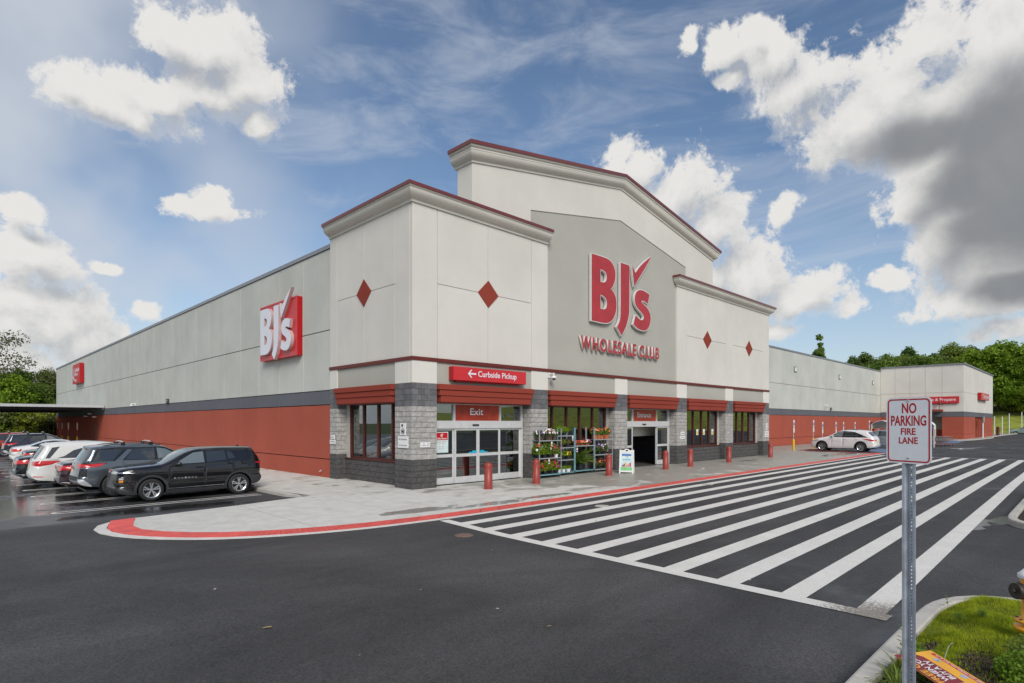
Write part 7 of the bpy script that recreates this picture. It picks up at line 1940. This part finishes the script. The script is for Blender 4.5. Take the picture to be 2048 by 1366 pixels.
# litter
M['brownleaf'] = mat('tan_dead_leaf', (0.42, 0.30, 0.14), .8, var=.2)
lt = [(-9.3, -10.4, .07), (-8.95, -11.9, .02), (-6.9, -11.8, .035), (-6.9, -12.7, .05), (-10.7, -13.6, .03), (-9.2, -8.3, .03), (-0.6, -8.6, .05), (-4.6, -9.2, .04), (-3.2, -13.5, .05), (-7.1, -10.4, .03), (-2.5, -6.9, .04), (8, -11.2, .06)]
lg = ['largest leaf scrap on the open asphalt', 'crumb of leaf just below the largest scrap', 'tan twig scrap on the asphalt', 'pale curled scrap on the asphalt', 'scrap nearest the lower left corner', 'scrap by the tip of the red kerb', 'pale scrap between the painted stripes', 'scrap beside the first hatching line', 'scrap near the worn stripe corner', 'tiny scrap in the middle of the asphalt', 'scrap beside the manhole cover', 'scrap on a stripe behind the sign post']
for i, (x, y, s) in enumerate(lt):
    mb = MB(); r_ = random.Random(i)
    P = [(s * math.cos(a) * r_.uniform(.5, 1), s * .5 * math.sin(a) * r_.uniform(.5, 1), .004 + r_.uniform(0, .012)) for a in [2 * math.pi * k / 7 for k in range(7)]]
    for k in range(7): mb.face([P[k], P[(k + 1) % 7], (0, 0, .012)])
    tag(part('leaf_litter', mb, M['kerb'] if i % 3 else M['brownleaf'], loc=(x, y, zg(x, y) + .002)), lg[i], 'leaf litter', 'scraps on the asphalt')

# ------------------------------------------------------------------ trees
def tree_meshes(seed, h, cr, leafm, n_leaf=5200, ls=.30, ch0=.28, droop=0.0, gap=.5, nb=34, stretch=1.0):
    """tapered trunk with limbs; leaf clumps spread through an uneven crown"""
    r = random.Random(seed); g = np.random.default_rng(seed)
    mb = MB(); lean = (r.uniform(-.04, .04) * h, r.uniform(-.04, .04) * h)
    tr = max(.12, h * .018); pts = [Vector((lean[0] * t * t, lean[1] * t * t, h * .86 * t)) for t in (0, .2, .4, .6, .8, 1)]
    rad = [tr, tr * .8, tr * .62, tr * .45, tr * .28, tr * .1]
    for i in range(5): mb.tube(pts[i], pts[i + 1], rad[i], rad[i + 1], 7, caps=False)
    clumps = []
    for b in range(nb):
        t = ch0 + (1 - ch0) * ((b + r.random()) / nb) ** .85
        z = h * .86 * t; base = Vector((lean[0] * t * t, lean[1] * t * t, z))
        f = (t - ch0) / (1 - ch0); prof = (math.sin(math.pi * min(1, f * .80 + .22)) ** .7) * (1 - .25 * f)
        L = cr * prof * r.uniform(.62, 1.12); a = b * 2.4 + r.uniform(-.4, .4); up = r.uniform(.15, .55) + .5 * f
        d_ = Vector((math.cos(a), math.sin(a), up)).normalized(); mid = base + d_ * L * .55; tip = base + d_ * L + Vector((0, 0, -droop * L))
        mb.tube(base, mid, tr * .24 * (1.1 - f), tr * .14, 5, caps=False); mb.tube(mid, tip, tr * .14, tr * .03, 4, caps=False)
        for q in (.45, .72, .98):
            p = base.lerp(tip, q) if q > .6 else base.lerp(mid, q * 1.6)
            if r.random() < gap * .35: continue
            clumps.append((p + Vector((r.uniform(-1, 1), r.uniform(-1, 1), r.uniform(-.5, .8))) * cr * .10, cr * r.uniform(.16, .30)))
            if r.random() < .5:
                o = Vector((r.uniform(-1, 1), r.uniform(-1, 1), r.uniform(-.4, .7))) * cr * .3; mb.tube(p, p + o, tr * .06, tr * .02, 3, caps=False); clumps.append((p + o, cr * r.uniform(.12, .22)))
    clumps.append((Vector((lean[0], lean[1], h * .93)), cr * .2))
    cc = np.array([tuple(c) for c, _ in clumps]); cs = np.array([s for _, s in clumps])
    w = cs ** 2; idx = g.choice(len(cc), n_leaf, p=w / w.sum())
    off = g.normal(size=(n_leaf, 3)); off /= np.linalg.norm(off, axis=1)[:, None]; off *= (g.random(n_leaf) ** .45)[:, None]
    P = cc[idx] + off * cs[idx][:, None] * np.array([1.15, 1.15, .78 * stretch])
    nr = off * .8 + g.normal(size=(n_leaf, 3)) * .6 + np.array([0, 0, .35]); nr /= np.linalg.norm(nr, axis=1)[:, None]
    a = np.cross(nr, g.normal(size=(n_leaf, 3))); a /= np.linalg.norm(a, axis=1)[:, None]; b = np.cross(nr, a)
    sz = ls * (.5 + g.random(n_leaf)); ha, hb = a * (sz * .7)[:, None], b * (sz * .42)[:, None]
    V = np.stack([P - ha, P - hb, P + ha, P + hb], 1).reshape(-1, 3)
    return mb.mesh('trunk', M['bark']), np_mesh('crown', V, 4, [leafm])
def plant_tree(meshes, loc, rz, sc, label, group, name='tree', sz=None):
    t = empty(name, loc, rz); t.scale = (sc, sc, sz or sc); tag(t, label, 'tree', group)
    link('trunk', meshes[0], t); link('crown', meshes[1], t); return t
T_mid = [tree_meshes(11, 15, 5.6, M['leaf_mid'], 15000, .30), tree_meshes(12, 16, 6.0, M['leaf_mid'], 15000, .30, ch0=.2, gap=.9)]
T_dark = [tree_meshes(21, 15, 5.4, M['leaf_dark'], 13000, .32, ch0=.2), tree_meshes(22, 17, 5.0, M['leaf_dark'], 13000, .32, gap=.9)]
T_bright = [tree_meshes(31, 11, 4.8, M['leaf_bright'], 13000, .28, ch0=.12), tree_meshes(32, 12, 4.2, M['leaf_bright'], 12000, .27, ch0=.1)]
T_olive = [tree_meshes(41, 15, 5.5, M['leaf_olive'], 14000, .25, ch0=.2, gap=1.0)]
T_brown = [tree_meshes(51, 17, 7.5, M['leaf_brown'], 6500, .21, ch0=.42, gap=1.9, nb=24)]
T_thin = [tree_meshes(61, 13, 2.6, M['leaf_mid'], 1500, .30, ch0=.45, gap=1.6, nb=16)]
T_bush = [tree_meshes(71, 4, 2.6, M['leaf_yellow'], 3500, .26, ch0=.02, nb=26), tree_meshes(72, 4.5, 2.8, M['leaf_mid'], 3500, .26, ch0=.02, nb=26), tree_meshes(73, 5, 2.8, M['leaf_olive'], 3500, .26, ch0=.02, nb=26)]
# (set, variant, x, y, scale, label)
GLt = 'trees beyond the north end of the parking'
def at(u, D):      # a point u to the right on the horizon scale and D metres ahead
    t = (u - 1024) / 1166.3 * D; c_, s_ = math.cos(-.778), math.sin(-.778); return -12.052 + t * c_ - s_ * D, -17.299 + t * s_ + c_ * D
left = [(T_brown[0], -35, 84, 1.02, 'tall sparse bronze tinged tree cut by the left edge of the picture'),
        (T_mid[1], 38, 91, .74, 'green tree with an open top beside the tall bronze tree'),
        (T_bright[0], 12, 84, .92, 'bright green tree at the left edge below the bronze tree'),
        (T_mid[0], 66, 88, .62, 'rounded mid green tree in the gap left of the store'),
        (T_bright[1], 44, 86, .66, 'smaller bright green tree in the gap left of the store'),
        (T_olive[0], 97, 93, .80, 'thin speckled tree rising left of the far store corner'),
        (T_mid[1], 118, 96, .62, 'green tree half hidden by the far store corner'),
        (T_mid[0], 28, 104, .66, 'dark backing tree behind the bright ones on the left'),
        (T_olive[0], 72, 106, .60, 'dark backing tree behind the middle of the left wood'),
        (T_mid[1], 105, 108, .62, 'dark backing tree nearest the far store corner'),
        (T_mid[0], -20, 100, .7, 'dark backing tree at the left edge'),
        (T_mid[0], -80, 90, .8, 'green tree beyond the left edge of the picture')]
for i, (T, u, D, s, lab) in enumerate(left):
    x, y = at(u, D); plant_tree(T, (x, y, -.5), i * 1.3, s, lab, GLt)
bl_ = ['yellow green', 'fresh green', 'olive']; bs = [(-8, 83, 0), (12, 83, 1), (30, 84, 2), (47, 83.5, 0), (62, 84, 1), (77, 83.5, 0), (90, 84, 2), (104, 84.5, 2), (22, 88, 0), (84, 88, 1)]
pos_ = ['at the left edge under the canopy', 'under the left end of the canopy', 'left of the middle under the canopy', 'in the middle under the canopy', 'right of the middle under the canopy', 'between the thin brown poles', 'behind the thin brown poles', 'against the far store corner', 'behind the left bushes', 'behind the right bushes']
for i, (u, D, v) in enumerate(bs):
    x, y = at(u, D); t = plant_tree(T_bush[v], (x, y, -.5), i * 2.1, 1.0 + .12 * (i % 3), '%s bush growing %s' % (bl_[v], pos_[i]), 'bushes beyond the pickup canopy', 'bush'); t['category'] = 'bush'
for i, u in enumerate((78, 85, 91, 98, 108)):
    x, y = at(u, 81.5); mb = MB(); mb.tube((0, 0, -.5), (0, 0, 2.5), .07, .06, 6); mb.box(-.09, .09, -.09, .09, 2.5, 2.56)
    tag(part('fence_pole', mb, M['bark'], loc=(x, y, 0)), '%s thin brown pole from the left among the bushes' % ['first', 'second', 'third', 'fourth', 'fifth'][i], 'pole', 'thin brown poles beyond the canopy')
# the wood on the hill to the east
R_ = random.Random(9)
sets = dict(m=T_mid, d=T_dark, b=T_bright, o=T_olive)
hill_trees = []
def on(az_deg, D, key, s, sz=None):
    a = R(az_deg); x = -12.05 + math.cos(a) * D; y = -17.3 + math.sin(a) * D; hill_trees.append((x, y, key, s, sz))
# azimuth runs from 17.6 (over the low roof) down to 4 (right edge)
for az_, D, k, s in ((17.9, 186, 'd', .78), (17.2, 180, 'd', .85), (16.4, 178, 'm', .98), (15.6, 182, 'm', 1.02), (14.9, 186, 'o', 1.0), (14.2, 184, 'd', .96), (13.4, 180, 'm', 1.12), (12.6, 182, 'm', 1.18), (11.9, 186, 'm', 1.16), (11.1, 184, 'o', 1.12), (10.4, 182, 'm', 1.08), (9.8, 186, 'd', 1.0), (9.1, 188, 'd', 1.05), (8.4, 190, 'm', 1.06), (7.6, 196, 'o', 1.08), (6.9, 198, 'o', 1.10), (6.2, 200, 'o', 1.10), (5.5, 202, 'm', 1.06), (4.7, 204, 'o', 1.05), (3.9, 204, 'm', 1.05), (3.0, 206, 'm', 1.05), (2.0, 206, 'd', 1.05),
                    (7.9, 182, 'b', 1.22), (7.1, 183, 'b', 1.34), (6.5, 186, 'b', 1.30), (5.6, 184, 'b', 1.42), (4.9, 183, 'b', 1.36), (4.1, 182, 'b', 1.40), (3.3, 182, 'b', 1.3), (7.7, 186, 'd', .78), (6.9, 187, 'd', .82), (6.0, 188, 'd', .8), (5.2, 188, 'd', .8), (4.3, 187, 'd', .8), (8.6, 184, 'm', .95), (9.4, 184, 'm', .95), (2.4, 186, 'm', 1.1),
                    (15.2, 200, 'd', 1.0), (13.0, 200, 'd', 1.05), (11.0, 202, 'd', 1.05), (9.0, 206, 'm', 1.1), (7.0, 214, 'd', 1.1), (5.0, 216, 'd', 1.1), (3.0, 216, 'd', 1.1), (16.8, 196, 'd', .8), (18.6, 190, 'm', .8), (12.0, 204, 'd', 1.0), (14.1, 204, 'd', 1.0)):
    on(az_, D, k, s)
words = dict(m='mid green', d='dark green', b='bright yellow green', o='olive grey')
ORD = ['first', 'second', 'third', 'fourth', 'fifth', 'sixth', 'seventh', 'eighth', 'ninth', 'tenth', 'eleventh', 'twelfth']
hill_trees = [h + (i,) for i, h in enumerate(hill_trees)]; hill_trees.sort(key=lambda h: -math.atan2(h[1] + 17.3, h[0] + 12.05)); cnt_ = {}
for (x, y, k, s, sz, i) in hill_trees:
    a_ = math.degrees(math.atan2(y + 17.3, x + 12.05)); D_ = math.hypot(x + 12, y + 17.3)
    reg = 'over the low roof' if a_ > 14.4 else ('over the service block' if a_ > 9.3 else 'right of the service block')
    row = 'rear' if D_ > 195 and a_ > 9 or D_ > 205 else 'front'
    n_ = cnt_[(k, reg, row)] = cnt_.get((k, reg, row), -1) + 1
    T = sets[k]; plant_tree(T[i % len(T)], (x, y, hillz(x, y) - .3), R_.uniform(0, 6.28), s * R_.uniform(.92, 1.06), '%s %s tree from the left %s, %s row' % (ORD[n_], words[k], reg, row), 'trees in the wood on the bank')
plant_tree(T_thin[0], (141, 31.2, -.5), 0, 1.45, 'lone thin tree poking up over the low store roof', None, sz=1.95)
# low bright shrubs at the foot of the wood, by the right edge
for i, (az_, D, s) in enumerate(((4.6, 184, 1.0), (4.2, 183, 1.1), (3.7, 182, 1.3), (3.1, 182, 1.3), (5.0, 185, .7))):
    a = R(az_); x = -12.05 + math.cos(a) * D; y = -17.3 + math.sin(a) * D
    t = plant_tree(T_bush[0], (x, y, hillz(x, y) - .2), i, s, 'yellow green shrub on the grassy bank near the right edge, %s' % ['second from the left', 'third from the left', 'fourth from the left', 'the rightmost', 'the leftmost'][i], 'shrubs on the bank', 'bush'); t['category'] = 'bush'
# trees on the far side of the lot, behind the camera, seen only in the glass
for i, (x, y, k, s) in enumerate(((-30, -85, 'm', .9), (-14, -92, 'd', .9), (2, -88, 'm', 1.0), (16, -90, 'b', 1.1), (30, -86, 'm', .9), (44, -90, 'd', 1.0), (60, -88, 'm', 1.0), (78, -86, 'm', .9), (-48, -70, 'd', .9), (-75, 20, 'm', .9), (-80, 45, 'd', 1), (-78, -10, 'm', .9))):
    plant_tree(sets[k][0], (x, y, -.5), i, s, '%s tree across the lot behind the camera, %s from the west' % (words[k], ORD[i]), 'trees across the lot')
# ------------------------------------------------------------------ plants on the near islands
def clump(name, loc, n, rx, rz_, s, leafm, label, seed, aspect=1.6, stems=0):
    t = tag(empty(name, loc), label, 'plant')
    link('leaves', leaf_cloud('leaves', n, rx, rx, rz_, rz_ * .75, s, [leafm], seed=seed, aspect=aspect, shell=.35), t)['kind'] = 'stuff'
    if stems:
        mb = MB(); r = random.Random(seed)
        for _ in range(stems):
            a = r.uniform(0, 6.28); q = r.uniform(.2, .8); mb.tube((0, 0, 0), (math.cos(a) * rx * q, math.sin(a) * rx * q, rz_ * 1.2), .003, .0015, 4)
        part('stems', mb, leafm, t)['kind'] = 'stuff'
    return t
clump('boxwood_shrub', (-5.30, -16.86, .10), 2600, .27, .17, .022, M['leaf_bright'], 'dense bright boxwood shrub in the lower right corner', 81, 1.4, 6)
clump('boxwood_shrub', (-4.88, -16.88, .10), 2200, .27, .20, .022, M['leaf_mid'], 'second boxwood shrub by the hydrant at the right edge', 82, 1.4, 6)
clump('boxwood_shrub', (-5.62, -16.84, .08), 1400, .18, .10, .020, M['leaf_bright'], 'low end of the boxwood beside the fallen yard sign', 83, 1.4, 5)
def daylily(loc, n, L, seed, label):
    t = tag(empty('daylily', loc), label, 'plant'); mb = MB(); r = random.Random(seed)
    for _ in range(n):
        a = r.uniform(0, 6.28); e = r.uniform(.7, 1.4); Lf = L * r.uniform(.6, 1.1); p = Vector((r.uniform(-.03, .03), r.uniform(-.03, .03), 0)); d_ = Vector((math.cos(a) * math.cos(e), math.sin(a) * math.cos(e), math.sin(e))); sd = d_.cross(Vector((0, 0, 1))).normalized()
        k = 6; prev = None
        for s in range(k + 1):
            w = .006 * math.sin(math.pi * (.15 + .85 * (1 - s / k))); cur = (p - sd * w, p + sd * w)
            if prev: mb.face([prev[0], prev[1], cur[1], cur[0]])
            prev = cur; p = p + d_ * Lf / k; d_ = (d_ + Vector((0, 0, -.30))).normalized()
    part('blade_leaves', mb, M['leaf_mid'], t)['kind'] = 'stuff'
daylily((-5.95, -16.03, .07), 60, .30, 1, 'daylily clump against the kerb under the fallen sign')
daylily((-6.2, -16.05, .07), 60, .30, 2, 'daylily clump on the kerb side left of the sign post')
daylily((-5.7, -16.15, .07), 50, .28, 3, 'daylily clump right at the foot of the sign post')
def weed(loc, h, n, label, seed, m='leaf_mid', ls=.045):
    t = tag(empty('weed', loc), label, 'weed', 'weeds in the grass'); mb = MB(); r = random.Random(seed); p = Vector((0, 0, 0)); top_ = Vector((r.uniform(-.02, .02), r.uniform(-.02, .02), h)); mb.tube(p, top_, .0025, .0012, 5); part('stem', mb, M['leaf_yellow'], t)
    mb = MB()
    for i in range(n):
        z = h * (.12 + .86 * i / n); a = i * 2.3 + r.uniform(-.3, .3); d_ = Vector((math.cos(a), math.sin(a), .35)).normalized(); o = Vector((0, 0, z)) + top_ * 0; L = ls * (1.2 - .5 * i / n); sd = d_.cross(Vector((0, 0, 1))).normalized()
        mb.face([o, o + d_ * L * .5 + sd * L * .22, o + d_ * L, o + d_ * L * .5 - sd * L * .22])
    part('weed_leaves', mb, M[m], t)['kind'] = 'stuff'
weed((-5.38, -15.93, .14), .36, 22, 'tall slender weed standing at the kerb joint', 4, ls=.06)
weed((-5.25, -16.02, .14), .12, 26, 'leafy weed spreading at the kerb below the tall one', 5, 'leaf_bright', ls=.08)
weed((-5.48, -16.08, .14), .12, 26, 'leafy weed beside the steel post', 6, 'leaf_bright', ls=.08)
weed((-4.62, -16.03, .15), .12, 14, 'yellowing seedling by the bare soil patch', 7, 'leaf_yellow', .07)
weed((-4.48, -16.1, .15), .10, 14, 'second yellow seedling by the bare soil patch', 8, 'leaf_yellow', .06)
weed((-3.85, -16.15, .16), .10, 30, 'broad leafy weed in the middle of the grass', 9, 'leaf_bright', ls=.07)
weed((-3.55, -16.32, .16), .10, 30, 'broad leafy weed near the hydrant', 10, 'leaf_bright', ls=.07)
weed((-3.2, -15.95, .15), .14, 8, 'wispy grass stalk at the back of the kerb', 11, ls=.05)
clump('shrub', (9.3, -16.75, .06), 420, .55, .45, .12, M['leaf_bright'], 'light green shrub on the mulch island at the right edge', 84, 1.8, 12)
clump('shrub', (12.5, -17.2, .06), 420, .55, .45, .12, M['leaf_mid'], 'darker shrub farther along the mulch island', 85, 1.8, 12)
